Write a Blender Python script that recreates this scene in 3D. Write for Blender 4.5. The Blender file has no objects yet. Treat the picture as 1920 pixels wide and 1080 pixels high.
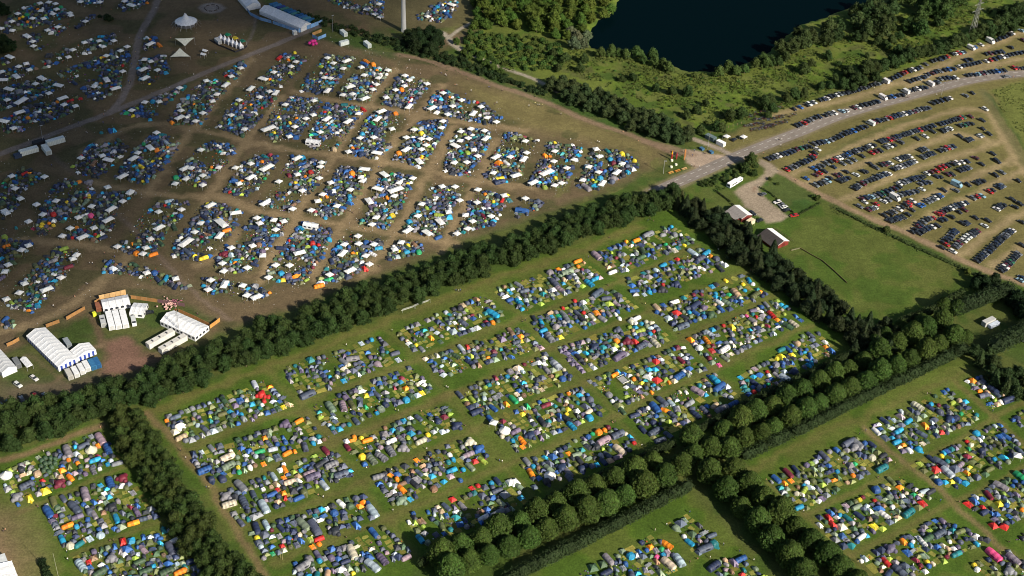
import bpy, bmesh, math, random
import numpy as np
from mathutils import Matrix, Vector
random.seed(7); RNG = np.random.default_rng(7)
SC = bpy.context.scene; COL = SC.collection
R = math.radians
# ------------------------------------------------------------------ camera
F = 2707.0; CX, CY = 960.0, 540.0; HCAM = 445.0          # focal length in photo pixels, camera height in metres
U = np.array([.804, 19.42, 14.78]); U /= np.linalg.norm(U)  # world up seen from the camera
fw = np.array([0, 0, -1.0]); Yw = fw - fw.dot(U) * U; Yw /= np.linalg.norm(Yw)
Xw = np.cross(Yw, U); C2W = np.array([Xw, Yw, U])
CAM = np.array([0, 0, HCAM])
cam = bpy.data.cameras.new('camera'); cam.lens = F / 1920 * 36; cam.sensor_width = 36
cam.clip_start = 1; cam.clip_end = 30000
camo = bpy.data.objects.new('camera', cam); COL.objects.link(camo)
m4 = np.eye(4); m4[:3, :3] = C2W; m4[:3, 3] = CAM
camo.matrix_world = Matrix(m4.tolist()); SC.camera = camo
def P(px, py, z=0.0):
    d = C2W @ np.array([px - CX, CY - py, -F]); t = (z - HCAM) / d[2]
    return CAM + d * t
def proj(p):                                             # world (n,3) -> photo pixels, range
    q = (np.atleast_2d(p) - CAM) @ C2W
    s = F / (-q[:, 2])
    return np.stack([CX + q[:, 0] * s, CY - q[:, 1] * s], 1), s
def vpdir(px, py):
    d = C2W @ np.array([px - CX, CY - py, -F]); d[2] = 0; return d / np.linalg.norm(d)
A1 = vpdir(-1393, -1618) * -1      # ground axis running down-right in the photo
A2 = vpdir(5782, -1321)            # ground axis running up-right
H1 = math.atan2(A1[1], A1[0]); H2 = math.atan2(A2[1], A2[0])
def heading(px, py, dx, dy):
    a = P(px, py); b = P(px + dx, py + dy); return math.atan2(b[1] - a[1], b[0] - a[0])
# ------------------------------------------------------------------ light
SUN_EL = 31.0
sh = vpdir(-2474, -1550)           # the way shadows fall
sdir = np.array([-sh[0] * math.cos(R(SUN_EL)), -sh[1] * math.cos(R(SUN_EL)), math.sin(R(SUN_EL))])
sun = bpy.data.lights.new('sun', 'SUN'); sun.energy = 4.9; sun.angle = R(0.6); sun.color = (1, .91, .76)
suno = bpy.data.objects.new('sun', sun); COL.objects.link(suno)
suno.rotation_euler = Vector(sdir).to_track_quat('Z', 'Y').to_euler(); suno.location = (0, 0, 900)
w = bpy.data.worlds.new('World'); SC.world = w; w.use_nodes = True
nt = w.node_tree; bg = nt.nodes['Background']; sky = nt.nodes.new('ShaderNodeTexSky'); sky.sky_type = 'NISHITA'
sky.sun_disc = False; sky.sun_elevation = R(SUN_EL); sky.sun_rotation = math.atan2(sdir[0], sdir[1])
nt.links.new(sky.outputs[0], bg.inputs[0]); bg.inputs[1].default_value = 0.058
SC.cycles.filter_width = 1.05
SC.view_settings.view_transform = 'Standard'; SC.view_settings.look = 'None'
SC.view_settings.exposure = 0.75; SC.view_settings.gamma = 1
# ------------------------------------------------------------------ materials
def newmat(name, rough=.7, spec=.3, metal=0, noise=0, nscale=1.0, transl=0, coat=0, bump=0):
    m = bpy.data.materials.new(name); m.use_nodes = True; t = m.node_tree; b = t.nodes['Principled BSDF']
    oi = t.nodes.new('ShaderNodeObjectInfo'); at = t.nodes.new('ShaderNodeAttribute'); at.attribute_name = 'tint'
    mx = t.nodes.new('ShaderNodeMix'); mx.data_type = 'RGBA'; mx.blend_type = 'MULTIPLY'; mx.inputs[0].default_value = 1
    t.links.new(oi.outputs['Color'], mx.inputs[6]); t.links.new(at.outputs['Color'], mx.inputs[7]); out = mx.outputs[2]
    if noise:
        g = t.nodes.new('ShaderNodeNewGeometry'); n = t.nodes.new('ShaderNodeTexNoise'); n.inputs['Scale'].default_value = nscale
        n.inputs['Detail'].default_value = 3; t.links.new(g.outputs['Position'], n.inputs['Vector'])
        mr = t.nodes.new('ShaderNodeMapRange'); mr.inputs[1].default_value = .3; mr.inputs[2].default_value = .7
        mr.inputs[3].default_value = 1 - noise; mr.inputs[4].default_value = 1 + noise; t.links.new(n.outputs[0], mr.inputs[0])
        m2 = t.nodes.new('ShaderNodeMix'); m2.data_type = 'RGBA'; m2.blend_type = 'MULTIPLY'; m2.inputs[0].default_value = 1
        t.links.new(out, m2.inputs[6]); t.links.new(mr.outputs[0], m2.inputs[7]); out = m2.outputs[2]
        if bump:
            bp = t.nodes.new('ShaderNodeBump'); bp.inputs['Strength'].default_value = bump; bp.inputs['Distance'].default_value = .2
            t.links.new(n.outputs[0], bp.inputs['Height']); t.links.new(bp.outputs[0], b.inputs['Normal'])
    t.links.new(out, b.inputs['Base Color'])
    b.inputs['Roughness'].default_value = rough; b.inputs['Specular IOR Level'].default_value = spec
    b.inputs['Metallic'].default_value = metal; b.inputs['Coat Weight'].default_value = coat
    if transl:
        tr = t.nodes.new('ShaderNodeBsdfTranslucent'); ms = t.nodes.new('ShaderNodeMixShader'); ms.inputs[0].default_value = transl
        t.links.new(out, tr.inputs[0]); t.links.new(b.outputs[0], ms.inputs[1]); t.links.new(tr.outputs[0], ms.inputs[2])
        t.links.new(ms.outputs[0], t.nodes['Material Output'].inputs[0])
    return m
FAB, PAINT, GLASS, LEAF, BARK, MATTE, METAL = range(7)
MATS = [newmat('tent_fabric', .55, .3, noise=.16, nscale=1.3, transl=.05, bump=.5), newmat('car_paint', .28, .5, coat=.5),
        newmat('dark_glass', .12, .5), newmat('foliage', .65, .1, noise=.28, nscale=.16, transl=.22),
        newmat('bark', .9, .1, noise=.3, nscale=2), newmat('matte_surface', .8, .2, noise=.12, nscale=.8), newmat('metal', .4, .5, .6)]
# ------------------------------------------------------------------ mesh data
class MB:
    def __init__(s): s.v = []; s.f = []; s.m = []; s.t = []
    def add(s, vs, fs, mat=MATTE, tint=(1, 1, 1)):
        o = len(s.v); s.v += [tuple(map(float, q)) for q in vs]
        for f in fs:
            s.f.append(tuple(i + o for i in f)); s.m.append(mat); s.t.append(tint)
        return s
    def box(s, x0, x1, y0, y1, z0, z1, mat=MATTE, tint=(1, 1, 1)):
        return s.add([(x0,y0,z0),(x1,y0,z0),(x1,y1,z0),(x0,y1,z0),(x0,y0,z1),(x1,y0,z1),(x1,y1,z1),(x0,y1,z1)],
                     [(0,3,2,1),(4,5,6,7),(0,1,5,4),(1,2,6,5),(2,3,7,6),(3,0,4,7)], mat, tint)
    def bar(s, a, b, r0, r1=None, n=5, mat=METAL, tint=(1, 1, 1)):
        a = Vector(a); b = Vector(b); r1 = r0 if r1 is None else r1
        q = (b - a).to_track_quat('Z', 'Y'); vs = []
        for c, r in ((a, r0), (b, r1)):
            for k in range(n):
                an = 2 * math.pi * k / n; vs.append(c + q @ Vector((r * math.cos(an), r * math.sin(an), 0)))
        return s.add(vs, [(k, (k + 1) % n, n + (k + 1) % n, n + k) for k in range(n)] + [tuple(range(n))[::-1], tuple(range(n, 2 * n))], mat, tint)
    def data(s): return D(np.array(s.v, float).reshape(-1, 3), s.f, s.m, s.t)
class D:                                    # numpy mesh: verts, loops, counts, material and tint per face
    def __init__(s, v, f, m, t):
        s.v = v; s.n = np.array([len(q) for q in f], np.int32); s.l = np.array([i for q in f for i in q], np.int32)
        s.m = np.array(m, np.int32); s.t = np.array(t, np.float32).reshape(-1, 3)
    @staticmethod
    def raw(v, l, n, m, t):
        d = D.__new__(D); d.v, d.l, d.n, d.m, d.t = v, l, n, m, t; return d
def joinD(ds):
    off = np.cumsum([0] + [len(d.v) for d in ds[:-1]])
    return D.raw(np.concatenate([d.v for d in ds]), np.concatenate([d.l + o for d, o in zip(ds, off)]).astype(np.int32),
                 np.concatenate([d.n for d in ds]), np.concatenate([d.m for d in ds]), np.concatenate([d.t for d in ds]))
def tomesh(name, d, smooth=False):
    me = bpy.data.meshes.new(name); me.vertices.add(len(d.v)); me.vertices.foreach_set('co', d.v.astype(np.float32).ravel())
    me.loops.add(len(d.l)); me.loops.foreach_set('vertex_index', d.l); me.polygons.add(len(d.n))
    me.polygons.foreach_set('loop_start', (np.cumsum(d.n) - d.n).astype(np.int32))
    used = sorted(set(d.m.tolist())); mp = {u: i for i, u in enumerate(used)}
    for u in used: me.materials.append(MATS[u])
    me.polygons.foreach_set('material_index', np.array([mp[i] for i in range(max(used) + 1) if i in mp] if 0 else [mp[i] for i in d.m.tolist()], np.int32))
    me.polygons.foreach_set('use_smooth', np.full(len(d.n), smooth))
    a = me.attributes.new('tint', 'FLOAT_COLOR', 'FACE')
    a.data.foreach_set('color', np.concatenate([d.t, np.ones((len(d.t), 1), np.float32)], 1).astype(np.float32).ravel())
    me.update(calc_edges=True); me.validate(); return me
def setp(o, label=None, cat=None, group=None, kind=None):
    if label: o['label'] = label
    if cat: o['category'] = cat
    if group: o['group'] = group
    if kind: o['kind'] = kind
    return o
def link(name, data, parent=None, color=(1, 1, 1)):
    o = bpy.data.objects.new(name, data); COL.objects.link(o); o.parent = parent
    o.color = (*color[:3], 1); return o
class Proto:
    # parts: (name, D, parent index or -1, fixed colour or None); mesh_root: part 0 is itself the top-level mesh
    def __init__(s, name, parts, size, mesh_root=False, smooth=False):
        s.name, s.parts, s.size, s.mesh_root = name, parts, size, mesh_root
        s.me = [tomesh(p[0] if not (mesh_root and i == 0) else name, p[1], smooth) for i, p in enumerate(parts)]
    def place(s, loc, rz, sc, color):
        if s.mesh_root: root = link(s.name, s.me[0], None, color)
        else: root = link(s.name, None); root.empty_display_size = .5
        root.location = loc; root.rotation_euler = (0, 0, rz); root.scale = sc
        os = [root] if s.mesh_root else []
        for i, p in enumerate(s.parts):
            if s.mesh_root and i == 0: continue
            par = root if p[2] < 0 else os[p[2]]
            os.append(link(p[0], s.me[i], par, p[3] or color))
        return root
    def baked(s, loc, rz, sc, color):
        c, sn = math.cos(rz), math.sin(rz); out = []
        for p in s.parts:
            d = p[1]; v = d.v * np.array(sc); v = np.stack([v[:, 0] * c - v[:, 1] * sn, v[:, 0] * sn + v[:, 1] * c, v[:, 2]], 1) + np.array(loc)
            out.append(D.raw(v, d.l, d.n, d.m, (d.t * np.array(p[3] or color, np.float32)).astype(np.float32)))
        return joinD(out)
INST = []
def inst(kind, proto, loc, rz=0, sc=(1, 1, 1), color=(1, 1, 1), cname='', where='', cat='', group='', label=None, noun=None):
    if isinstance(sc, (int, float)): sc = (sc,) * 3
    INST.append(dict(kind=kind, p=proto, loc=tuple(map(float, loc)), rz=rz, sc=sc, color=color, cname=cname, where=where, cat=cat, group=group, label=label, noun=noun))
def ordn(n):
    w = ['', 'first', 'second', 'third', 'fourth', 'fifth', 'sixth', 'seventh', 'eighth', 'ninth', 'tenth', 'eleventh', 'twelfth']
    if n < len(w): return w[n]
    return str(n) + ('th' if n % 100 in (11, 12, 13) else {1: 'st', 2: 'nd', 3: 'rd'}.get(n % 10, 'th'))
def emit_all(limit=300):
    kinds = {}
    for i in INST: kinds.setdefault(i['kind'], []).append(i)
    for kind, L in kinds.items():
        pr, s = proj(np.array([i['loc'] for i in L]))
        for i, q, k in zip(L, pr, s):
            i['px'] = q; i['big'] = k * i['p'].size * max(i['sc'])
            i['vis'] = int(-15 < q[0] < 1935 and -12 < q[1] < 1100)
        L.sort(key=lambda i: (-i['vis'], -i['big']))
        top = [i for i in L if i['vis']][:limit]; ids = set(map(id, top)); rest = [i for i in L if id(i) not in ids]
        gr = {}
        for i in L:
            if i['vis']: gr.setdefault((i['cname'], i['where'], i['p'].name), []).append(i)
        for (cn, wh, nm), g in gr.items():
            g.sort(key=lambda i: (i['px'][0], i['px'][1]))
            for k, i in enumerate(g):
                noun = i['noun'] or nm.replace('_', ' ')
                if i['label']: continue
                i['label'] = f'only {cn} {noun} {wh}'.replace('  ', ' ') if len(g) == 1 else f'{ordn(k + 1)} {cn} {noun} from left {wh}'.replace('  ', ' ')
        for i in top:
            o = i['p'].place(i['loc'], i['rz'], i['sc'], i['color']); setp(o, i['label'], i['cat'], i['group'] if len(L) > 1 else None)
        if rest:
            nm = kind; d = joinD([i['p'].baked(i['loc'], i['rz'], i['sc'], i['color']) for i in rest])
            o = link(nm, tomesh(nm, d)); setp(o, 'many more ' + kind.replace('_', ' ') + ' too small and far to tell apart', rest[0]['cat'], None, 'stuff')
        print(kind, len(L), 'rest', len(rest))
def pip(pts, poly):
    poly = np.asarray(poly, float)[:, :2]; x, y = pts[:, 0], pts[:, 1]; r = np.zeros(len(pts), bool); n = len(poly)
    for i in range(n):
        x1, y1 = poly[i]; x2, y2 = poly[(i + 1) % n]
        if y1 == y2: continue
        c = ((y1 > y) != (y2 > y)) & (x < (x2 - x1) * (y - y1) / (y2 - y1) + x1); r ^= c
    return r
def segdist(pts, pl, closed=False):
    pl = np.asarray(pl, float)[:, :2]; d = np.full(len(pts), 1e9); n = len(pl)
    for i in range(n if closed else n - 1):
        a = pl[i]; b = pl[(i + 1) % n]; ab = b - a; t = np.clip(((pts - a) @ ab) / max(ab @ ab, 1e-9), 0, 1)
        d = np.minimum(d, np.hypot(*(pts - a - t[:, None] * ab).T))
    return d
def Z(zone, x, y):                                       # coordinates read off an enlarged crop -> photo pixels
    ox, oy, k = zone; return ox + x / k, oy + y / k
zA, zB, zC, zE4 = (0, 0, 3), (480, 0, 3), (960, 0, 3), (1440, 0, 3)
zD, zE, zF, zG = (0, 360, 3), (480, 360, 3), (960, 360, 3), (1440, 360, 3)
zH, zI, zJ, zK = (0, 720, 3), (480, 720, 3), (960, 720, 3), (1440, 720, 3)
_grid = RNG.random((256, 256))
def vnoise(x, y, s, seed=0):
    x = x / s + seed * 17.3; y = y / s + seed * 31.7; xi = np.floor(x).astype(int); yi = np.floor(y).astype(int)
    fx = x - xi; fy = y - yi; fx = fx * fx * (3 - 2 * fx); fy = fy * fy * (3 - 2 * fy)
    g = lambda a, b: _grid[a & 255, b & 255]
    return (g(xi, yi) * (1 - fx) + g(xi + 1, yi) * fx) * (1 - fy) + (g(xi, yi + 1) * (1 - fx) + g(xi + 1, yi + 1) * fx) * fy
def PP(pts, z=0): return np.array([P(x, y, z) for x, y in pts])
def smooth_line(pts, n=6):                               # Catmull-Rom through the points
    p = [np.array(q, float) for q in pts]; p = [2 * p[0] - p[1]] + p + [2 * p[-1] - p[-2]]; o = []
    for i in range(1, len(p) - 2):
        for k in range(n):
            t = k / n; o.append(.5 * (2 * p[i] + (p[i + 1] - p[i - 1]) * t + (2 * p[i - 1] - 5 * p[i] + 4 * p[i + 1] - p[i + 2]) * t * t + (3 * p[i] - p[i - 1] - 3 * p[i + 1] + p[i + 2]) * t ** 3))
    o.append(p[-2]); return np.array(o)
# ------------------------------------------------------------------ camp plots (photo pixels of their ground outlines)
MF = [  # main field: strip by strip, top plot first
 [[(305,785),(500,712),(548,760),(345,832)],[(350,855),(575,782),(610,825),(395,910)],[(410,927),(623,840),(662,890),(443,987)],[(465,995),(680,927),(712,967),(495,1048)],[(545,1060),(727,987),(773,1036),(640,1085),(560,1085)]],
 [[(528,693),(713,630),(757,673),(570,748)],[(583,763),(770,688),(813,730),(623,813)],[(640,830),(833,757),(868,800),(683,880)],[(693,897),(880,820),(924,858),(743,953)],[(760,977),(947,895),(993,940),(800,1027)]],
 [[(740,623),(910,553),(952,597),(777,663)],[(795,673),(980,615),(1017,653),(830,708)],[(853,740),(1023,663),(1077,710),(893,783)],[(907,790),(1090,727),(1135,775),(968,845)],[(977,870),(1147,797),(1207,834),(1100,885),(1000,915)]],
 [[(925,545),(1093,488),(1132,523),(980,587)],[(990,603),(1150,543),(1199,575),(1030,643)],[(1050,653),(1222,600),(1257,635),(1093,700)],[(1105,715),(1277,648),(1322,692),(1160,765)],[(1178,780),(1340,702),(1382,742),(1228,827)]],
 [[(1110,478),(1257,422),(1307,452),(1150,517)],[(1172,525),(1317,466),(1368,500),(1190,560)],[(1223,580),(1390,513),(1438,553),(1267,618)],[(1287,637),(1460,560),(1508,600),(1337,687)],[(1380,710),(1533,620),(1568,658),(1460,722),(1400,742)]]]
LF = [[(0,887),(187,810),(228,867),(27,948)],[(77,948),(233,888),(302,967),(120,1032)],[(137,1045),(317,987),(378,1075),(330,1090),(160,1090)]]
BF = [[(1250,983),(1290,968),(1352,1020),(1310,1042)],[(1070,1085),(1227,1000),(1285,1055),(1240,1090)],[(1330,1060),(1385,1040),(1445,1092),(1360,1092)]]
RF = [[[(1443,903),(1607,820),(1673,863),(1500,962)],[(1523,975),(1687,893),(1753,937),(1583,1032)],[(1607,1053),(1760,970),(1853,1013),(1690,1092)],[(1813,1062),(1883,1030),(1960,1075),(1880,1100)]],
 [[(1637,797),(1777,730),(1840,783),(1693,853)],[(1713,873),(1873,793),(1935,850),(1777,922)],[(1807,940),(1917,880),(1990,930),(1880,990)],[(1903,1013),(1960,985),(2000,1030)]],
 [[(1813,715),(1850,700),(1900,750),(1862,768)],[(1897,787),(1930,762),(1970,790),(1920,803)]]]
UF = [[(0,57),(27,20),(75,5),(110,10),(140,28),(75,50),(15,62)],[(140,0),(197,0),(190,16),(155,12)],[(205,20),(240,-4),(290,-4),(257,17),(213,25)],[(137,48),(173,27),(182,32),(145,54)],
 [(40,68),(103,46),(137,45),(90,85),(67,98)],[(70,115),(145,80),(212,62),(225,77),(160,102),(85,130)],[(103,138),(180,108),(240,85),(247,107),(230,140),(137,160)],[(0,112),(15,102),(32,112),(5,125)],
 [(0,133),(50,117),(72,130),(33,150),(0,157)],[(0,167),(80,143),(120,160),(83,183),(27,200),(0,210)],[(153,167),(200,143),(233,140),(227,167),(187,190),(167,187)],[(0,227),(57,197),(143,177),(167,197),(117,220),(43,247),(3,250)],
 [(263,70),(290,67),(303,87),(267,97)],[(257,113),(310,103),(320,133),(280,160),(257,147)],[(223,213),(300,177),(353,160),(307,203),(283,227)],[(413,140),(457,113),(462,123),(443,150)],
 [(310,227),(357,167),(400,147),(437,157),(410,187),(383,233),(333,237)],[(403,240),(440,187),(487,163),(528,170),(510,200),(480,235),(455,258)],
 [(133,313),(170,270),(233,267),(240,283),(213,310),(187,337),(150,328)],[(210,337),(240,293),(287,247),(343,263),(333,283),(300,327),(273,347)],[(320,350),(337,320),(370,277),(400,263),(447,277),(427,307),(393,333),(377,353)],
 [(418,360),(447,313),(477,290),(523,290),(520,310),(487,353),(460,370)],[(0,350),(17,327),(43,317),(97,330),(67,345),(33,365)],[(60,430),(75,400),(95,352),(120,335),(185,345),(160,395),(135,415),(110,418),(85,443)],
 [(107,445),(150,410),(185,365),(205,350),(262,360),(220,395),(220,420),(187,457)],[(0,360),(45,367),(33,390),(10,410),(0,425)],[(213,470),(240,440),(265,405),(300,375),(360,378),(335,415),(313,437),(290,480),(280,483)],
 [(320,478),(327,450),(357,420),(370,387),(403,377),(457,397),(433,443),(400,477),(380,493),(340,487)],[(397,503),(413,470),(445,445),(460,420),(480,405),(543,410),(535,435),(500,473),(470,510),(440,515)],
 [(0,445),(67,453),(55,473),(33,485),(10,523),(0,533)],[(3,573),(23,540),(47,520),(77,487),(110,460),(147,467),(150,483),(133,507),(120,527),(80,567),(63,590),(17,577)],
 [(187,513),(195,487),(235,492),(290,503),(330,520),(365,540),(335,545),(290,530),(240,515)],[(372,520),(400,520),(480,533),(510,548),(500,563),(450,560),(385,553)],[(0,595),(30,600),(25,617),(0,618)],
 [(610,0),(720,0),(720,35),(670,25)],[(780,30),(813,7),(863,0),(857,20),(827,43),(780,37)],[(483,153),(507,127),(527,100),(577,107),(560,133),(537,160),(513,163)],[(560,170),(580,133),(613,103),(670,107),(650,137),(623,170),(597,177)],
 [(633,180),(653,150),(677,123),(687,113),(737,130),(713,160),(693,190),(660,190)],[(713,197),(727,167),(750,140),(813,153),(790,180),(773,207),(740,200)],[(793,207),(817,170),(833,167),(873,187),(907,193),(943,220),(930,237),(880,227),(840,220)],
 [(493,247),(513,200),(547,180),(607,187),(590,220),(560,260),(513,267)],[(570,270),(590,230),(613,193),(687,200),(667,233),(627,287),(587,280)],[(650,283),(667,257),(687,220),(710,203),(763,213),(753,247),(733,277),(707,300),(660,293)],
 [(733,300),(757,267),(787,227),(843,223),(833,253),(813,283),(790,317)],[(830,320),(840,273),(863,240),(917,243),(923,260),(907,293),(880,333),(847,330)],[(903,333),(923,300),(943,250),(963,247),(1010,263),(990,300),(973,337),(940,345)],
 [(487,385),(510,353),(530,320),(547,293),(613,303),(603,333),(590,360),(560,380),(550,400)],[(577,400),(597,375),(610,353),(637,310),(697,317),(687,347),(660,380),(637,410),(590,405)],
 [(673,420),(690,395),(695,365),(710,330),(727,320),(780,330),(767,360),(753,393),(725,433)],[(753,430),(767,410),(783,380),(807,350),(870,350),(853,387),(837,427),(827,450),(800,443)],
 [(847,447),(867,413),(880,380),(893,355),(957,363),(947,387),(930,423),(897,430)],[(497,523),(500,507),(523,470),(543,443),(567,415),(597,420),(627,433),(607,483),(590,503),(573,533),(547,535)],
 [(590,537),(613,493),(627,463),(647,437),(697,440),(720,457),(700,480),(693,503),(667,517),(640,527)],[(723,487),(733,463),(747,450),(787,453),(800,467),(790,477),(730,490)],[(963,407),(980,370),(1030,380),(1000,400),(967,413)],
 [(987,350),(1010,300),(1027,263),(1093,277),(1087,300),(1073,320),(1060,357)],[(1080,353),(1097,310),(1110,280),(1153,280),(1190,297),(1200,313),(1167,333),(1127,357)]]
LAKE = [(1160,-60),(1160,0),(1150,22),(1125,38),(1107,55),(1103,80),(1112,90),(1150,100),(1200,106),(1250,122),(1290,134),(1330,136),(1375,128),(1400,118),(1440,100),(1470,72),(1500,48),(1530,40),(1560,28),(1600,12),(1640,2),(1670,-20),(1700,-60)]
ROADC = [(1225,362),(1262,345),(1300,329),(1370,298),(1440,270),(1500,247),(1560,222),(1620,203),(1700,181),(1760,165),(1820,150),(1880,141),(1935,137),(2040,130)]
# ------------------------------------------------------------------ ground: one sheet to the horizon
def axis(lo, hi, st, far):
    mid = np.arange(lo, hi, st); ext = st * 2.0 ** np.arange(1, 16); ext = np.cumsum(ext); ext = ext[ext < far]
    return np.concatenate([lo - ext[::-1], mid, mid[-1] + ext])
gx = axis(-430, 470, 1.25, 12000); gy = axis(370, 1080, 1.25, 14000)
X, Y = np.meshgrid(gx, gy); W = np.stack([X.ravel(), Y.ravel(), np.zeros(X.size)], 1)
G2 = W[:, :2]
inb = (G2[:, 0] > -450) & (G2[:, 0] < 490) & (G2[:, 1] > 350) & (G2[:, 1] < 1200)
jit = np.stack([vnoise(G2[:, 0], G2[:, 1], 6, s) + .5 * vnoise(G2[:, 0], G2[:, 1], 2.2, s + 2) - .75 for s in (1, 2)], 1)
col = np.tile(np.array([.050, .074, .017]), (len(W), 1))
def cmix(c, m): 
    m = np.clip(m, 0, 1)[:, None]; col[:] = col * (1 - m) + np.array(c) * m
def area(px, c, soft=2.0, k=1.0, rough=3.0):
    pl = PP(px)[:, :2]; lo = pl.min(0) - soft - 8; hi = pl.max(0) + soft + 8
    s = np.where((G2 > lo).all(1) & (G2 < hi).all(1))[0]; q = G2[s] + jit[s] * rough
    d = segdist(q, pl, True); d = np.where(pip(q, pl), d, -d); m = np.zeros(len(W)); m[s] = np.clip(d / soft * .5 + .5, 0, 1) * k; cmix(c, m); return m
def path(px, c, wd, soft=1.0, k=1.0, rough=1.2, sm=True):
    pl = PP(smooth_line(px) if sm else px)[:, :2]; lo = pl.min(0) - wd - 8; hi = pl.max(0) + wd + 8
    s = np.where((G2 > lo).all(1) & (G2 < hi).all(1))[0]; q = G2[s] + jit[s] * rough
    d = segdist(q, pl); m = np.zeros(len(W)); m[s] = np.clip((wd / 2 - d) / soft + .5, 0, 1) * k; cmix(c, m); return m
DIRT = (.112, .083, .047); TRACK = (.155, .110, .066); OLIVE = (.100, .088, .030); GRASS = (.050, .074, .017); DGRASS = (.034, .066, .016)
STRAW = (.24, .185, .10); SCRUB = (.092, .130, .020); GRAVEL = (.245, .198, .145)
n1 = vnoise(G2[:, 0], G2[:, 1], 22, 5); n2 = vnoise(G2[:, 0], G2[:, 1], 7, 6)
# scrub and far land
area([(560,-120),(2200,-200),(2200,60),(1920,45),(1840,75),(1740,112),(1640,145),(1560,172),(1480,205),(1400,235),(1340,250),(1290,262),(1200,225),(1100,190),(1030,165),(960,133),(880,105),(830,60),(850,40),(870,-120)], SCRUB, 3)
cmix((.034,.060,.014), (np.clip((vnoise(G2[:, 0], G2[:, 1], 11, 9) - .45) * 3.5, 0, 1) * .7) * (G2[:, 1] > 650) * (G2[:, 0] > -60))
# trampled camp ground
area([(-500,-300),(560,-300),(640,0),(700,45),(760,80),(900,45),(880,80),(820,95),(900,150),(1010,190),(1120,230),(1210,262),(1260,285),(1230,310),(1160,350),(1060,385),(960,420),(860,455),(740,505),(640,540),(560,575),(480,600),(420,620),(300,680),(240,720),(150,740),(0,780),(-500,900)], DIRT, 4)
area([(860,150),(1010,190),(1120,230),(1215,265),(1245,290),(1220,318),(1200,300),(1100,265),(960,235),(880,190)], (.135,.115,.046), 8, .9)
area([(700,50),(770,95),(860,118),(940,150),(1050,180),(1150,215),(1250,255),(1270,275),(1180,255),(1080,215),(960,170),(860,128),(760,108),(690,80)], DGRASS, 4, .9)
path([(690,95),(780,108),(850,130),(930,160),(1020,190),(1100,225),(1180,252),(1270,290)], (.190,.128,.088), 4.5, 2, .85)
for b in UF: area(b, (.062,.066,.024), 4, .75, 4)
cmix((.110,.115,.035), np.clip((vnoise(G2[:, 0], G2[:, 1], 5, 14) - .6) * 5, 0, .6) * (np.abs(col[:, 0] - SCRUB[0]) < .03) * (G2[:, 0] > 20) * (G2[:, 1] > 640))
cmix((.052,.058,.022), np.clip((vnoise(G2[:, 0], G2[:, 1], 12, 8) - .62) * 5, 0, .6) * (np.abs(col[:, 0] - DIRT[0]) < .02))
area([(560,-60),(930,-60),(880,50),(790,60),(700,50),(600,10)], (.110,.086,.046), 4, .8, 5)
area([(550,30),(640,55),(740,85),(740,110),(640,85),(545,45),(470,-10),(500,-10)], DGRASS, 3, .8)
# right lanes of lighter tan dirt in the camp
for l in ([(0,620),(60,610),(150,560),(200,520),(250,470)],[(480,395),(620,418),(760,440),(860,460)],[(480,268),(560,285),(700,300),(830,325),(900,340),(1000,355)],[(160,285),(260,235),(380,245),(480,270)],[(0,450),(120,455),(220,470)],[(550,170),(630,190),(750,210),(860,228),(980,245)],[(180,345),(290,365),(420,372),(480,395)],[(380,375),(440,445),(370,500)],
          [(590,520),(640,430),(700,330),(720,290),(780,220),(830,160)],[(480,540),(560,400),(620,300),(680,210),(740,130)],[(680,520),(740,440),(790,350),(850,240)],[(830,470),(880,370),(930,260)],[(280,360),(340,270),(400,200),(470,110)],[(390,370),(450,280),(530,180)]):
    path(l, (.215,.158,.088), 5.5, 3, .8, 3.5)
area([(0,665),(60,640),(200,570),(250,555),(330,560),(400,600),(370,640),(300,660),(230,720),(130,745),(0,760)], (.048,.066,.019), 3, .95)
area([(190,640),(240,630),(265,660),(300,665),(262,695),(215,712),(188,700),(195,665)], (.150,.085,.062), 3, .95, 4)
path([(170,590),(185,620),(190,650)], (.110,.075,.045), 3, 1.5, .9)
path([(190,650),(150,660),(130,690),(100,720),(60,725)], TRACK, 3, 2, .6, 3); path([(135,735),(100,700),(60,668),(40,678)], TRACK, 2, 2, .5, 3); area([(0,725),(130,715),(190,700),(190,735),(80,755),(0,760)], (.095,.072,.050), 4, .8, 4)
path([(240,420),(300,480),(360,545),(430,600)], (.155,.115,.085), 2.6, 1.2, .75, 2); path([(95,290),(120,310),(150,335),(240,420)], (.125,.098,.075), 3, 2, .6)
GP = (.158,.132,.116)
path([(302,-12),(285,25),(265,60),(255,100),(245,150),(225,190),(203,214)], GP, 4.6, .8, .95, .8)
path([(-30,300),(50,270),(120,243),(203,213),(270,185),(330,160),(400,130),(480,98),(550,70),(600,48)], GP, 4.6, .8, .95, .8)
path([(480,28),(475,60),(462,85)], GP, 2, 1, .5)
area([(372,14),(380,8),(397,5),(414,8),(423,15),(412,23),(397,26),(380,22)], (.200,.175,.155), 1, .95, .5)
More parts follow.
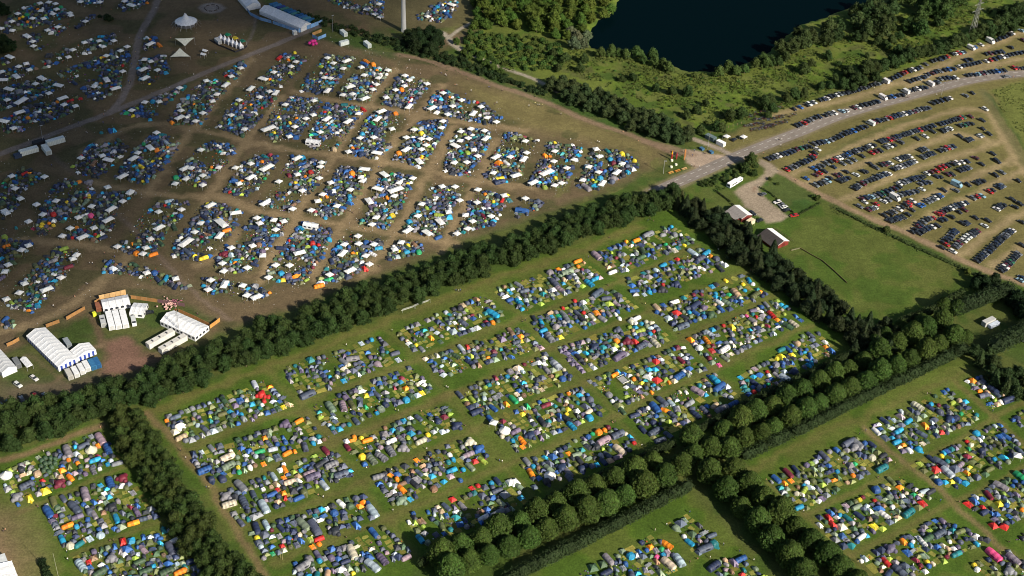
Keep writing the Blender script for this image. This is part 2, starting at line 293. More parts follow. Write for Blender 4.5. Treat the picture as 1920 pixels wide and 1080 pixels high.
# fields
FIELDS = [[(262,768),(500,672),(740,590),(960,498),(1100,450),(1255,392),(1310,420),(1420,500),(1500,560),(1600,640),(1610,670),(1400,770),(1200,870),(1000,960),(780,1070),(740,1140),(520,1140),(400,960)],
 [(-100,900),(0,860),(190,790),(240,860),(320,980),(400,1100),(380,1160),(-100,1160)],[(950,1110),(1100,1010),(1290,918),(1380,1010),(1460,1100),(1460,1180),(900,1180)],[(1395,862),(1810,665),(1860,710),(1940,770),(2100,900),(2100,1200),(1640,1150),(1560,1050),(1440,930)]]
for f in FIELDS: area(f, (.056,.096,.012), 2)
WORN = (.112,.098,.034)
path([(275,775),(400,727),(520,683),(740,598),(860,552),(1000,500),(1100,466),(1200,425)], WORN, 6, 5, .75, 4); path([(275,775),(330,830),(390,910),(440,990),(500,1090)], (.150,.105,.055), 3.6, 2, .85, 2)
for l in ([(505,700),(560,757),(620,830),(675,905),(735,985),(780,1050)],[(730,618),(785,672),(840,740),(885,800),(935,865),(1000,935)],[(918,545),(985,600),(1035,652),(1095,715),(1150,775),(1215,850)],[(1098,475),(1160,522),(1215,575),(1270,625),(1335,690),(1390,745)]): path(l, WORN, 4, 4, .5, 3)
for l in ([(345,845),(550,772),(640,820),(830,745),(900,735)],[(398,922),(620,832),(830,748),(1030,655),(1210,590),(1430,500)],[(455,993),(680,905),(870,815),(1090,718),(1270,640),(1450,555)],[(510,1055),(725,975),(930,880),(1145,785),(1330,695),(1520,610)],[(560,755),(770,680),(960,605),(1150,535),(1310,460)]): path(l, WORN, 4.5, 4, .7, 3)
path([(-30,870),(30,855),(110,828),(190,797)], (.150,.100,.058), 3.6, 2, .85, 2); path([(35,960),(120,925),(230,875)], WORN, 3, 2, .6); path([(135,1040),(230,1005),(310,975)], WORN, 3, 2, .6)
area([(-60,940),(30,960),(60,1010),(70,1060),(60,1120),(-60,1120)], (.165,.112,.066), 12, .95, 5)
path([(1400,890),(1480,845),(1560,805),(1620,785),(1720,735),(1800,700),(1850,700)], WORN, 5, 5, .7, 4); path([(1620,800),(1680,855),(1740,900),(1800,955),(1860,1010),(1920,1062),(1960,1100)], (.160,.118,.058), 3.2, 2, .85, 2); path([(1790,715),(1840,760),(1900,815),(1950,860)], WORN, 3.2, 2, .8)
for l in ([(1510,965),(1600,925),(1690,880),(1800,825),(1870,780),(1930,750)],[(1590,1042),(1680,1000),(1770,950),(1850,915),(1930,870)],[(1440,905),(1480,940),(1540,990),(1600,1045),(1650,1100)]): path(l, WORN, 3.2, 2, .7)
# meadow, car park, verges
area([(1270,345),(1400,290),(1450,330),(1560,380),(1700,450),(1830,520),(1930,545),(1930,620),(1830,560),(1700,620),(1610,650),(1500,560),(1400,480),(1300,390)], (.052,.086,.014), 2)
area([(1480,420),(1560,385),(1680,450),(1830,522),(1690,605),(1650,610),(1560,545),(1500,480)], (.058,.090,.015), 3)
area([(1700,420),(1830,505),(1780,560),(1660,500)], (.078,.084,.022), 18, .5, 6)
area([(1300,340),(1345,330),(1390,380),(1350,400)], (.062,.098,.020), 2, .9); area([(1425,350),(1460,325),(1540,375),(1500,400)], (.040,.078,.018), 2)
area([(1360,255),(1440,215),(1500,195),(1600,165),(1700,130),(1800,95),(1930,50),(2100,0),(2200,200),(2100,560),(1920,530),(1760,468),(1600,398),(1480,330),(1420,300),(1360,310),(1300,330),(1290,300)], (.122,.108,.040), 3)
for l in ([(1490,325),(1560,292),(1640,258),(1720,228),(1800,206),(1845,208),(1872,240),(1900,290),(1925,330)],[(1510,345),(1600,312),(1700,282),(1790,253),(1850,262)],[(1580,375),(1700,322),(1790,293),(1860,270),(1890,250)],[(1640,412),(1720,377),(1800,345),(1900,298)],[(1700,432),(1760,398),(1850,355),(1920,318)],[(1790,485),(1850,440),(1890,412),(1940,390)],[(1860,500),(1910,465),(1940,445)],
          [(1440,218),(1600,182),(1700,150),(1770,122),(1800,107),(1930,56)],[(1800,148),(1860,122),(1930,108)],[(1700,160),(1760,140),(1840,120)]): path(l, STRAW, 5, 4, .85, 3)
for l in ([(1490,312),(1560,285),(1640,248),(1740,215)],[(1600,300),(1700,262),(1790,235)],[(1620,385),(1700,350),(1800,310)],[(1660,425),(1760,375),(1830,350)]): path(l, (.062,.078,.022), 2.5, 3, .55, 3)
path([(1462,322),(1540,365),(1610,400),(1700,437),(1760,466),(1830,500),(1930,535)], (.215,.152,.095), 4.6, 1.5, .95, 1.5)
path([(1850,175),(1880,215),(1930,290)], DGRASS, 3, 1, .9); path([(1843,170),(1866,210),(1900,265),(1925,310)], (.105,.100,.045), 6, 3, .7)
area([(1860,170),(1925,150),(2100,140),(2100,360),(1930,290),(1885,225)], (.105,.122,.030), 2, .9)
path([(1560,385),(1640,425),(1720,462),(1800,500),(1850,525)], (.060,.085,.024), 5, 2, .9)
gz_ = (vnoise(G2[:, 0], G2[:, 1], 17, 21) * .6 + vnoise(G2[:, 0], G2[:, 1], 5, 22) * .4 - .5)
cmix((.100,.098,.030), np.clip(gz_ * 4, 0, .36) * (col[:, 1] > col[:, 0] * 1.3) * inb); cmix((.040,.075,.012), np.clip(-gz_ * 4.5, 0, .45) * (col[:, 1] > col[:, 0] * 1.3) * inb)
# roads, gravel
path(ROADC[:-1], (.170,.140,.085), 12.5, 2, .75)
area([Z((1220,230,8), *q) for q in ((480,400),(680,415),(840,455),(1080,485),(1115,530),(1180,560),(960,640),(760,710),(640,660),(540,600))], (.26,.20,.15), 1, 1, 1)
path([Z((1220,230,8), *q) for q in ((640,245),(760,290),(870,330),(1000,380),(1120,440),(1190,480),(1260,500))], (.235,.195,.155), 4, .8, 1, .6)
path([Z((1220,230,8), *q) for q in ((-100,280),(100,320),(300,370),(480,440),(620,480))], (.20,.14,.095), 5, 2, .8)
area([Z((1340,280,7.2), *q) for q in ((250,570),(400,460),(560,420),(680,330),(690,260),(600,200),(610,130),(760,180),(890,300),(790,350),(640,470),(600,520),(620,590),(760,700),(830,780),(1010,900),(900,970),(700,1000),(640,930),(400,770),(350,680))], GRAVEL, 1, 1, 1.5)
area([Z((1340,280,7.2), *q) for q in ((500,530),(560,510),(590,560),(540,600))], (.17,.11,.075), 1, .8)
LT = (.27,.235,.185)
path([(830,62),(842,72),(848,82),(872,97),(885,103)], LT, 4.2, .8, 1, .8); path([(842,70),(858,58),(880,44)], LT, 2.8, .8, .95, .8); path([(842,71),(828,62),(815,56)], LT, 2.5, .8, .9)
path([(885,103),(930,122),(960,133),(1000,148),(1032,164),(1045,172)], LT, 3, .8, 1, .8)
for k in range(3): path([(940+k*20,150+k*8),(960+k*20,158+k*8)], TRACK, 2, 2, .3)
col *= (0.84 + .28 * n1 * .6 + .34 * n2 * .5)[:, None]
# lake basin
pl = PP(LAKE, -1.5)[:, :2]; s = np.where((G2 > pl.min(0) - 10).all(1) & (G2 < pl.max(0) + 10).all(1))[0]
q = G2[s] + jit[s] * 2.5; d = segdist(q, pl, True); d = np.where(pip(q, pl), d, -d); W[s, 2] = -np.clip((d + 3) / 6, 0, 1) * 3
nx, ny = len(gx), len(gy); I = np.arange(nx * ny).reshape(ny, nx)
quads = np.stack([I[:-1, :-1], I[:-1, 1:], I[1:, 1:], I[1:, :-1]], -1).reshape(-1, 4)
me = bpy.data.meshes.new('ground'); me.vertices.add(len(W)); me.vertices.foreach_set('co', W.astype(np.float32).ravel())
me.loops.add(quads.size); me.loops.foreach_set('vertex_index', quads.ravel().astype(np.int32)); me.polygons.add(len(quads))
me.polygons.foreach_set('loop_start', (np.arange(len(quads)) * 4).astype(np.int32)); me.update(calc_edges=True)
ca = me.attributes.new('soil', 'FLOAT_COLOR', 'POINT'); ca.data.foreach_set('color', np.concatenate([col, np.ones((len(col), 1))], 1).astype(np.float32).ravel())
gm = bpy.data.materials.new('ground'); gm.use_nodes = True; t = gm.node_tree; b = t.nodes['Principled BSDF']
def N(t, ty, **k):
    n = t.nodes.new(ty)
    for a, v in k.items(): n.inputs[a].default_value = v
    return n
def ground_mat(t, b, src, amt=.45, bump=.5):
    g = N(t, 'ShaderNodeNewGeometry'); out = src; hs = []
    for sc_, lo, hi in ((1.1, 1 - amt, 1 + amt), (.32, 1 - amt * .6, 1 + amt * .6), (.06, .85, 1.15)):
        n = N(t, 'ShaderNodeTexNoise', Scale=sc_, Detail=4.0, Roughness=.65); t.links.new(g.outputs['Position'], n.inputs['Vector'])
        mr = N(t, 'ShaderNodeMapRange'); mr.inputs[1].default_value = .28; mr.inputs[2].default_value = .72; mr.inputs[3].default_value = lo; mr.inputs[4].default_value = hi
        t.links.new(n.outputs[0], mr.inputs[0]); hs.append(n)
        m = t.nodes.new('ShaderNodeMix'); m.data_type = 'RGBA'; m.blend_type = 'MULTIPLY'; m.inputs[0].default_value = 1
        t.links.new(out, m.inputs[6]); t.links.new(mr.outputs[0], m.inputs[7]); out = m.outputs[2]
    t.links.new(out, b.inputs['Base Color']); b.inputs['Roughness'].default_value = .9; b.inputs['Specular IOR Level'].default_value = .1
    bp = N(t, 'ShaderNodeBump', Strength=bump, Distance=.35); t.links.new(hs[0].outputs[0], bp.inputs['Height']); t.links.new(bp.outputs[0], b.inputs['Normal'])
at = t.nodes.new('ShaderNodeAttribute'); at.attribute_name = 'soil'; ground_mat(t, b, at.outputs['Color'], .32)
me.materials.append(gm); setp(link('ground', me), kind='structure')
# water
def sheet(name, pts, z, mat, kind='structure'):
    m = bpy.data.meshes.new(name); m.from_pydata([(x, y, z) for x, y in pts], [], [tuple(range(len(pts)))]); m.update(); m.materials.append(mat)
    return setp(link(name, m), kind=kind)
wm = bpy.data.materials.new('lake_water'); wm.use_nodes = True; t = wm.node_tree; b = t.nodes['Principled BSDF']
b.inputs['Base Color'].default_value = (.0005, .0042, .0058, 1); b.inputs['Roughness'].default_value = .12; b.inputs['IOR'].default_value = 1.33; b.inputs['Specular IOR Level'].default_value = .012
n = N(t, 'ShaderNodeTexNoise', Scale=.8, Detail=5.0); g = N(t, 'ShaderNodeNewGeometry'); t.links.new(g.outputs['Position'], n.inputs['Vector'])
bp = N(t, 'ShaderNodeBump', Strength=.12, Distance=.3); t.links.new(n.outputs[0], bp.inputs['Height']); t.links.new(bp.outputs[0], b.inputs['Normal'])
o = [P(1040, 170)[:2], P(1700, 170)[:2], P(1800, -70)[:2], P(1050, -70)[:2]]; sheet('water', o, -1.5, wm)
# road ribbon and its dashes
def ribbon(name, pl, wd, z, mat, off=0.0, dash=None, kind='structure'):
    pl = np.asarray(pl)[:, :2]; sg = np.hypot(*np.diff(pl, axis=0).T); L = np.concatenate([[0], np.cumsum(sg)]); vs, fs = [], []
    def at_(s):
        x = np.interp(s, L, pl[:, 0]); y = np.interp(s, L, pl[:, 1]); e = 1.5
        dx = np.interp(s + e, L, pl[:, 0]) - np.interp(s - e, L, pl[:, 0]); dy = np.interp(s + e, L, pl[:, 1]) - np.interp(s - e, L, pl[:, 1]); h = math.hypot(dx, dy) or 1
        return np.array([x, y]), np.array([-dy / h, dx / h])
    rng = [(a, min(a + dash[0], L[-1])) for a in np.arange(0, L[-1], dash[0] + dash[1])] if dash else [(0, L[-1])]
    for a, e in rng:
        ss = np.linspace(a, e, 2 if dash else int(L[-1] / 3) + 2); b0 = len(vs)
        for s_ in ss:
            p, nn = at_(s_); vs += [(*(p + nn * (off - wd / 2)), z), (*(p + nn * (off + wd / 2)), z)]
        fs += [(b0 + 2 * i, b0 + 2 * i + 2, b0 + 2 * i + 3, b0 + 2 * i + 1) for i in range(len(ss) - 1)]
    m = bpy.data.meshes.new(name); m.from_pydata(vs, [], fs); m.update(); m.materials.append(mat); return setp(link(name, m), kind=kind)
def plain(name, c, rough=.85, amt=.15, bump=.1):
    m = bpy.data.materials.new(name); m.use_nodes = True; t = m.node_tree; rgb = t.nodes.new('ShaderNodeRGB'); rgb.outputs[0].default_value = (*c, 1)
    ground_mat(t, t.nodes['Principled BSDF'], rgb.outputs[0], amt, bump); return m
RL = PP(smooth_line(ROADC))
asph = plain('asphalt', (.185, .160, .140)); paintw = plain('road_paint', (.42, .40, .37), amt=.2)
ribbon('road', RL, 8.6, .02, asph); ribbon('road_marking', RL, .32, .026, paintw, 2.1, (3.0, 3.2)); ribbon('road_marking', RL, .32, .026, paintw, -2.1, (3.0, 3.2))
# ------------------------------------------------------------------ cloud high behind the camera; its shadow lies over the far camp
def cloud():
    alt = 2600.0; k = alt / math.tan(R(SUN_EL)); off = np.array([-sh[0] * k, -sh[1] * k])
    poly = PP([(-500,600),(-100,600),(60,566),(190,500),(300,440),(400,370),(470,290),(540,215),(620,155),(690,100),(740,60),(800,-10),(900,-110),(600,-260),(-300,-260)])[:, :2]
    d = MB(); ic = bmesh.new(); bmesh.ops.create_icosphere(ic, subdivisions=2, radius=1); bv = np.array([v.co[:] for v in ic.verts]); bf = [tuple(v.index for v in f.verts) for f in ic.faces]; ic.free()
    rg = np.random.default_rng(3); lo, hi = poly.min(0) - 70, poly.max(0) + 70; st = 20.0
    for gx_ in np.arange(lo[0], hi[0], st):
        for gy_ in np.arange(lo[1], hi[1], st):
            p = np.array([gx_, gy_]) + rg.uniform(-9, 9, 2); e = segdist(p[None], poly, True)[0]; e = e if pip(p[None], poly)[0] else -e
            k = np.clip((e + 55) / 110, 0, 1)
            if rg.random() > k: continue
            r = rg.uniform(11, 15) * (.55 + .45 * k); v = bv * np.array([r * 1.15, r * 1.15, r * .75]) * (1 + .12 * np.sin(bv[:, [1]] * 7 + p[0])); d.add(v + [p[0] + off[0], p[1] + off[1], alt + rg.uniform(-12, 30)], bf)
    m = bpy.data.materials.new('cloud'); m.use_nodes = True; m.node_tree.nodes['Principled BSDF'].inputs['Base Color'].default_value = (.9, .9, .92, 1); m.node_tree.nodes['Principled BSDF'].inputs['Roughness'].default_value = 1
    me = tomesh('cloud', d.data(), True); me.materials.clear(); me.materials.append(m); setp(link('cloud', me), kind='structure')
cloud()
# ------------------------------------------------------------------ plants
def leafD(C, Nn, s, rg, tint=None, flop=.7):
    n = len(C); Nn = Nn + rg.normal(0, flop, (n, 3)); Nn /= np.linalg.norm(Nn, axis=1)[:, None] + 1e-9
    r = rg.normal(0, 1, (n, 3)); a = np.cross(Nn, r); a /= np.linalg.norm(a, axis=1)[:, None] + 1e-9; b = np.cross(Nn, a)
    s = (np.ones(n) * s)[:, None] * rg.uniform(.7, 1.3, (n, 1)) / 2
    v = np.stack([C - a * s, C - b * s * .75, C + a * s, C + b * s * .75], 1).reshape(-1, 3)
    t = np.ones((n, 3)) * rg.uniform(.6, 1.4, (n, 1)) if tint is None else tint
    t = t * (1 + rg.normal(0, .05, (n, 3)))
    return D.raw(v, np.arange(4 * n, dtype=np.int32), np.full(n, 4, np.int32), np.full(n, LEAF, np.int32), t.astype(np.float32))
_ic = bmesh.new(); bmesh.ops.create_icosphere(_ic, subdivisions=1, radius=1); ICV = np.array([v.co[:] for v in _ic.verts]); ICF = [tuple(v.index for v in f.verts) for f in _ic.faces]; _ic.free()
def coreD(c, r): 
    d = MB(); d.add(ICV * np.array(r) + np.array(c), ICF, LEAF, (.8, .8, .8)); return d.data()
def sph(n, rg):
    v = rg.normal(0, 1, (n, 3)); return v / np.linalg.norm(v, axis=1)[:, None]
def clumps(cl, rg, dens=2.0, leaf=.75):
    out = []
    for c, r in cl:
        r = np.array(r, float); n = int(4 * math.pi * r[0] * r[2] * dens); d = sph(n, rg); d = d[d[:, 2] > -.55]
        rad = rg.uniform(.82, 1.06, (len(d), 1)); b = rg.uniform(.88, 1.14)
        t = np.ones((len(d), 3)) * rg.uniform(.6, 1.4, (len(d), 1)) * b
        out += [leafD(np.array(c) + d * r * rad, d, leaf, rg, t), coreD(c, r * .8)]
    return joinD(out)
def trunkD(h, r, limbs, rg):
    d = MB(); d.bar((0, 0, 0), (0, 0, h), r, r * .6, 6, BARK, (.12, .09, .06))
    for _ in range(limbs):
        a = rg.uniform(0, 6.28); e = rg.uniform(1.2, 2.4); z = h * rg.uniform(.5, .95); d.bar((0, 0, z), (math.cos(a) * e, math.sin(a) * e, z + rg.uniform(1, 2)), r * .4, r * .15, 4, BARK, (.12, .09, .06))
    return d.data()
def lime(seed):
    rg = np.random.default_rng(seed); n = 3000; h0, H, Rm = 1.6, 11.0, 4.7
    t = rg.random(n) ** .85; a = rg.uniform(0, 2 * math.pi, n)
    prof = lambda t: np.where(t < .28, .78 + .22 * np.sin(t / .28 * math.pi / 2), np.cos((t - .28) / .72 * math.pi / 2) ** .72)
    lump = 1 + .10 * np.sin(a * 3 + seed) * np.sin(t * 9 + seed) + .07 * np.sin(a * 7 + t * 23 + seed * 2) + .05 * np.sin(t * 40)
    r = Rm * prof(t) * lump * rg.uniform(.86, 1.05, n); z = h0 + (H - h0) * t
    C = np.stack([r * np.cos(a), r * np.sin(a), z], 1); Nn = np.stack([np.cos(a), np.sin(a), .35 + t * 1.2], 1); Nn /= np.linalg.norm(Nn, axis=1)[:, None]
    d = [leafD(C, Nn, .72, rg, flop=.55)]
    for z, q in ((3.2, 3.7), (5.2, 3.9), (7.2, 3.0), (9, 1.7)): d.append(coreD((0, 0, z), (q, q, 1.9)))
    return Proto('lime_tree', [('trunk', trunkD(4, .32, 3, rg), -1, (1, 1, 1)), ('crown', joinD(d), -1, None)], 10)
def broad(seed, name='broadleaf_tree', Rm=4.1, H=8.8, k=26, h0=.2, leaf=.55, dens=3.0):
    rg = np.random.default_rng(seed); cl = [((0, 0, H - 2.2), (2, 2, 2.0)), ((0, 0, H * .42), (Rm * .78, Rm * .78, H * .38))]
    for i in range(k):
        a = rg.uniform(0, 6.28); q = Rm * math.sqrt(rg.random()) * .85; z = rg.uniform(h0 + 1, H - 1.6 - q * .55); r = rg.uniform(.8, 1.6) * (.85 if Rm < 4 else 1.15)
        cl.append(((q * math.cos(a), q * math.sin(a), z), (r, r, r * .8)))
    return Proto(name, [('trunk', trunkD(H * .5, .28, 4, rg), -1, (1, 1, 1)), ('crown', clumps(cl, rg, dens, leaf), -1, None)], 2 * Rm)
def spruce(seed):
    rg = np.random.default_rng(seed); n = 2400; H = 11.5; t = rg.random(n) ** 1.4; a = rg.uniform(0, 6.28, n)
    tier = 1 - .38 * ((t * 11) % 1); r = (3.2 * (1 - t) ** .8 + .15) * tier * rg.uniform(.5, 1.05, n) * (1 + .15 * np.sin(a * 5 + seed)); z = 1 + (H - 1) * t - r * .15
    C = np.stack([r * np.cos(a), r * np.sin(a), z], 1); Nn = np.stack([np.cos(a) * .6, np.sin(a) * .6, np.ones(n)], 1)
    return Proto('spruce_tree', [('trunk', trunkD(11, .25, 0, rg), -1, (1, 1, 1)), ('crown', joinD([leafD(C, Nn, .75, rg, flop=.4), coreD((0, 0, 4.5), (1.4, 1.4, 3.6))]), -1, None)], 6)
def shrub(seed, nm='shrub'):
    rg = np.random.default_rng(seed); cl = [((0, 0, 1.0), (1.3, 1.3, 1.2))]
    for i in range(5):
        a = rg.uniform(0, 6.28); q = rg.uniform(.6, 1.5); r = rg.uniform(.6, 1.1); cl.append(((q * math.cos(a), q * math.sin(a), r * .9), (r, r, r)))
    return Proto(nm, [('foliage', clumps(cl, rg, 3.0, .5), -1, None)], 3, mesh_root=True)
LIMES = [lime(s) for s in range(4)]; BROAD = [broad(20 + s) for s in range(6)]; HEDT = [broad(30 + s, 'hedgerow_tree') for s in range(4)]; BIG = [broad(40 + s, 'oak_tree', 5.2, 12, 34, 1, .75, 2.2) for s in range(3)]
SPR = [spruce(60 + s) for s in range(3)]; SHR = [shrub(80 + s) for s in range(5)]
WIL = [broad(90 + s, 'willow_tree', 4.2, 9, 26, .2, .6, 2.4) for s in range(3)]
def gcol(c, v=.12): 
    k = 1 + random.uniform(-v, v); return (c[0] * k * (1 + random.uniform(-v, v)), c[1] * k, c[2] * k)
BELT = (.031, .054, .015); LIMEC = (.046, .078, .016); DARK = (.018, .034, .012); BRIGHT = (.062, .100, .018); GREY = (.095, .115, .062); CON = (.024, .037, .015)
def tree(px, py, protos, where, c, sc=1.0, cname='green', zc=0, v=.15, kind=None, group=None):
    p = random.choice(protos); s = sc * random.uniform(.88, 1.12)
    x, y = P(px, py, zc)[:2]
    inst(kind or p.name, p, (x, y, -.05), random.uniform(0, 6.28), (s, s, s * random.uniform(.88, 1.12)), gcol(c, v), cname, where, 'shrub' if 'shrub' in p.name else 'tree', group or (p.name.replace('_', ' ') + 's'))
# avenue of limes: rows given by start, end, number
for (a, b, n, wh) in [((828,1075),(1262,886),12,'in the avenue\'s front row, left of its crossing'),((812,1046),(1240,856),12,'in the avenue\'s back row, left of its crossing'),
                      ((1383,829),(1806,621),15,'in the avenue\'s front row, right of its crossing'),((1346,806),(1782,592),15,'in the avenue\'s back row, right of its crossing'),
                      ((1318,868),(1552,1118),8,'in the left row of the crossing avenue'),((1362,866),(1622,1104),9,'in the right row of the crossing avenue')]:
    for i in range(n):
        t_ = (i + .5) / n; px = a[0] + (b[0] - a[0]) * t_ + random.uniform(-3, 3); py = a[1] + (b[1] - a[1]) * t_ + random.uniform(-2, 2)
        tree(px, py, LIMES, wh, LIMEC, random.uniform(1.02, 1.18) if b[0] < 1300 or a[0] < 1370 and b[1] > 900 else random.uniform(.95, 1.1), 'round', 5.5, .16)
for q in ((1302,846),(1334,836),(1280,868),(1368,838),(1296,818)): tree(*q, LIMES, 'where the two avenues cross', LIMEC, 1, 'round', 5.5, .1)
for q in ((1812,628),(1795,575),(1770,570),(1690,612),(1730,600),(1660,625),(1640,640)): tree(*q, LIMES, 'at the far end of the avenue', LIMEC, .85, 'round', 5, .1)
# shelter belts
def belt(poly, n_, spacing, protos, where, c, zc=5, sc=1, cname='dark', rows=3, kind=None, v=.15):
    pl = PP(poly, zc)[:, :2]; lo, hi = pl.min(0), pl.max(0); pts = []
    for _ in range(n_):
        p = lo + (hi - lo) * RNG.random(2)
        if pip(p[None], pl)[0] and all((p[0] - q[0]) ** 2 + (p[1] - q[1]) ** 2 > spacing ** 2 for q in pts): pts.append(p)
    for p in pts:
        q = random.choice(protos); s = sc * random.uniform(.9, 1.12); 
        inst(kind or q.name, q, (p[0], p[1], -.05), random.uniform(0, 6.28), (s, s, s * random.uniform(.92, 1.04)), gcol(c, v), cname, where, 'tree' if 'shrub' not in q.name else 'shrub', q.name.replace('_', ' ') + 's of the shelter belts')
    return len(pts)
belt([(-30,765),(90,748),(190,725),(262,690),(360,662),(420,640),(480,606),(560,585),(650,552),(740,520),(820,495),(880,470),(960,446),(1070,402),(1160,374),(1240,352),(1275,352),(1266,378),(1160,412),(1060,450),(960,486),(880,512),(747,568),(613,618),(480,664),(330,732),(262,752),(190,765),(60,822),(-30,845)], 14000, 4.9, BROAD, 'in the long belt between the camps', BELT, 5, 1.08)
belt([(218,765),(255,768),(280,810),(320,870),(368,940),(418,1010),(475,1085),(465,1110),(395,1085),(350,1020),(306,950),(261,870),(226,820)], 5000, 4.5, HEDT, 'in the belt left of the central field', (.036,.056,.014), 5, 1.0, 'mid-green')
belt([(1280,372),(1330,385),(1380,415),(1425,445),(1460,480),(1500,510),(1550,545),(1600,590),(1632,625),(1620,650),(1570,612),(1510,570),(1450,530),(1400,490),(1340,440),(1290,400)], 4000, 5.0, HEDT + HEDT + SPR, 'in the mixed belt right of the central field', CON, 5, 1.0, 'dark', v=.2)
belt([(1610,590),(1660,600),(1700,612),(1690,640),(1640,665),(1600,650)], 300, 6, SPR + HEDT, 'at the lower end of the mixed belt', CON, 5, .9)
belt([(1828,650),(1860,655),(1900,690),(1940,700),(1940,740),(1890,725),(1850,700)], 400, 5.2, HEDT + SPR, 'behind the lower right camp', (.034,.055,.018), 5, .9)
belt([(1832,528),(1870,520),(1940,560),(1940,600),(1915,590),(1880,545)], 400, 5.2, HEDT, 'at the right edge below the car park', DARK, 4, .8, 'dark')
belt([(1900,540),(1990,560),(1990,640),(1930,600)], 300, 7, BIG, 'at the right edge below the car park', DARK, 6, .9, 'dark')
# tree line along the foot path to the road
belt([(1030,140),(1100,160),(1180,195),(1250,220),(1298,245),(1290,262),(1235,252),(1150,215),(1070,182),(1030,160)], 1200, 5.0, HEDT, 'in the line beside the gravel foot path', (.040,.060,.022), 5, .95, 'grey-green')
belt([(760,62),(800,50),(828,70),(822,92),(780,88)], 80, 5, HEDT, 'beside the wind turbine', DARK, 5, 1.15, 'dark')
belt([(560,18),(640,45),(700,62),(760,78),(850,100),(920,130),(1000,160),(1030,172),(1025,180),(930,150),(840,118),(740,90),(640,60),(555,28)], 2500, 2.7, SHR, 'in the low hedge beside the upper camp', (.024,.042,.014), 1, 1.25, 'dark', kind='shrub')
# wood left of the lake
belt([(885,-30),(1150,-40),(1150,10),(1110,38),(1090,60),(1060,62),(1000,45),(930,38),(890,50)], 1500, 6.8, BROAD + BIG, 'in the wood left of the lake', BRIGHT, 6, .95, 'bright', kind='oak_tree', v=.25)
for q in ((1082,70),(1094,82),(1070,62),(1076,84),(1100,68)): tree(*q, WIL, 'on the left shore of the lake', GREY, .95, 'silvery', 3)
belt([(865,70),(900,60),(1000,70),(1050,85),(1060,125),(1000,135),(930,115),(885,95)], 1500, 4.2, SHR, 'in the thicket above the foot path', (.048,.082,.018), 1, 1.35, 'green', kind='shrub', v=.25)
belt([(845,60),(880,50),(905,100),(960,128),(950,138),(900,115),(870,95)], 100, 5, HEDT, 'in the thicket above the foot path', (.050,.085,.018), 4, .6, 'small')
# lake shore and scrub
def many(zone, pts, protos, where, c, sc, cname, zc=3, v=.18):
    for q in pts: tree(*Z(zone, *q[:2]), protos, where, c, sc * (q[2] if len(q) > 2 else 1), cname, zc, v)
many(zC, [(500,300),(560,290),(600,290),(640,305),(700,300,1.2),(740,330),(790,310,1.2),(810,350),(850,360),(880,380),(1030,415,.6),(1170,395),(1215,385,1.3),(1260,400),(1310,390),(1370,360,1.2),(1410,330),(1430,350),(1165,410)], WIL, 'on the near shore of the lake', (.062,.098,.026), .8, 'bushy')
many(zC, [(405,330),(385,380),(620,435,.9),(680,430,1.1),(810,490),(990,515,1.2),(900,510),(1040,620),(985,640),(1090,575,.8),(1230,650,1.2),(1290,640,1.3),(1420,590,1.4),(1150,710),(1060,730),(1180,720),(300,330,1.2),(230,300),(260,380)], WIL, 'in the scrub between lake and road', (.038,.062,.018), .72, 'dark')
many(zE4, [(175,180,1),(130,270,1.3),(200,240,1.2),(75,270),(240,220,1.1),(340,165,1.2),(330,215),(390,200),(400,150),(490,70,1.1),(505,120,1.3),(560,90,1.4),(620,100,1.4),(560,165,1.1),(640,165,1.2),(700,50,1.2),(690,120),(500,195,.8),(590,40,1.2),(540,200,.7)], BIG, 'on the right shore of the lake', (.038,.062,.020), .95, 'tall', 5)
many(zE4, [(850,110,1.3),(860,165,1.2),(790,140),(960,30,1.5),(1000,70,1.5),(900,10,1.3),(1030,10,1.4),(1090,0,1.2),(800,0,1.2),(740,-10,1.3),(880,60,1.2),(940,60,1.2)], BIG, 'in the grove right of the lake', (.042,.076,.020), .95, 'tall', 5)
many(zE4, [(455,400),(500,440,1.2),(550,400,1.2),(600,385,1.1),(650,370),(700,350,1.1),(745,335),(790,315,1.2),(835,300),(880,290,1.2),(920,290),(960,275,1.1),(1000,265),(420,470),(480,480,.8),(540,450,.8),(610,430,.8),(1045,240,1.2),(1085,225,1.3),(1110,215),(1200,175,1.3),(1240,160,1.2),(1280,150,1.3),(1330,125,1.2),(1370,95,1.3),(1400,70,1.3),(1430,55,1.4),(1430,110,1.2),(1330,60,1.1),(1250,190,.9),(1150,195),(1310,170),(1380,140)], HEDT, 'in the hedge line above the roadside cars', (.034,.056,.017), 1.05, 'dark', 4)
many(zE4, [(150,530,1.3),(205,520,1.1),(105,550),(20,340,1.2),(100,320,1.1),(245,350),(200,390,1.3),(340,310),(10,560,1.3),(25,610,1.2),(300,480,1),(350,475),(660,240),(700,220),(620,230),(740,200),(680,260,.8),(730,285,1.1),(790,270),(0,640),(380,430,.8),(60,350),(400,350,.6),(560,300,.6),(700,150),(950,120),(970,130),(1250,50,.8),(1180,60,.7),(1400,30)], WIL, 'in the scrub above the roadside cars', (.042,.068,.020), .72, 'bushy')
sp = [(905,140),(1000,75),(1160,105),(1290,140),(1400,130),(1480,90),(1560,60),(1700,25),(1920,-10),(1920,40),(1800,85),(1640,145),(1560,170),(1470,205),(1400,225),(1340,240),(1290,225),(1180,180),(1050,130)]
belt(sp, 2600, 4.6, SHR, 'scattered over the scrub by the lake', (.054,.088,.019), .5, .55, 'small', kind='shrub', v=.35)
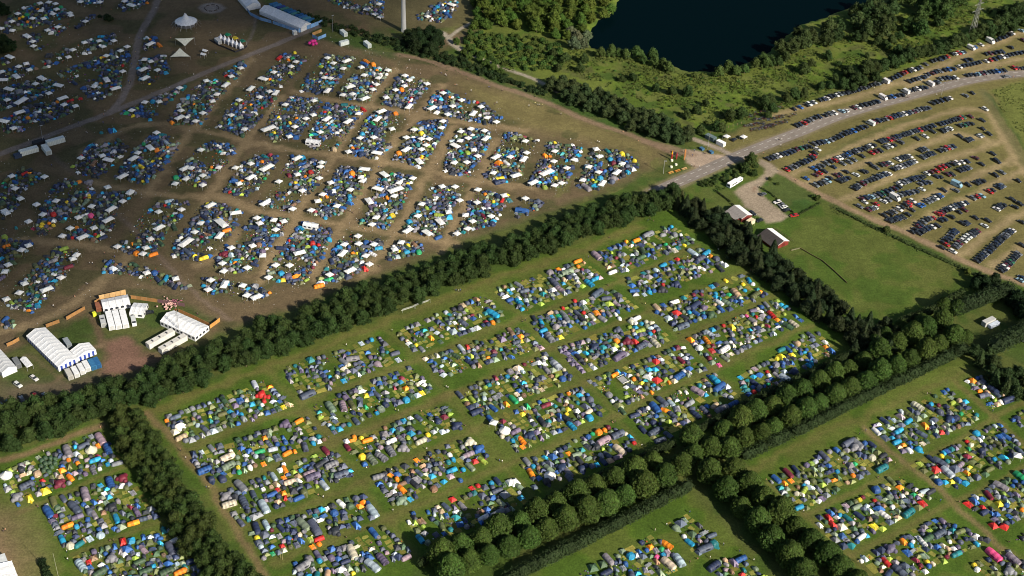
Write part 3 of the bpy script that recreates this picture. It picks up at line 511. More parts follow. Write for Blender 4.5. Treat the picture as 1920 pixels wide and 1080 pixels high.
# single trees elsewhere
for q, s in (((1408,299),1.45),((1398,310),.9),((1416,316),.7),((1389,306),.7)): tree(*q, BIG, 'at the corner by the gravel drive', (.040,.068,.018), s * .62, 'leafy', 5)
for i in range(34): tree(1318 + i * 3 + random.uniform(-6, 6), 345 - i * 1.1 + random.uniform(-5, 7), SHR, 'in the rough strip below the road', (.040,.066,.018), .9, 'low', .5)
for q in ((1376,318),(1380,322)): tree(*q, SHR, 'beside the white camper', (.10,.12,.035), .9, 'pale', .5)
many(zF, [(905,40),(930,70),(955,40),(985,60),(960,90)], SPR, 'at the top end of the mixed belt', (.045,.058,.020), .75, 'pale')
tree(1662, 430, WIL, 'beside the hedge below the car park', (.060,.074,.022), .55, 'small', 2); tree(1815, 508, WIL, 'beside the hedge below the car park', (.080,.105,.022), .5, 'pale', 2)
for q in ((1835,520),(1845,528),(1828,533),(1852,540)): tree(*q, BIG, 'at the lower corner of the car park', DARK, .6, 'dark', 3)
for q, s in ((Z(zE4,15,1010),.9),(Z(zE4,50,1035),.7),((1526,368),1.0),((1531,372),1.1),((1535,369),.9)): tree(*q, SHR, 'around the small paddock', (.045,.075,.018), s, 'low', .5)
for q, s in ((Z(zA,597,100),1.5),(Z(zA,620,110),1.2),(Z(zA,560,90),.9)): tree(*q, SHR, 'on the bank in the upper left camp', DARK, s, 'dark', 1)
for q in (Z(zA,20,230),Z(zA,60,255),Z(zA,30,270),Z(zA,-20,250),Z(zA,0,35),Z(zA,25,60)): tree(*q, BIG, 'at the upper left edge', DARK, .75, 'dark', 4)
for i in range(9): tree(78 + i * 2.2, 1053 + i * 4.5, SHR, 'in the short bush row by the flagpole', DARK, 1.0, 'dark', 1)
# clipped hedges: one thing each
def hedge(pts, wd, h, label, c, leaf=.62, wav=.25):
    pl = PP(pts)[:, :2]; rg = np.random.default_rng(int(pts[0][0])); out = []
    for a, b in zip(pl[:-1], pl[1:]):
        L = np.hypot(*(b - a)); ux = (b - a) / L; ny_ = np.array([-ux[1], ux[0]])
        for s in np.arange(0, L, .75):
            s += rg.uniform(-.3, .3); p = a + ux * s; rr = wd / 2 * rg.uniform(.85, 1.1); hh = h * rg.uniform(1 - wav, 1 + wav * .4)
            n = int(30 * h / 3); d = sph(n, rg); d[:, 2] = np.abs(d[:, 2]) * rg.choice([1, 1, 1, -.4], n)
            C = np.array([p[0], p[1], hh * .5]) + d * np.array([rr, rr, hh * .5]) * rg.uniform(.85, 1.08, (n, 1)); tt = np.ones((n, 3)) * rg.uniform(.75, 1.25, (n, 1))
            out += [leafD(C, d, leaf, rg, tt, .5)]
            if rg.random() < .5: out.append(coreD((p[0], p[1], hh * .45), (rr * .8, rr * .8, hh * .42)))
    o = link('hedge', tomesh('hedge', joinD(out)), None, c); setp(o, label, 'hedge')
hedge([(955,1092),(1090,1024),(1200,968),(1290,918)], 7, 6.2, 'long clipped hedge along the lower side of the avenue, left of the crossing', (.030,.048,.018))
hedge([(1396,862),(1500,812),(1620,752),(1720,704),(1808,660)], 7, 6.2, 'long clipped hedge along the lower side of the avenue, right of the crossing', (.030,.049,.018))
hedge([(790,1062),(900,1008),(1000,962),(1100,912),(1200,866),(1262,838)], 4.5, 5, 'hedge on the upper side of the avenue, left of the crossing', (.026,.041,.014))
hedge([(1290,822),(1400,765),(1500,716),(1600,668),(1680,628)], 4.5, 5, 'hedge on the upper side of the avenue, right of the crossing', (.026,.041,.014))
hedge([(1790,592),(1840,572),(1890,552)], 9, 8.5, 'tall thick hedge above the white cabin at the right edge', (.028,.046,.018), .8)
hedge([(1862,662),(1900,640),(1945,610)], 10, 8, 'tall thick hedge below the white cabin at the right edge', (.028,.046,.018), .8)
hedge([(1690,612),(1750,588),(1800,560)], 5, 6, 'hedge between the meadow and the end of the avenue', (.036,.056,.018), .8)
hedge([(1562,388),(1640,428),(1720,465),(1800,502),(1838,520)], 3.4, 1.2, 'low rough hedge between meadow and car park', (.050,.076,.022), .5, .5)
hedge([(1340,357),(1366,377),(1388,398)], 1.2, 1.1, 'thin dark hedge left of the gravel yard', (.026,.038,.014), .5)
hedge([(1424,352),(1443,362),(1462,378),(1490,402)], 1.0, .9, 'thin hedge between gravel yard and paddock', (.028,.042,.014), .5)
hedge([(1500,402),(1520,392),(1538,382)], 1.6, 1.2, 'ragged hedge at the lower side of the paddock', (.045,.066,.020), .5)
# tussocks: uncountable
def tussocks():
    rg = np.random.default_rng(5); out = []
    for poly, n, c, s in ((sp, 14000, (.070,.095,.022), 1.0), ([(700,60),(860,118),(1030,172),(1240,262),(1250,270),(1030,190),(860,140),(700,90)], 1200, (.05,.085,.02), .7), ([(1860,170),(1925,150),(1990,300),(1885,225)], 700, (.09,.11,.03), .7), ([(1562,385),(1840,515),(1836,525),(1556,396)], 500, (.055,.08,.022), .7), ([(1345,335),(1400,312),(1425,325),(1340,362)], 500, (.045,.08,.018), .8)):
        pl = PP(poly)[:, :2]; lo, hi = pl.min(0), pl.max(0); p = lo + (hi - lo) * rg.random((n * 3, 2)); p = p[pip(p, pl)][:n]; k = vnoise(p[:, 0], p[:, 1], 9, 3); p = p[k > rg.uniform(.25, .6, len(p))]
        m = 3; C = np.repeat(np.column_stack([p, np.full(len(p), .3)]), m, 0) + rg.normal(0, .35, (len(p) * m, 3)) * [1, 1, .4]
        d = leafD(C, np.tile([0, 0, 1.0], (len(C), 1)), s, rg, np.array(c) * rg.uniform(.6, 1.35, (len(C), 1)), .6); out.append(d)
    setp(link('tussock_grass', tomesh('tussock_grass', joinD(out))), 'rough tussock grass over the scrub by the lake', 'grass', None, 'stuff')
tussocks()
# ------------------------------------------------------------------ tents
def dome(d, cx, cy, rx, ry, h, n=16, rings=5, sq=.55, rot=0, ta=(1,1,1), tb=(1,1,1), z0=0.0, e=.85):
    v = []; fs = []; ts = []; p = 2 + sq * 2
    for i in range(rings):
        f = i / rings * math.pi / 2; z = h * math.sin(f) ** e if i else 0; r = math.cos(f) ** .9
        for k in range(n):
            a = 2 * math.pi * k / n; s = (abs(math.cos(a)) ** p + abs(math.sin(a)) ** p) ** (-1 / p) * (1 - sq * .25)
            s *= 1 + (.05 if (k % (n // 4)) == n // 8 else -.01)
            x, y = rx * r * s * math.cos(a), ry * r * s * math.sin(a); c_, s_ = math.cos(rot), math.sin(rot)
            v.append((cx + x * c_ - y * s_, cy + x * s_ + y * c_, z0 + z))
    v.append((cx, cy, z0 + h))
    for i in range(rings - 1):
        for k in range(n): k2 = (k + 1) % n; fs.append((i * n + k, i * n + k2, (i + 1) * n + k2, (i + 1) * n + k)); ts.append(k)
    for k in range(n): fs.append(((rings - 1) * n + k, (rings - 1) * n + (k + 1) % n, rings * n)); ts.append(k)
    o = len(d.v); d.v += v
    for f, k in zip(fs, ts):
        d.f.append(tuple(i + o for i in f)); d.m.append(FAB); seg = int(((k + n / 8) % n) / (n / 4)) % 2; d.t.append(ta if seg else tb)
def wedge(d, x0, x1, w0, w1, h0, h1, t=(1,1,1)):          # porch / vestibule
    d.add([(x0, -w0, 0), (x0, w0, 0), (x0, 0, h0), (x1, -w1, 0), (x1, w1, 0), (x1, 0, h1)], [(0, 3, 5, 2), (1, 2, 5, 4), (3, 4, 5), (0, 2, 1)], FAB, t)
DK = (.30, .30, .32); LT_ = (1.35, 1.35, 1.3)
def door(x, w, h, lean=.35, t=DK): return MB().add([(x, -w, .03), (x, w, .03), (x - lean, w * .25, h), (x - lean, -w * .25, h)], [(0, 1, 2, 3)], FAB, t).data()
def tent_dome(i):
    d = MB(); n = 16
    if i == 0: dome(d, 0, 0, 1.35, 1.2, 1.25, ta=(1.12,1.12,1.12), tb=(.8,.8,.82))
    if i == 1: dome(d, 0, 0, 1.25, 1.15, 1.2, ta=(1.4,1.4,1.4), tb=(.55,.55,.6)); 
    if i == 2: dome(d, -.2, 0, 1.3, 1.2, 1.25, tb=(.8,.8,.8)); wedge(d, .7, 1.7, .75, .25, .95, .25, (1.15,1.15,1.15))
    if i == 3: dome(d, 0, 0, 1.5, .95, 1.05, tb=(1.3,1.3,1.2))
    if i == 4: dome(d, 0, 0, 1.4, 1.4, 1.35, 12, 4, .8, .2, tb=(.75,.75,.8))
    return Proto('dome_tent', [('fly', d.data(), -1, None), ('door', door(1.22 if i != 3 else 1.45, .42, .85, .5, DK if i % 2 else LT_), 0, None)], 2.7, True)
def tent_pyr(i):                                           # small tents whose poles cross in a point, flat facets
    d = MB(); h = (1.25, 1.1, 1.45, 1.2)[i]; L, w = ((1.3, 1.2), (1.5, 1.05), (1.45, 1.45), (1.6, .95))[i]
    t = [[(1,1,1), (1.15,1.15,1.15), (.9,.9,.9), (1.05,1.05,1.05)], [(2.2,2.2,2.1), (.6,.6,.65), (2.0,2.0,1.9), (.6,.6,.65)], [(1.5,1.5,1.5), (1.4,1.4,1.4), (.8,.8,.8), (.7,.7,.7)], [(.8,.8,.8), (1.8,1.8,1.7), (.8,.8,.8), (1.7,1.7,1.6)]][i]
    pts = [(-L, -w, 0), (L, -w, 0), (L, w, 0), (-L, w, 0), (-L * .62, -w * .58, h * .62), (L * .62, -w * .58, h * .62), (L * .62, w * .58, h * .62), (-L * .62, w * .58, h * .62), (-.15 * (i % 2), 0, h)]
    for k in range(4): d.add([pts[k], pts[(k + 1) % 4], pts[4 + (k + 1) % 4], pts[4 + k], pts[8]], [(0, 1, 2, 3), (3, 2, 4)], FAB, t[k])
    if i == 3: wedge(d, L * .8, L * 1.5, w * .6, .15, h * .45, .1, (.8,.8,.8))
    return Proto('peaked_tent', [('fly', d.data(), -1, None), ('door', MB().add([(L + .02, -w * .45, .04), (L + .02, w * .45, .04), (L * .66, 0, h * .6)], [(0, 1, 2)], FAB, DK if i % 2 else LT_).data(), 0, None)], 2.7, True)
def tent_tunnel(i, big=False):
    d = MB(); L, w, h = ((2.3, 1.15, 1.35), (2.6, 1.3, 1.5), (2.0, 1.2, 1.3), (2.4, 1.2, 1.3))[i] if not big else ((3.3, 1.7, 2.0), (3.0, 1.6, 1.95), (3.6, 1.75, 2.0), (3.2, 1.7, 1.9))[i]
    hoops = (3, 4, 3, 3)[i] + (1 if big else 0); n = 10; rings = []
    xs = np.linspace(-L, L, hoops * 2 - 1)
    for j, x in enumerate(xs):
        k = 1 if j % 2 == 0 else .955; endk = (.80 if j == 0 else 1) * (.93 if j == len(xs) - 1 else 1)
        rings.append([(x, -w * k * math.cos(math.pi * a / n) * (.5 + .5 * endk), h * k * endk * max(math.sin(math.pi * a / n), 0) ** .8) for a in range(n + 1)])
    for j in range(len(rings) - 1):
        tt = (1, 1, 1) if j % 2 == 0 else ((.86, .86, .88) if i in (0, 2) else (.66, .66, .7))
        if i == 3 and j >= len(rings) - 3: tt = (1.3, 1.3, 1.25)
        for a in range(n): d.add([rings[j][a], rings[j + 1][a], rings[j + 1][a + 1], rings[j][a + 1]], [(0, 1, 2, 3)], FAB, tt)
    for j, x2, hz in ((0, -L - .45, .12), (len(rings) - 1, L + .22, .05)):
        rg_ = rings[j]; t_ = [(x2, -q[1] * -.55, q[2] * hz) for q in rg_]
        for a in range(n): 
            f = [rg_[a], rg_[a + 1], t_[a + 1], t_[a]]; d.add(f, [(0, 1, 2, 3)], FAB, (.9, .9, .9) if j == 0 else (.62, .62, .65))
    ww = [MB().box(-L * .1, L * .5, -w * .99, -w * .9, h * .35, h * .62, FAB, (.25, .25, .28)).data(), MB().box(-L * .1, L * .5, w * .9, w * .99, h * .35, h * .62, FAB, (.25, .25, .28)).data()]
    dd = MB().add([(L + .25, -w * .4, .03), (L + .25, w * .4, .03), (L + .08, w * .35, h * .75), (L + .08, -w * .35, h * .75)], [(0, 1, 2, 3)], FAB, DK if i % 2 else LT_).data()
    return Proto('family_tent' if big else 'tunnel_tent', [('fly', d.data(), -1, None), ('door', dd, 0, None), ('window', ww[0], 0, None), ('window', ww[1], 0, None)][:4 if big else 2], 6.5 if big else 4.6, True)
def tent_bell():
    d = MB(); n = 20; R0 = 2.6; vs = []; fs = []
    for r, z in ((R0, .75), (R0 * .62, 1.45), (R0 * .3, 2.2), (.06, 3.1)):
        for k in range(n): a = 2 * math.pi * k / n; rr = r * (1 + (.02 if k % 2 else -.02)); vs.append((rr * math.cos(a), rr * math.sin(a), z))
    for j in range(3):
        for k in range(n): fs.append((j * n + k, j * n + (k + 1) % n, (j + 1) * n + (k + 1) % n, (j + 1) * n + k))
    d.add(vs, fs, FAB); w_ = MB()
    for k in range(n):
        a, b = 2 * math.pi * k / n, 2 * math.pi * (k + 1) / n; w_.add([(R0 * math.cos(a), R0 * math.sin(a), 0), (R0 * math.cos(b), R0 * math.sin(b), 0), (R0 * math.cos(b), R0 * math.sin(b), .75), (R0 * math.cos(a), R0 * math.sin(a), .75)], [(0, 1, 2, 3)], FAB, (.85, .85, .82))
    g = MB()
    for k in range(0, n, 2): a = 2 * math.pi * k / n; g.bar((R0 * math.cos(a), R0 * math.sin(a), .8), ((R0 + 1.3) * math.cos(a), (R0 + 1.3) * math.sin(a), .02), .02, n=3, mat=FAB, tint=(.8, .8, .7))
    return Proto('bell_tent', [('roof', d.data(), -1, None), ('wall', w_.data(), 0, None), ('guy_lines', g.data(), 0, None), ('door', MB().add([(R0 + .03, -.5, 0), (R0 + .03, .5, 0), (R0 - .9, 0, 1.5)], [(0, 1, 2)], FAB, DK).data(), 0, None)], 5.2, True)
def tent_star(i):                                          # large multi-room dome
    d = MB(); dome(d, 0, 0, 2.1, 2.1, 2.0, 16, 5, .2)
    for k in range(3 if i else 4): a = 2 * math.pi * k / (3 if i else 4) + .4; dome(d, 2.0 * math.cos(a), 2.0 * math.sin(a), 1.25, 1.1, 1.3, 12, 4, .4, a, (.85,.85,.88), (.95,.95,.95))
    return Proto('large_tent', [('fly', d.data(), -1, None), ('door', door(2.15, .6, 1.4, .7), 0, None)], 6, True)
def gazebo(w, l, nm='party_gazebo', h=2.1, rise=.75):
    d = MB(); x, y = l / 2, w / 2; n = 1
    rd = max(0, x - y); P0 = [(-x, -y, h), (x, -y, h), (x, y, h), (-x, y, h), (-rd, 0, h + rise), (rd, 0, h + rise)] if rd > .2 else [(-x, -y, h), (x, -y, h), (x, y, h), (-x, y, h), (0, 0, h + rise)]
    F_ = [(0, 1, 5, 4), (1, 2, 5), (2, 3, 4, 5), (3, 0, 4)] if rd > .2 else [(0, 1, 4), (1, 2, 4), (2, 3, 4), (3, 0, 4)]
    d.add(P0, F_, FAB); v = MB(); Q = P0[:4]
    for k in range(4): a, b = Q[k], Q[(k + 1) % 4]; v.add([(*a[:2], h - .28), (*b[:2], h - .28), b, a], [(0, 1, 2, 3)], FAB, (.9, .9, .9))
    ps = [('roof', d.data(), -1, None), ('valance', v.data(), -1, None)]
    for sx in ([-1, 1] if l < 5 else [-1, 0, 1]):
        for sy in (-1, 1): ps.append(('leg', MB().bar((sx * (x - .05), sy * (y - .05), 0), (sx * (x - .05), sy * (y - .05), h), .05, n=4, mat=METAL, tint=(.7, .7, .7)).data(), -1, (1, 1, 1)))
    return Proto(nm, ps, max(w, l))
def tarp(i):
    rg = np.random.default_rng(i); d = MB(); n = 5; v = []
    for a in range(n):
        for b in range(n): v.append(((a - 2) * .62 + rg.normal(0, .1), (b - 2) * .5 + rg.normal(0, .1), max(.05, .45 + rg.normal(0, .28) - .1 * abs(a - 2))))
    d.add(v, [(a * n + b, a * n + b + 1, (a + 1) * n + b + 1, (a + 1) * n + b) for a in range(n - 1) for b in range(n - 1)], FAB)
    return Proto('collapsed_tarp', [('sheet', d.data(), -1, None)], 2.5, True)
DOMES = [tent_dome(i) for i in range(5)]; PYR = [tent_pyr(i) for i in range(4)]; TUN = [tent_tunnel(i) for i in range(4)]; FAM = [tent_tunnel(i, True) for i in range(4)]
BELL = tent_bell(); STAR = [tent_star(i) for i in range(2)]; GAZ = gazebo(3, 3); GAZ2 = gazebo(3, 5.6); GAZ3 = gazebo(4, 9); TARP = [tarp(i) for i in range(5)]
C_ = dict(navy=(.026,.038,.085), slate=(.070,.085,.125), blue=(.025,.085,.26), grey=(.19,.19,.21), dark=(.028,.032,.042), green=(.045,.085,.045), olive=(.105,.115,.045), lime=(.24,.33,.05),
          cyan=(.02,.24,.42), teal=(.015,.15,.17), white=(.70,.70,.68), cream=(.50,.45,.34), orange=(.75,.22,.015), red=(.42,.022,.02), yellow=(.68,.52,.03), purple=(.115,.095,.155), brown=(.19,.115,.07), maroon=(.14,.018,.035),
          sage=(.17,.215,.15), pale=(.36,.42,.47), tan=(.42,.30,.19), pink=(.65,.08,.22), emerald=(.02,.28,.11), mauve=(.26,.20,.24))
NICE = dict(navy='navy blue', slate='slate blue', blue='bright blue', grey='grey', dark='near-black', green='dark green', olive='olive', lime='lime green', cyan='sky blue', teal='teal', white='white', cream='cream', orange='orange', red='red', yellow='yellow', purple='dull purple', brown='brown', maroon='maroon', sage='sage green', pale='pale blue-grey', tan='tan', pink='pink', emerald='emerald', mauve='mauve')
PAL_M = 'navy 15 slate 20 blue 9 grey 13 dark 9 green 9 olive 7 lime 3 cyan 5.5 teal 3 white 4 cream 4 orange 1.2 red 1 yellow 1.2 purple 5 brown 2 maroon 2 sage 6 pale 6 tan 2 emerald .4 mauve 2'
PAL_U = 'navy 28 slate 10 blue 10 grey 6 dark 22 green 12 olive 8 lime 2 cyan 5 teal 5 white 3 orange 1 red 1 yellow 1 purple 5 brown 1 maroon 1 sage 3 pale 3 emerald 1'
def pal(s): a = s.split(); return a[::2], [float(x) for x in a[1::2]]
PM, PU = pal(PAL_M), pal(PAL_U)
OCC = {}
def occ_ok(x, y, r, k=.88):
    c = int(x // 8), int(y // 8)
    for a in (-1, 0, 1):
        for b in (-1, 0, 1):
            for (u, v, q) in OCC.get((c[0] + a, c[1] + b), ()):
                if (u - x) ** 2 + (v - y) ** 2 < ((r + q) * k) ** 2: return False
    return True
def occ_add(x, y, r): OCC.setdefault((int(x // 8), int(y // 8)), []).append((x, y, r))
WHERE = []                                                  # (world outline, phrase)
SN = ['far left', 'left', 'middle', 'right', 'far right']; PN = ['top', 'second', 'third', 'fourth', 'bottom']
for i, st in enumerate(MF):
    for j, b in enumerate(st): WHERE.append((PP(b)[:, :2], f'in {PN[j]} plot of {SN[i]} strip, central field', 'M'))
for j, b in enumerate(LF): WHERE.append((PP(b)[:, :2], f'in {["top","middle","bottom"][j]} plot, lower left field', 'M'))
for j, b in enumerate(BF): WHERE.append((PP(b)[:, :2], f'in {["upper","left","right"][j]} plot, bottom middle field', 'M'))
for i, st in enumerate(RF):
    for j, b in enumerate(st): WHERE.append((PP(b)[:, :2], f'in {PN[j]} plot of {["left","middle","right"][i]} strip, lower right field', 'M'))
def cname_pos(c):
    x, y = c; return ('upper ' if y < 190 else 'middle ' if y < 370 else 'lower ') + ('left' if x < 320 else 'centre' if x < 760 else 'right')
UC = {}
for b in UF:
    c = np.mean(b, 0); UC.setdefault(cname_pos(c), []).append((tuple(c), b))
for nm_, L in UC.items():
    L.sort(key=lambda q: q[0][0])
    for k, (c, b) in enumerate(L): WHERE.append((PP(b)[:, :2], f'in {ordn(k + 1)} block of the big camp, {nm_}', 'U'))
CEN = np.array([w_[0].mean(0) for w_ in WHERE])
def where_of(x, y):
    d = np.hypot(CEN[:, 0] - x, CEN[:, 1] - y); best = None
    for k in np.argsort(d)[:4]:
        if pip(np.array([[x, y]]), WHERE[k][0])[0]: return WHERE[k][1]
        e = segdist(np.array([[x, y]]), WHERE[k][0], True)[0]
        if best is None or e < best[0]: best = (e, WHERE[k][1])
    return best[1]
TYPES = dict(d=(DOMES, 1.0, 1.35), D=(DOMES, 1.5, 2.0), p=(PYR, 1.0, 1.35), P=(PYR, 1.4, 1.8), t=(TUN, 1.0, 2.0), T=(FAM, 1.0, 2.7), b=([BELL], 1.0, 2.7), s=(STAR, 1.0, 2.9), g=([GAZ], 1.1, 1.8), w=([GAZ2], 1.1, 2.4), W=([GAZ3], 1.0, 3.2), x=(TARP, 1.1, 1.3))
def put(x, y, ty, cn, rz, camp='M', sc=1.0):
    pr, s, r = TYPES[ty]; p = random.choice(pr); s *= sc; c = gcol(C_[cn], .10) if cn not in ('white',) else gcol(C_[cn], .03)
    occ_add(x, y, r * sc)
    cat = 'gazebo' if ty in 'gwW' else 'tarp' if ty == 'x' else 'tent'
    inst(p.name + 's', p, (x, y, 0), rz, (s, s, s * random.uniform(.92, 1.08)), c, NICE[cn], where_of(x, y), cat, p.name.replace('_', ' ') + 's on the camp ground')
def parse(zone, txt, camp='M'):
    for tok in txt.split():
        f = tok.split(','); px, py = Z(zone, float(f[0]), float(f[1])); ty = f[2][0]; ax = f[2][1:] ; cn = f[3] if len(f) > 3 else 'white'
        q = P(px, py, 2.2 if ty in 'gwW' else .5)
        rz = (H2 if '2' in ax else H1) + random.gauss(0, .12)
        if ty in 'gwW': rz = (H1 if '1' in ax else H2) + random.gauss(0, .25) + .35
        put(q[0], q[1], ty, cn, rz, camp)
parse(zH, '565,310,T,mauve 605,365,T,blue 380,380,T,grey 395,525,t,orange 380,795,t2,orange 750,780,t2,orange 1015,1055,t2,orange 937,205,d,orange 1020,298,t2,tan 385,425,d,orange 437,445,d,orange 350,482,p,orange 210,505,D,tan 35,513,b,white 513,372,b,cream 985,265,P,cream 165,640,P,yellow 255,600,P,yellow 335,560,s,maroon 690,530,s,maroon 272,720,T,blue 420,695,T,slate 435,745,t2,purple 480,620,T,mauve 620,555,T,blue 565,850,D,pale 690,885,P,red 715,925,P,blue 630,980,s,grey 455,1020,T,pale 1280,410,T2,cream 1285,460,T2,sage 1150,485,T2,blue 1355,575,T,grey 1425,620,t,slate 1370,660,T,slate 1290,675,T2,cream 1270,630,s,grey 1150,250,t,slate 1370,195,D,grey 1250,168,t2,olive 985,185,t2,slate 820,1050,t2,green 940,1055,T2,green 497,1000,p,red 960,925,T,slate 805,930,t,mauve 900,890,p,cyan 350,875,t,cyan 395,910,D,cream 445,900,t2,teal 535,425,t2,cyan 605,450,d,cyan 660,445,t2,grey 505,720,D,slate 530,735,t,grey 630,695,s,dark 770,720,t,purple 785,1000,t2,green 95,635,s,grey 150,570,T2,slate 240,560,d,slate 100,675,d,blue 30,570,d,pale 920,960,d,brown 470,820,d,purple 1190,540,D,navy 1180,180,d,lime 255,445,d,green 280,440,d,green 230,460,d,green 260,470,d,green 290,465,d,green 235,430,d,green 310,445,d,green 255,415,d,green 285,415,d,green 310,420,d,green 245,485,d,green 275,490,d,green')
parse(zI, '242,207,t2,orange 175,388,t2,orange 218,377,d,orange 42,447,p,orange 48,300,p,orange 162,482,t,orange 157,525,p,orange 155,610,p,orange 605,660,p,orange 585,683,p,orange 318,913,p,orange 355,898,d,orange 820,590,t,orange 793,533,d,orange 1000,590,D,brown 905,425,p,orange 627,315,t2,orange 553,297,d,orange 597,408,D,yellow 30,60,s,red 70,70,d,red 45,95,d,red 355,870,t2,red 147,910,p,red 515,355,t,maroon 1248,570,d,red 1215,582,p,red 1105,645,p,red 1232,432,p,red 1400,262,b,white 1337,217,g,white 1430,550,P,white 480,672,t,white 655,715,T,pale 818,655,s,sage 1205,325,s,cream 190,550,t2,cream 680,162,d,cyan 885,727,d,blue 563,790,P,blue 1100,485,t2,cyan 1165,480,d,cyan 930,870,d,cyan 650,425,T,sage 705,410,T,grey 757,377,T,grey 425,455,T2,grey 480,510,T2,slate 320,520,T2,purple 45,690,T,pale 265,790,T,sage 540,945,T,cream 265,1025,T2,grey 655,1020,T,pale 1130,235,s,navy 445,828,s,dark 167,225,s,purple 290,60,T2,slate 420,130,T,sage 490,125,T,mauve 505,75,D,purple 90,620,t2,blue 40,590,d,white 85,577,d,tan 240,640,t2,blue 710,985,T,purple 845,975,t2,mauve 1280,750,t2,white 1360,730,T2,grey 440,725,D,blue 845,90,D,cyan 730,115,D,navy 915,190,t,slate 1275,625,P,slate 1380,670,t,sage 100,520,t,pale 125,660,p,tan 300,500,t2,mauve 20,380,t2,emerald 95,365,t2,pale 175,760,p,blue 1070,690,t,slate 1160,685,t,grey 690,520,t2,grey 855,540,D,navy 1150,540,d,blue 1255,365,s,blue 1195,395,t2,mauve 1275,430,t,lime 855,300,d,lime 1145,60,t,slate 925,870,t,cyan 760,320,t2,white 830,360,s,grey 930,320,t2,cream 1000,265,p,pale 1050,265,p,pale 1335,135,t,blue 140,480,p,white 155,450,d,white 400,700,p,white 860,775,d,white 930,770,P,brown')
parse(zJ, '107,500,t,orange 320,388,p,orange 55,318,t,orange 60,350,p,orange 785,45,d,orange 318,52,d,orange 872,903,t,orange 780,913,p,orange 487,270,D,orange 522,257,d,orange 687,330,d,red 213,517,b,white 880,1010,T,cream 940,992,T,pale 1085,925,T2,slate 800,270,T2,slate 805,133,T,blue 1165,20,T2,blue 1045,40,T,mauve 1180,140,T2,grey 605,372,T,cream 515,318,T2,mauve 595,285,T2,slate 230,405,P,blue 280,470,s,navy 1015,840,P,green 455,1030,P,green 510,1010,P,green 530,1060,t2,navy 835,1060,P,sage 190,118,t2,maroon 430,155,t2,cream 315,138,p,yellow 270,178,P,blue 335,235,t,cyan 105,290,s,navy 1110,178,d,brown 880,285,t,slate 835,315,t2,slate 665,293,p,cyan 325,530,t,slate 380,430,t,dark 540,400,t,slate 595,410,t2,mauve 970,858,d,white 1000,890,t,cyan 1055,878,d,mauve 875,945,P,mauve 815,970,d,pink 715,940,p,blue 850,958,d,cyan 15,550,P,white 40,575,t,sage 120,460,d,cyan 60,460,d,olive 980,45,d,white 895,105,t,pale 1100,120,p,blue 600,120,P,olive 545,60,D,grey 610,125,p,sage 20,265,t2,purple 5,318,d,cyan 565,95,d,white 925,810,D,sage 950,780,P,slate 1135,1025,T2,navy 1245,1000,P,purple 1305,1045,d,teal 1200,990,d,tan 1165,1000,d,sage 640,1010,d,blue 620,150,t,green 1140,120,t2,tan 1245,110,t2,blue 690,175,t2,navy 735,255,t,navy')
parse(zF, '370,388,t2,orange 700,270,t2,orange 263,432,p,orange 372,417,d,orange 477,678,P,orange 1005,830,P,orange 1095,835,t,orange 52,808,p,orange 1260,568,T,tan 950,945,t,maroon 650,840,s,maroon 468,487,t2,cyan 38,617,t,cyan 175,778,t2,cyan 1175,657,t,blue 508,897,d,cyan 770,995,p,cyan 805,995,p,cyan 1195,885,T2,white 913,617,t2,white 212,820,T,grey 1120,690,s,green 1370,580,T2,olive 605,925,T2,purple 940,1035,T2,blue 915,325,P,cream 930,375,p,red 1220,573,p,emerald 1300,517,d,yellow 970,298,d,yellow 1237,757,P,yellow 925,678,P,red 850,520,d,red 353,610,d,red 1145,1060,T,cyan 35,990,P,cream 183,930,p,cream 790,325,d,blue 545,628,P,lime 310,450,T2,sage 240,512,T,slate 35,520,t,grey 70,555,t2,slate 270,545,t,mauve 765,240,T2,grey 915,240,D,grey 475,358,T,mauve 565,450,t2,white 620,385,D,slate 865,340,D,slate 850,410,t2,cyan 810,440,D,pale 925,520,s,navy 845,550,s,dark 770,475,P,grey 1100,385,P,blue 1150,375,D,slate 1180,395,p,white 480,570,T2,slate 545,685,t,grey 595,670,d,blue 685,725,t,white 670,730,D,cream 290,685,t,grey 365,680,t,slate 390,710,t,dark 605,710,d,white 720,780,t2,lime 580,860,P,lime 690,840,P,red 575,880,p,white 730,865,T2,slate 465,870,s,navy 700,710,t2,white 1000,650,t2,slate 1030,640,T2,navy 960,755,T2,slate 1035,680,t,blue 880,705,P,pale 1110,795,t,pale 1200,935,t,sage 1190,750,d,red 1165,970,p,pink 1340,775,p,cyan 1245,860,p,cream 1320,695,d,pink 1375,700,d,red 1285,1040,p,cyan 810,950,P,red 685,1050,d,orange 815,1055,P,red 1145,570,d,cyan 275,780,d,pale 250,975,T,pale 195,1000,t,grey 285,1050,D,blue 185,965,p,white 295,885,p,purple 310,905,p,purple 328,925,p,purple 345,945,p,purple 362,965,p,purple 380,985,p,purple 398,1005,p,purple 275,890,p,purple 320,940,p,purple 340,965,p,purple 300,870,p,purple')
parse(zG, '20,688,t,red 52,715,p,orange 75,885,t2,teal 75,922,P,yellow 50,935,d,yellow 95,715,d,blue 185,718,p,blue 155,695,p,blue 195,810,d,sage 240,805,t,slate 285,795,d,slate 320,840,p,white 325,868,p,orange 355,890,P,blue 150,1010,s,navy 100,1050,T,pale 45,970,D,grey 5,1030,d,white 245,960,d,cyan 1150,1060,P,orange 1180,1045,d,blue 1210,1065,P,slate')
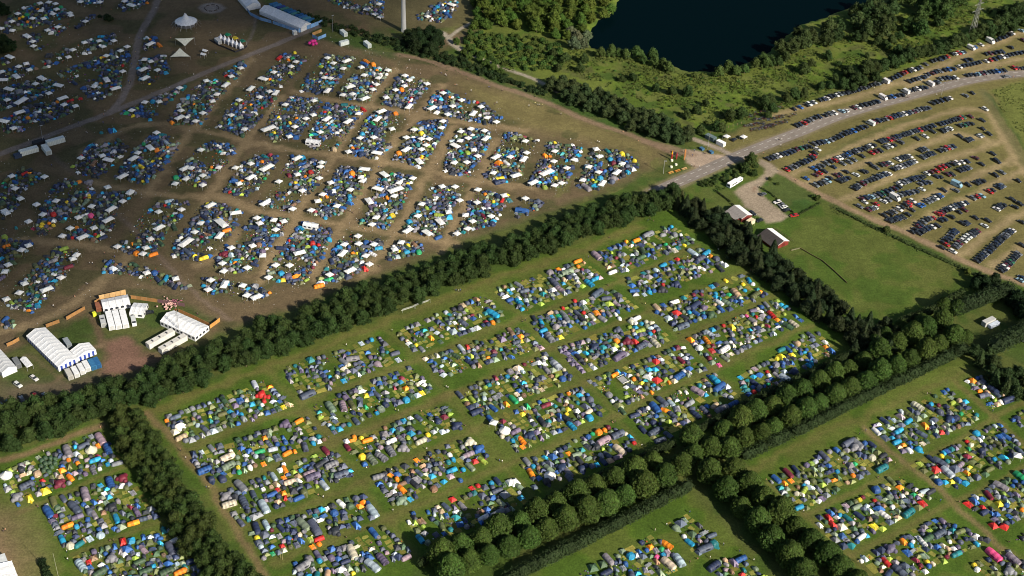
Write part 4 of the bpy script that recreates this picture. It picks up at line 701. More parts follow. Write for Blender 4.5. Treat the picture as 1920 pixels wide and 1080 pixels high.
parse(zK, '93,553,p,orange 130,540,p,orange 478,512,d,orange 742,577,p,orange 1430,705,d,orange 882,230,P,orange 943,478,P,red 977,268,p,red 1120,323,d,red 1127,673,P,red 1207,690,p,red 1268,793,P,red 1328,800,P,red 870,668,P,red 600,655,d,red 665,1000,t,red 363,787,P,red 977,402,d,yellow 598,797,P,yellow 1403,402,g,white 795,372,D,white 1010,495,T,pale 490,355,s,grey 840,125,T,cream 745,180,P,mauve 585,415,D,cream 527,858,t2,white 1310,575,T,grey 1245,480,t2,olive 1078,830,t2,olive 965,843,T2,slate 690,925,s,purple 1380,985,T,mauve 880,603,t2,pale 790,725,T2,teal 450,755,t,teal 1175,277,D,cyan 1325,412,P,cyan 390,490,d,cyan 850,368,D,cyan 1110,95,p,cyan 735,263,t2,cyan 725,325,t2,cyan 1070,540,D,blue 960,550,D,blue 1160,655,P,blue 465,905,P,teal 175,692,t2,cyan 1270,35,T,navy 1350,90,T2,navy 640,475,T2,teal 1030,200,D,blue 1060,955,t2,teal 820,620,p,emerald 1130,363,d,emerald 455,330,T2,slate 585,340,t,navy 610,265,t,white 660,300,P,slate 790,208,t2,cyan 710,200,p,pale 1060,190,D,navy 790,170,t,olive 840,190,P,sage 970,160,D,slate 1025,195,s,navy 1285,55,t,slate 385,370,D,blue 500,690,t2,sage 740,1050,T,slate 720,1000,p,grey 770,1020,P,slate 885,1050,p,white 860,1020,d,maroon 980,770,D,purple 985,905,p,cream 760,885,D,orange 880,965,P,sage 785,945,P,blue 1360,1050,s,grey 1270,960,T,pink 1290,985,d,lime 500,335,T,grey 685,635,D,sage 625,700,P,blue 575,710,p,white 655,735,t,white 700,690,d,white 340,750,P,red 390,750,p,white 415,800,P,cream 440,705,d,grey 290,790,p,white 915,605,t2,dark 500,840,d,slate 1340,295,t,blue 1310,295,P,blue 1190,310,p,white 1205,380,D,navy 1250,355,d,slate 965,440,T,slate 920,420,t,navy 1415,375,t,slate 1420,520,T,emerald')
# white party gazebos and the loud tents of the big camp
def gz(zone, txt):
    for tok in txt.split():
        ty = 'g'; 
        if tok[-1] in 'wWt': ty = {'w': 'w', 'W': 'W', 't': 'x'}[tok[-1]]; tok = tok[:-1]
        x, y = tok.split(','); parse(zone, f'{x},{y},{ty}{random.choice(["", "", "1"])},white', 'U')
gz(zA, '225,18 275,12 312,20 230,58 318,52 98,75 298,78 392,72 398,85 245,104 183,103 67,120 70,170 5,160 452,8 562,10 480,118 700,5 738,28w 152,200w 183,232 267,168 325,150 188,258 475,238 558,228 640,228 580,262 505,295t 715,262 845,245w 812,335 848,345 690,400 805,388w 885,392 815,438w 55,318w 105,373 148,358 165,392 92,427w 15,448w 10,402 235,440w 200,470 328,478w 50,500w 275,525 118,565W 40,560 410,280 385,320 335,325t 535,340t 598,312 678,285 600,448w 530,485 650,495w 432,425t 352,550w 110,630w 360,588 425,595 20,680w 75,720 195,680t 815,573 895,570 740,618 1010,492 1010,660w 1100,680 1018,620 1140,635 1195,568 1220,530 1270,475w 1160,452 1300,427 1355,380 1410,498w 1345,562 1300,645 1375,725 880,745 845,830w 775,858 750,890w 575,875 610,898w 455,888 690,990w 440,970t 1130,842 1040,945w 1075,945 1230,940 1045,1005 985,1032 1140,985 1140,1040 1240,825t 1300,845t 1410,920 1325,943 1410,995w 1345,1032 65,988 250,993 85,1060 605,1050 735,1075 515,1060t 1240,710t')
gz(zB, '620,52 670,80 698,95 692,22 1100,25w 965,90 225,345 198,372 100,405 40,442w 140,485t 402,325 435,355 490,385 510,340w 385,435 418,438 402,508w 255,512t 592,378 742,392 608,422 688,438 678,473 530,487w 657,503 543,528 612,553w 488,533 838,423 862,450 962,468 835,483 785,503 732,547 860,598w 75,512 110,520w 20,545 200,548t 165,587 325,565 280,665 322,645 218,712 188,767 70,720W 398,668w 518,682w 575,638 360,740 478,732t 1052,520 990,605w 1105,595 1155,563 1078,643 1265,600 1222,637w 1300,660 1352,685 705,625w 683,667w 765,723 662,770 585,773 680,858w 520,853 1050,680 1043,717 890,727 845,773 930,780 972,780 957,813 930,838 845,840w 918,905w 1208,722 1285,733 1152,737 1193,775 1148,790 1293,775w 1120,818w 1225,840 1247,875 1185,912 1115,915 1350,880w 1430,880 1335,970 1065,960t 232,887w 368,912 362,937 233,980 128,1020 355,1000 420,1025 610,948w 590,995 598,1018 722,978w 882,1000 805,1025 685,1060w 785,1062W 530,1065 260,1072 1047,1048 1120,1048 1248,1065 60,940W')
gz(zC, '75,793 145,788t 82,857 65,893w 22,985w 240,848 235,905 308,942 350,895 385,850t 195,965W 120,1025w 240,1042 278,1028 338,815t 473,838 490,880 432,938 487,965 590,967w 620,918 398,1012 508,1030w')
gz(zD, '115,38 205,70 315,48 32,113w 240,125 160,165 515,78 625,93w 690,52 728,5 440,142 608,155w 395,203 350,245 465,250w 528,200 660,305 892,110 1020,98 1183,72w 1325,115w 1245,170W 1128,172 1095,222 1235,242w 1045,280W 895,200w 845,262 820,313 803,345 980,360t 1180,315t 1300,312 1420,300 1250,400 1390,425 1258,445 160,300 120,325 45,408 28,447 430,353 410,375 343,480 138,515 108,565 262,545w 35,600 825,452 988,485 1185,495 1170,547 1263,520w 1365,525 1388,580 1430,595')
gz(zE, '375,12 347,48 310,102 455,78 205,95 50,62w 100,157 155,163 20,175 5,145 110,210 38,357 245,340w 188,410 110,410 70,480 637,48w 778,22 675,142 652,180 932,65 910,133 1035,165w 1083,110 855,215w 963,228w 1243,58 1395,18 1178,127 1218,163 1190,205 1130,233 1322,135 817,282 780,322 573,248 577,288 497,293 487,343w 663,292 617,357 637,405 530,440w 413,463 1015,30t 1145,45 15,585 1280,90t')
gz(zF, '75,35')
parse((1220,230,8), '1140,200,g,white 1395,205,g,white')
parse(zA, '108,103,d,orange 155,122,d,orange 828,15,d,orange 895,252,t,orange 568,470,d,orange 323,572,d,orange 968,690,D,orange 882,845,D,orange 943,830,d,orange 1190,940,d,orange 153,85,D,emerald 900,893,d,yellow 595,350,d,lime 568,325,d,yellow 620,735,t,blue 570,745,d,teal 670,790,t,green 1180,815,t,dark 500,375,D,blue 720,310,D,blue 640,730,P,cyan 870,265,d,navy 345,425,t,sage 1185,955,d,lime 990,1000,D,emerald')
parse(zB, '660,363,D,orange 680,395,d,orange 620,345,t,orange 182,335,d,orange 820,505,D,orange 543,830,d,orange 803,862,D,orange 540,975,D,orange 35,908,d,orange 785,640,D,orange 440,840,D,tan 218,295,d,yellow 190,690,d,yellow 930,750,D,yellow 933,877,d,yellow 222,1027,d,yellow 1372,1003,t2,yellow 603,615,t,red 308,970,D,red 185,985,D,maroon 875,550,d,red 1085,90,t,blue 1020,42,D,cyan 1000,70,d,teal 1390,870,d,lime 910,815,D,teal 990,835,d,lime 900,725,t,lime 1190,860,D,lime')
parse(zC, '185,875,D,orange 215,878,d,orange 620,865,D,yellow 240,800,d,yellow 245,998,d,yellow 455,1012,d,yellow 540,850,t,teal 553,897,D,cyan 650,968,D,cyan 570,920,D,maroon 185,1055,D,lime 15,920,d,cyan 650,870,d,sage 680,950,P,pale')
parse(zD, '300,187,d,yellow 1145,370,t2,yellow 432,198,d,orange 745,290,d,orange 768,345,D,orange 862,350,t2,orange 1275,215,t2,orange 300,125,D,red 385,420,t2,maroon 512,133,D,pink 28,255,D,lime 358,318,t2,lime 870,455,D,blue 885,490,t,navy 210,640,D,cyan 90,200,d,teal 40,740,t,navy 905,290,t,green 980,200,t,green')
parse(zE, '355,527,t2,orange 397,25,d,orange 738,30,d,orange 545,343,d,orange 892,295,t,brown 1290,12,d,orange 610,428,P,red 318,292,D,red 352,297,d,red 408,492,t2,emerald 915,338,D,emerald 767,132,D,yellow 1335,52,d,yellow 855,297,d,yellow 1425,45,P,teal 330,313,D,cyan 390,145,d,cyan 862,168,D,cyan 142,458,D,cyan 468,312,D,cyan 690,315,t2,cyan 425,390,t,navy 180,475,s,purple 485,465,t,sage 1280,135,t,maroon 1330,180,D,navy 1025,255,t2,blue')
# fill every plot
SHT = 0
PATCH = []
def inpoly(x, y, pl): return pip(np.array([[x, y]]), pl)[0]
for wi, (pl, wh, camp) in enumerate(WHERE):
    lo, hi = pl.min(0), pl.max(0); ar = .5 * abs(np.dot(pl[:, 0], np.roll(pl[:, 1], 1)) - np.dot(pl[:, 1], np.roll(pl[:, 0], 1)))
    rnd = random.Random(wi * 31 + 5); U_ = camp == 'U'
    if not U_:                                              # bare yellowed pitches left by moved tents
        for _ in range(int(ar / (42 if 'lower left' in wh or 'far left' in wh else 26))):
            x, y = rnd.uniform(lo[0], hi[0]), rnd.uniform(lo[1], hi[1])
            for k in range(rnd.choice([1, 1, 2, 3])):
                a, b = rnd.uniform(1.0, 1.5), rnd.uniform(.8, 1.5); rr = max(a, b)
                if rnd.random() < .12: a *= 1.9; b *= 1.5; rr = max(a, b) * .9
                if inpoly(x, y, pl) and occ_ok(x, y, rr, .9): PATCH.append((x, y, a, b, (H1 if rnd.random() < .5 else H2) + rnd.gauss(0, .12))); occ_add(x, y, rr)
                x += A1[0] * 3; y += A1[1] * 3
    names, ws = PU if U_ else PM
    if not U_:                                              # tents lined up along the edges of the plot
        cen = pl.mean(0)
        for a, b_ in zip(pl, np.roll(pl, -1, 0)):
            L = np.hypot(*(b_ - a)); ang = math.atan2(b_[1] - a[1], b_[0] - a[0]); s_ = rnd.uniform(1, 2.5)
            while s_ < L - 1:
                p = a + (b_ - a) * s_ / L; q = p + (cen - p) / np.hypot(*(cen - p)) * rnd.uniform(1.2, 1.9); ty = rnd.choices('dptD', (34, 46, 16, 4))[0]; sc = rnd.uniform(.95, 1.2); r = TYPES[ty][2] * sc
                if rnd.random() < .86 and occ_ok(q[0], q[1], r, .80): put(q[0], q[1], ty, rnd.choices(names, ws)[0], ang + math.pi / 2 + rnd.gauss(0, .1), camp, sc)
                s_ += r * 1.9
    cl = [rnd.choice(['navy', 'slate', 'grey', 'sage', 'olive', 'dark', 'blue', 'green']) for _ in range(3)]
    for it in range(int(ar * (1.6 if U_ else 1.6))):
        x, y = rnd.uniform(lo[0], hi[0]), rnd.uniform(lo[1], hi[1])
        if not inpoly(x, y, pl): continue
        g = vnoise(np.array([x]), np.array([y]), 9, 11)[0]
        if g < (.29 if U_ else .22): continue
        ty = rnd.choices('dDptTsPx' , (38, 8, 24, 12, 1.5, 2, 6, 3) if U_ else (38, 3, 54, 5, .8, .5, 3, .3))[0]; sc = rnd.uniform(.72, 1.02) if U_ else rnd.uniform(.84, 1.12)
        if it < ar * .02 and not U_: ty = rnd.choice('tttTDP')
        r = TYPES[ty][2] * sc
        if U_ and segdist(np.array([[x, y]]), pl, True)[0] < .6: continue
        if not occ_ok(x, y, r, .74 if U_ else .83): continue
        cn = rnd.choice(cl) if rnd.random() < .18 else rnd.choices(names, ws)[0]
        if ty == 'x': cn = rnd.choice(['white', 'pale', 'blue', 'navy', 'grey'])
        if ty in 'Ts' and cn in ('orange', 'red', 'yellow', 'lime', 'pink', 'white'): cn = 'slate'
        rz = (H1 if rnd.random() < .72 else H2) + rnd.gauss(0, .2) + (math.pi if rnd.random() < .3 else 0) if not U_ else rnd.uniform(0, 6.28)
        put(x, y, ty, cn, rz, camp, sc)
def patches():
    vs, fs, cs = [], [], []; rnd = random.Random(3)
    for x, y, a, b, r in PATCH:
        o = len(vs); c, s = math.cos(r), math.sin(r); n = 8 if rnd.random() < .2 else 4
        for k in range(n):
            an = 2 * math.pi * (k + .5) / n; u, v = (math.copysign(a, math.cos(an)), math.copysign(b, math.sin(an))) if n == 4 else (a * math.cos(an) * 1.05, b * math.sin(an) * 1.05)
            u += rnd.gauss(0, .08); v += rnd.gauss(0, .08); vs.append((x + u * c - v * s, y + u * s + v * c, .006))
        fs.append(tuple(range(o, o + n))); k = rnd.uniform(.5, 1.1); cs.append((.235 * k * rnd.uniform(.9, 1.1), .225 * k, .05 * k))
    m = bpy.data.meshes.new('bare_pitches'); m.from_pydata(vs, [], fs); m.update(); a = m.attributes.new('soil', 'FLOAT_COLOR', 'FACE'); a.data.foreach_set('color', np.array([(*c, 1) for c in cs], np.float32).ravel()); m.materials.append(gm)
    setp(link('bare_pitches', m), kind='structure')
patches()
# uncountable camp clutter: bags, chairs, rubbish, blankets
def clutter():
    rg = np.random.default_rng(9); d = MB(); out = {'U': MB(), 'M': MB()}
    for pl, wh, camp in WHERE:
        lo, hi = pl.min(0), pl.max(0); ar = .5 * abs(np.dot(pl[:, 0], np.roll(pl[:, 1], 1)) - np.dot(pl[:, 1], np.roll(pl[:, 0], 1)))
        ctr = [lo + (hi - lo) * rg.random(2) for _ in range(max(2, int(ar / 70)))]
        for _ in range(int(ar * (.42 if camp == 'U' else .20))):
            if rg.random() < .7: p = ctr[rg.integers(len(ctr))] + rg.normal(0, 1.8 if camp == 'M' else 3, 2)
            else: p = lo + (hi - lo) * rg.random(2)
            if not inpoly(*p, pl): continue
            a, b, h = rg.uniform(.09, .34), rg.uniform(.09, .34), rg.uniform(.06, .5); r = rg.uniform(0, 3.14); c, s = math.cos(r), math.sin(r)
            k = rg.random(); col_ = (.62, .62, .6) if k < (.16 if camp == 'U' else .12) else (.03, .03, .04) if k < .50 else tuple(rg.uniform(.02, .25, 3)) if k < .95 else (.45, .1, .03)
            q = [(p[0] + u * a * c - v * b * s, p[1] + u * a * s + v * b * c) for u, v in ((-1, -1), (1, -1), (1, 1), (-1, 1))]
            out[camp].add([(*w_, .02) for w_ in q] + [(w_[0] + rg.normal(0, .06), w_[1] + rg.normal(0, .06), h) for w_ in q], [(4, 5, 6, 7), (0, 1, 5, 4), (1, 2, 6, 5), (2, 3, 7, 6), (3, 0, 4, 7)], MATTE, col_)
    # litter blown over the lanes of the big camp
    pts = PP([(-20,40),(300,60),(640,60),(1000,230),(1210,300),(1060,370),(700,500),(480,590),(250,540),(-20,640)])[:, :2]; lo, hi = pts.min(0), pts.max(0)
    p = lo + (hi - lo) * rg.random((5500, 2)); p = p[pip(p, pts)]; kk = vnoise(p[:, 0], p[:, 1], 14, 4); p = p[kk > rg.uniform(.3, .75, len(p))]
    for x, y in p: r = rg.uniform(.07, .2); k = rg.uniform(.3, .75); out['U'].add([(x - r, y - r, .03), (x + r, y - r * .8, .05), (x + r * .7, y + r, .12), (x - r, y + r, .04)], [(0, 1, 2, 3)], MATTE, (k, k, k))
    setp(link('camp_litter', tomesh('camp_litter', out['U'].data())), 'litter, bags and camping clutter strewn over the big camp', 'litter', None, 'stuff')
    setp(link('camp_belongings', tomesh('camp_belongings', out['M'].data())), 'bags, chairs and belongings between the tents', 'belongings', None, 'stuff')
clutter()
# ------------------------------------------------------------------ cars
def car(i):
    L, w, h = ((4.2, 1.76, 1.46), (4.6, 1.80, 1.46), (3.8, 1.68, 1.50), (4.5, 1.86, 1.68))[i]; x, y = L / 2, w / 2; d = MB(); zb = .92 if i < 3 else 1.05
    pr = [(-x, .42), (-x * .98, zb - .08), (-x * .86, zb), (x * .38, zb), (x * .92, zb - .16), (x, .62), (x * .98, .34), (-x * .98, .32)]
    vs = [(a, -y * (.97 if b > .8 else 1), b) for a, b in pr] + [(a, y * (.97 if b > .8 else 1), b) for a, b in pr]; n = len(pr)
    d.add(vs, [(k, (k + 1) % n, n + (k + 1) % n, n + k) for k in range(n)] + [tuple(range(n))[::-1], tuple(range(n, 2 * n))], PAINT)
    rb = (-x * .80, -x * .90, -x * .78, -x * .88)[i]; rt = (-x * .55, -x * .72, -x * .60, -x * .74)[i]; ft = (x * .06, x * .02, x * .10, x * .08)[i]; fb = x * .44; yt = y * .76; yb = y * .93
    if i == 1 and False: pass
    g = MB(); B = [(rb, -yb, zb), (fb, -yb, zb), (fb, yb, zb), (rb, yb, zb)]; T = [(rt, -yt, h - .05), (ft, -yt, h - .05), (ft, yt, h - .05), (rt, yt, h - .05)]
    g.add(B + T, [(0, 1, 5, 4), (1, 2, 6, 5), (2, 3, 7, 6), (3, 0, 4, 7)], GLASS)
    d.add([(rt - .05, -yt, h - .05), (ft + .05, -yt, h - .05), (ft + .05, yt, h - .05), (rt - .05, yt, h - .05), (rt + .1, -yt * .9, h), (ft - .12, -yt * .9, h), (ft - .12, yt * .9, h), (rt + .1, yt * .9, h)], [(4, 5, 6, 7), (0, 1, 5, 4), (1, 2, 6, 5), (2, 3, 7, 6), (3, 0, 4, 7)], PAINT)
    ps = [('body', d.data(), -1, None), ('windows', g.data(), -1, (.02, .025, .03))]
    for a in (-x * .62, x * .62):
        for b in (-1, 1): ps.append(('wheel', MB().bar((a, b * (y - .2), .32), (a, b * (y + .01), .32), .32, n=8, mat=MATTE).data(), -1, (.02, .02, .02)))
    for b in (-1, 1): ps.append(('headlight', MB().box(x - .05, x + .01, b * y * .72 - .14, b * y * .72 + .14, .60, .74, GLASS).data(), 0, (.7, .7, .7)))
    return Proto('parked_car', ps, L)
def van(L=5.6, w=2.0, h=2.5, nm='parked_van', nose=1.0):
    d = MB(); x, y = L / 2, w / 2
    pr = [(-x, .4), (-x, h), (x - nose - .35, h), (x - nose + .35, h * .62 + .3), (x - .05, h * .45 + .1), (x, .4)]; n = len(pr)
    d.add([(a, -y, b) for a, b in pr] + [(a, y, b) for a, b in pr], [(k, (k + 1) % n, n + (k + 1) % n, n + k) for k in range(n)] + [tuple(range(n))[::-1], tuple(range(n, 2 * n))], PAINT)
    a0, b0 = pr[2]; a1, b1 = pr[3]
    g = MB().add([(a0 + .06, -y * .85, b0 - .02), (a0 + .06, y * .85, b0 - .02), (a1 + .03, y * .9, b1 + .02), (a1 + .03, -y * .9, b1 + .02)], [(0, 1, 2, 3)], GLASS)
    for s in (-1, 1): g.add([(a0 - .7, s * (y + .01), h * .62), (a1, s * (y + .01), h * .55), (a1 - .2, s * (y + .01), h * .75), (a0 - .7, s * (y + .01), h * .86)], [(0, 1, 2, 3)], GLASS)
    ps = [('body', d.data(), -1, None), ('windows', g.data(), -1, (.02, .025, .03))]
    for a in (-x * .6, x * .62):
        for b in (-1, 1): ps.append(('wheel', MB().bar((a, b * (y - .25), .36), (a, b * (y + .01), .36), .36, n=8, mat=MATTE).data(), -1, (.02, .02, .02)))
    return Proto(nm, ps, L)
CARS = [car(i) for i in range(4)]; VAN = van(); CAMPER = van(6.2, 2.3, 2.9, 'camper_van', 1.3)
CC = dict(k=((.012,.013,.016), 'black'), n=((.012,.020,.045), 'dark blue'), g=((.07,.075,.085), 'dark grey'), s=((.12,.13,.145), 'silver'), w=((.55,.55,.54), 'white'), r=((.33,.012,.012), 'red'), b=((.02,.09,.30), 'blue'), l=((.22,.36,.45), 'light blue'), m=((.075,.012,.018), 'maroon'), G=((.02,.10,.05), 'green'))
q1, q2, q3, q4, q5, q6, q7, q8, q9 = (1440,120,9), (1600,90,9), (1760,30,9), (1430,230,9), (1590,200,9), (1760,180,9), (1600,320,9), (1760,300,9), (1760,410,9)
def cars(zone, x0, y0, x1, y1, n, cs='', where='', dx=10, dy=5.2):
    for i in range(n):
        t_ = i / max(1, n - 1); px, py = Z(zone, x0 + (x1 - x0) * t_, y0 + (y1 - y0) * t_); px += random.uniform(-.5, .5); py += random.uniform(-.5, .5)
        k = cs[i] if i < len(cs) else random.choices('kngswrblmG', (34, 22, 14, 10, 6, 5, 4, 1, 3, 1))[0]; p = random.choices(CARS, (4, 4, 3, 2))[0]
        if k == 'V': p, k = VAN, 'w'
        if k == 'C': p, k = CAMPER, 'w'
        if k == 'B': p, k = CAMPER, 'l'
        q = P(px, py, .7); c, nm = CC[k]; rz = heading(px, py, dx, dy) + random.gauss(0, .05) + (math.pi if random.random() < .3 else 0)
        inst(p.name + 's', p, (q[0], q[1], .01), rz, 1.06, gcol(c, .06), nm, where, 'van' if 'van' in p.name else 'car', p.name.replace('_', ' ') + 's', noun=p.name.split('_')[1] if 'camper' not in p.name else 'camper')
W1 = 'in the top row beside the scrub'; W2 = 'in the row above the road'; W3 = 'in the second row from the scrub'; W4 = 'in the row just below the road'; W5 = 'in the short row near the car park entrance'
cars(q1, 440,755, 540,725, 2, 'kb', W1); cars(q1, 650,690, 780,640, 4, 'kwkw', W1); cars(q1, 880,610, 990,575, 3, 'knw', W1); cars(q1, 1050,545, 1430,460, 8, 'kkwskkkk', W1)
cars(q2, 10,725, 470,575, 9, 'knkgkkksk', W1); cars(q2, 545,560, 545,560, 1, 'V', W1); cars(q2, 610,540, 880,405, 6, 'kknnmr', W1); cars(q2, 945,385, 1130,325, 4, 'kwns', W1); cars(q2, 1215,275, 1215,275, 1, 'g', W1); cars(q2, 1320,225, 1440,190, 3, 'kkk', W1)
cars(q3, 30,725, 150,680, 3, 'nnr', W1); cars(q3, 230,640, 430,600, 5, 'kwrlk', W1); cars(q3, 545,545, 545,545, 1, 'V', W1); cars(q3, 615,520, 615,520, 1, 'b', W1); cars(q3, 715,480, 715,480, 1, 'w', W1); cars(q3, 870,430, 870,430, 1, 'C', W1); cars(q3, 965,405, 1245,290, 6, 'knnkkw', W1); cars(q3, 1390,240, 1390,240, 1, 'l', W1)
cars(q1, 480,1040, 860,880, 7, 'knrgskn', W2); cars(q1, 960,860, 1120,820, 3, 'ksw', W2); cars(q1, 1240,795, 1320,785, 2, 'lw', W2)
cars(q2, 10,1010, 400,905, 7, 'mwkkkkn', W2); cars(q2, 505,845, 505,845, 1, 'V', W2); cars(q2, 590,830, 820,785, 4, 'nbkk', W2); cars(q2, 880,735, 880,735, 1, 'V', W2); cars(q2, 960,720, 1210,660, 5, 'kkwkn', W2); cars(q2, 1290,610, 1290,610, 1, 'V', W2); cars(q2, 1400,585, 1440,570, 2, 'ks', W2)
cars(q3, 30,1060, 285,1035, 5, 'sknkw', W2); cars(q3, 470,1000, 1110,915, 11, 'kknlmsknbnk', W2); cars(q3, 1270,880, 1440,880, 4, 'rmkk', W2)
cars(q2, 940,560, 1230,480, 6, 'kkksns', W3); cars(q2, 1270,450, 1440,385, 4, 'nmns', W3); cars(q3, 30,930, 240,885, 4, 'skbn', W3); cars(q3, 355,850, 690,780, 7, 'wnkknkk', W3); cars(q3, 800,760, 1015,705, 4, 'wrnn', W3); cars(q3, 1080,690, 1420,600, 7, 'wskkknk', W3)
W6 = 'between the two upper rows'; cars(q3, 460,745, 530,730, 2, 'nk', W6); cars(q3, 800,645, 1075,595, 5, 'kmkkn', W6); cars(q3, 1215,530, 1215,530, 1, 'k', W6); cars(q3, 1425,405, 1425,405, 1, 'm', W6)
cars(q4, 90,610, 450,500, 7, 'kkswknn', W4); cars(q4, 510,470, 780,395, 5, 'nmGkk', W4); cars(q4, 880,355, 1150,300, 5, 'gknls', W4); cars(q4, 1200,275, 1440,160, 5, 'kknkn', W4); cars(q4, 920,445, 920,445, 1, 'w', W4)
cars(q5, 30,430, 290,330, 5, 'nbknk', W4); cars(q5, 375,285, 375,285, 1, 'V', W4); cars(q5, 450,255, 640,205, 4, 'mnks', W4); cars(q5, 700,185, 1360,15, 14, '', W4)
cars(zE4, 925,580, 1025,552, 5, 'kknkw', W4); cars(zE4, 1110,535, 1148,522, 2, 'sk', W4)
cars(q4, 410,790, 850,600, 8, 'rgskknnk', W5); cars(q4, 850,560, 880,510, 2, 'rk', W5)
W7 = 'in the first arc of the car park'; cars(q4, 870,770, 1000,720, 3, 'bgg', W7); cars(q4, 1080,680, 1270,600, 4, 'skrw', W7); cars(q4, 1310,590, 1440,540, 4, '', W7); cars(q5, 30,790, 430,645, 8, 'nkskkkwk', W7); cars(q5, 540,590, 690,555, 4, 'knkr', W7); cars(q5, 740,540, 1160,400, 10, 'mknkkkkskn', W7); cars(q5, 1210,390, 1440,320, 5, 'rkkkn', W7); cars(q6, 20,470, 330,385, 7, 'knkkkkk', W7); cars(q6, 370,365, 410,355, 2, 'rG', W7)
W8 = 'in the second arc of the car park'; cars(q4, 740,940, 740,940, 1, 'b', W8); cars(q4, 890,880, 1040,820, 3, 'mrk', W8); cars(q4, 1200,745, 1350,690, 2, 'ns', W8); cars(q5, 20,930, 100,890, 2, 'ss', W8); cars(q5, 240,830, 240,830, 1, 'k', W8); cars(q5, 400,775, 540,740, 3, 'rmk', W8); cars(q5, 640,680, 770,645, 3, 'swk', W8); cars(q5, 890,595, 890,595, 1, 'g', W8); cars(q5, 1160,535, 1300,500, 2, 'kw', W8); cars(q5, 1430,420, 1430,420, 1, 'k', W8); cars(q6, 60,590, 180,550, 3, 'ksw', W8); cars(q6, 360,500, 540,460, 4, 'kGkk', W8)
W9 = 'at the far end of the car park'; cars(q6, 540,345, 540,345, 1, 'm', W9); cars(q6, 735,405, 735,405, 1, 'k', W9); cars(q6, 780,220, 780,220, 1, 'w', W9); cars(q6, 740,550, 740,550, 1, 'k', W9); cars(q6, 850,635, 850,635, 1, 'k', W9); cars(q6, 690,675, 720,660, 2, 'ws', W9); cars(q6, 360,670, 360,670, 1, 'k', W9); cars(q6, 480,745, 550,720, 3, 'kkn', W9); cars(q6, 910,975, 910,975, 1, 'k', W9); cars(q6, 620,1040, 620,1040, 1, 'm', W9); cars(q6, 970,1080, 970,1080, 1, 'k', W9)
WA = 'in the third arc of the car park'; cars(q4, 1100,980, 1130,930, 2, 'lk', WA); cars(q4, 890,1055, 1040,1000, 3, 'sks', WA); cars(q4, 1250,890, 1300,870, 2, 'mk', WA); cars(q4, 1300,985, 1440,930, 4, 'kknk', WA); cars(q4, 1400,820, 1400,820, 1, 'k', WA)
cars(q5, 380,965, 470,1030, 2, 'kg', WA); cars(q5, 570,985, 710,950, 4, 'kmkw', WA); cars(q5, 850,890, 1040,830, 5, 'wkkkw', WA); cars(q5, 770,1050, 1130,920, 8, 'kswsgnsw', WA); cars(q5, 1220,740, 1310,710, 3, 'kks', WA); cars(q5, 1260,855, 1440,780, 5, 'gkknk', WA); cars(q6, 20,920, 90,900, 2, 'ks', WA); cars(q6, 140,875, 250,850, 3, 'rsn', WA)
WB = 'in the fourth arc of the car park'; cars(q7, 20,300, 90,250, 3, 'kks', WB); cars(q7, 160,215, 160,215, 1, 'm', WB); cars(q7, 210,185, 430,100, 5, 'gkkgn', WB); cars(q7, 480,85, 590,40, 3, 'snw', WB); cars(q7, 40,60, 40,60, 1, 'w', WB); cars(q7, 170,20, 200,10, 2, 'kk', WB)
cars(q7, 140,470, 300,440, 3, 'mnl', WB); cars(q7, 370,430, 700,300, 6, 'snGnnm', WB); cars(q7, 700,300, 770,270, 2, 'nk', WB); cars(q7, 780,220, 780,220, 1, 'w', WB); cars(q7, 830,200, 1180,90, 8, 'ssnknnkk', WB); cars(q7, 1240,45, 1240,45, 1, 'w', WB); cars(q7, 1310,20, 1400,0, 2, 'mr', WB); cars(q8, 30,135, 90,110, 2, 'rr', WB); cars(q8, 150,90, 240,65, 2, 'kk', WB); cars(q8, 310,50, 480,20, 3, 'wwn', WB); cars(q8, 350,180, 510,120, 4, 'kkns', WB)
cars(q7, 100,600, 100,600, 1, 's', WB); cars(q7, 190,530, 190,530, 1, 'w', WB); cars(q7, 250,660, 370,620, 3, 'mgw', WB); cars(q7, 390,565, 390,565, 1, 'r', WB); cars(q7, 510,515, 590,495, 2, 'ws', WB); cars(q7, 700,460, 700,460, 1, 'C', WB); cars(q7, 780,410, 1060,340, 5, 'sknsn', WB); cars(q7, 1160,315, 1160,315, 1, 'w', WB); cars(q7, 1130,220, 1270,190, 3, 'sns', WB)
WC = 'in the fifth arc of the car park'; cars(q7, 530,755, 690,690, 3, 'kks', WC); cars(q7, 770,655, 770,655, 1, 'w', WC); cars(q7, 600,850, 840,780, 6, 'kkknkk', WC); cars(q7, 820,610, 1000,510, 4, 'kkrw', WC); cars(q7, 930,580, 930,580, 1, 'r', WC); cars(q7, 1110,590, 1160,570, 2, 'bb', WC); cars(q7, 1240,530, 1440,430, 5, 'ssswn', WC); cars(q7, 920,735, 990,660, 2, 'kk', WC)
cars(q7, 1000,1030, 1090,940, 3, 'kkm', WC); cars(q7, 1130,900, 1290,800, 4, 'nsks', WC); cars(q7, 1340,790, 1420,720, 2, 'rr', WC); cars(q7, 1100,1050, 1280,960, 5, 'kkknk', WC); cars(q7, 1340,950, 1420,925, 2, 'wk', WC); cars(q7, 1400,100, 1400,100, 1, 'n', WC)
cars(q8, 20,280, 20,280, 1, 'k', WC); cars(q8, 155,245, 225,235, 2, 'mk', WC); cars(q8, 300,425, 300,425, 1, 'B', WC); cars(q8, 290,510, 290,510, 1, 's', WC); cars(q8, 490,415, 490,415, 1, 'k', WC); cars(q8, 630,385, 730,350, 3, 'kkk', WC); cars(q8, 80,505, 80,505, 1, 'k', WC); cars(q8, 30,600, 30,600, 1, 'b', WC)
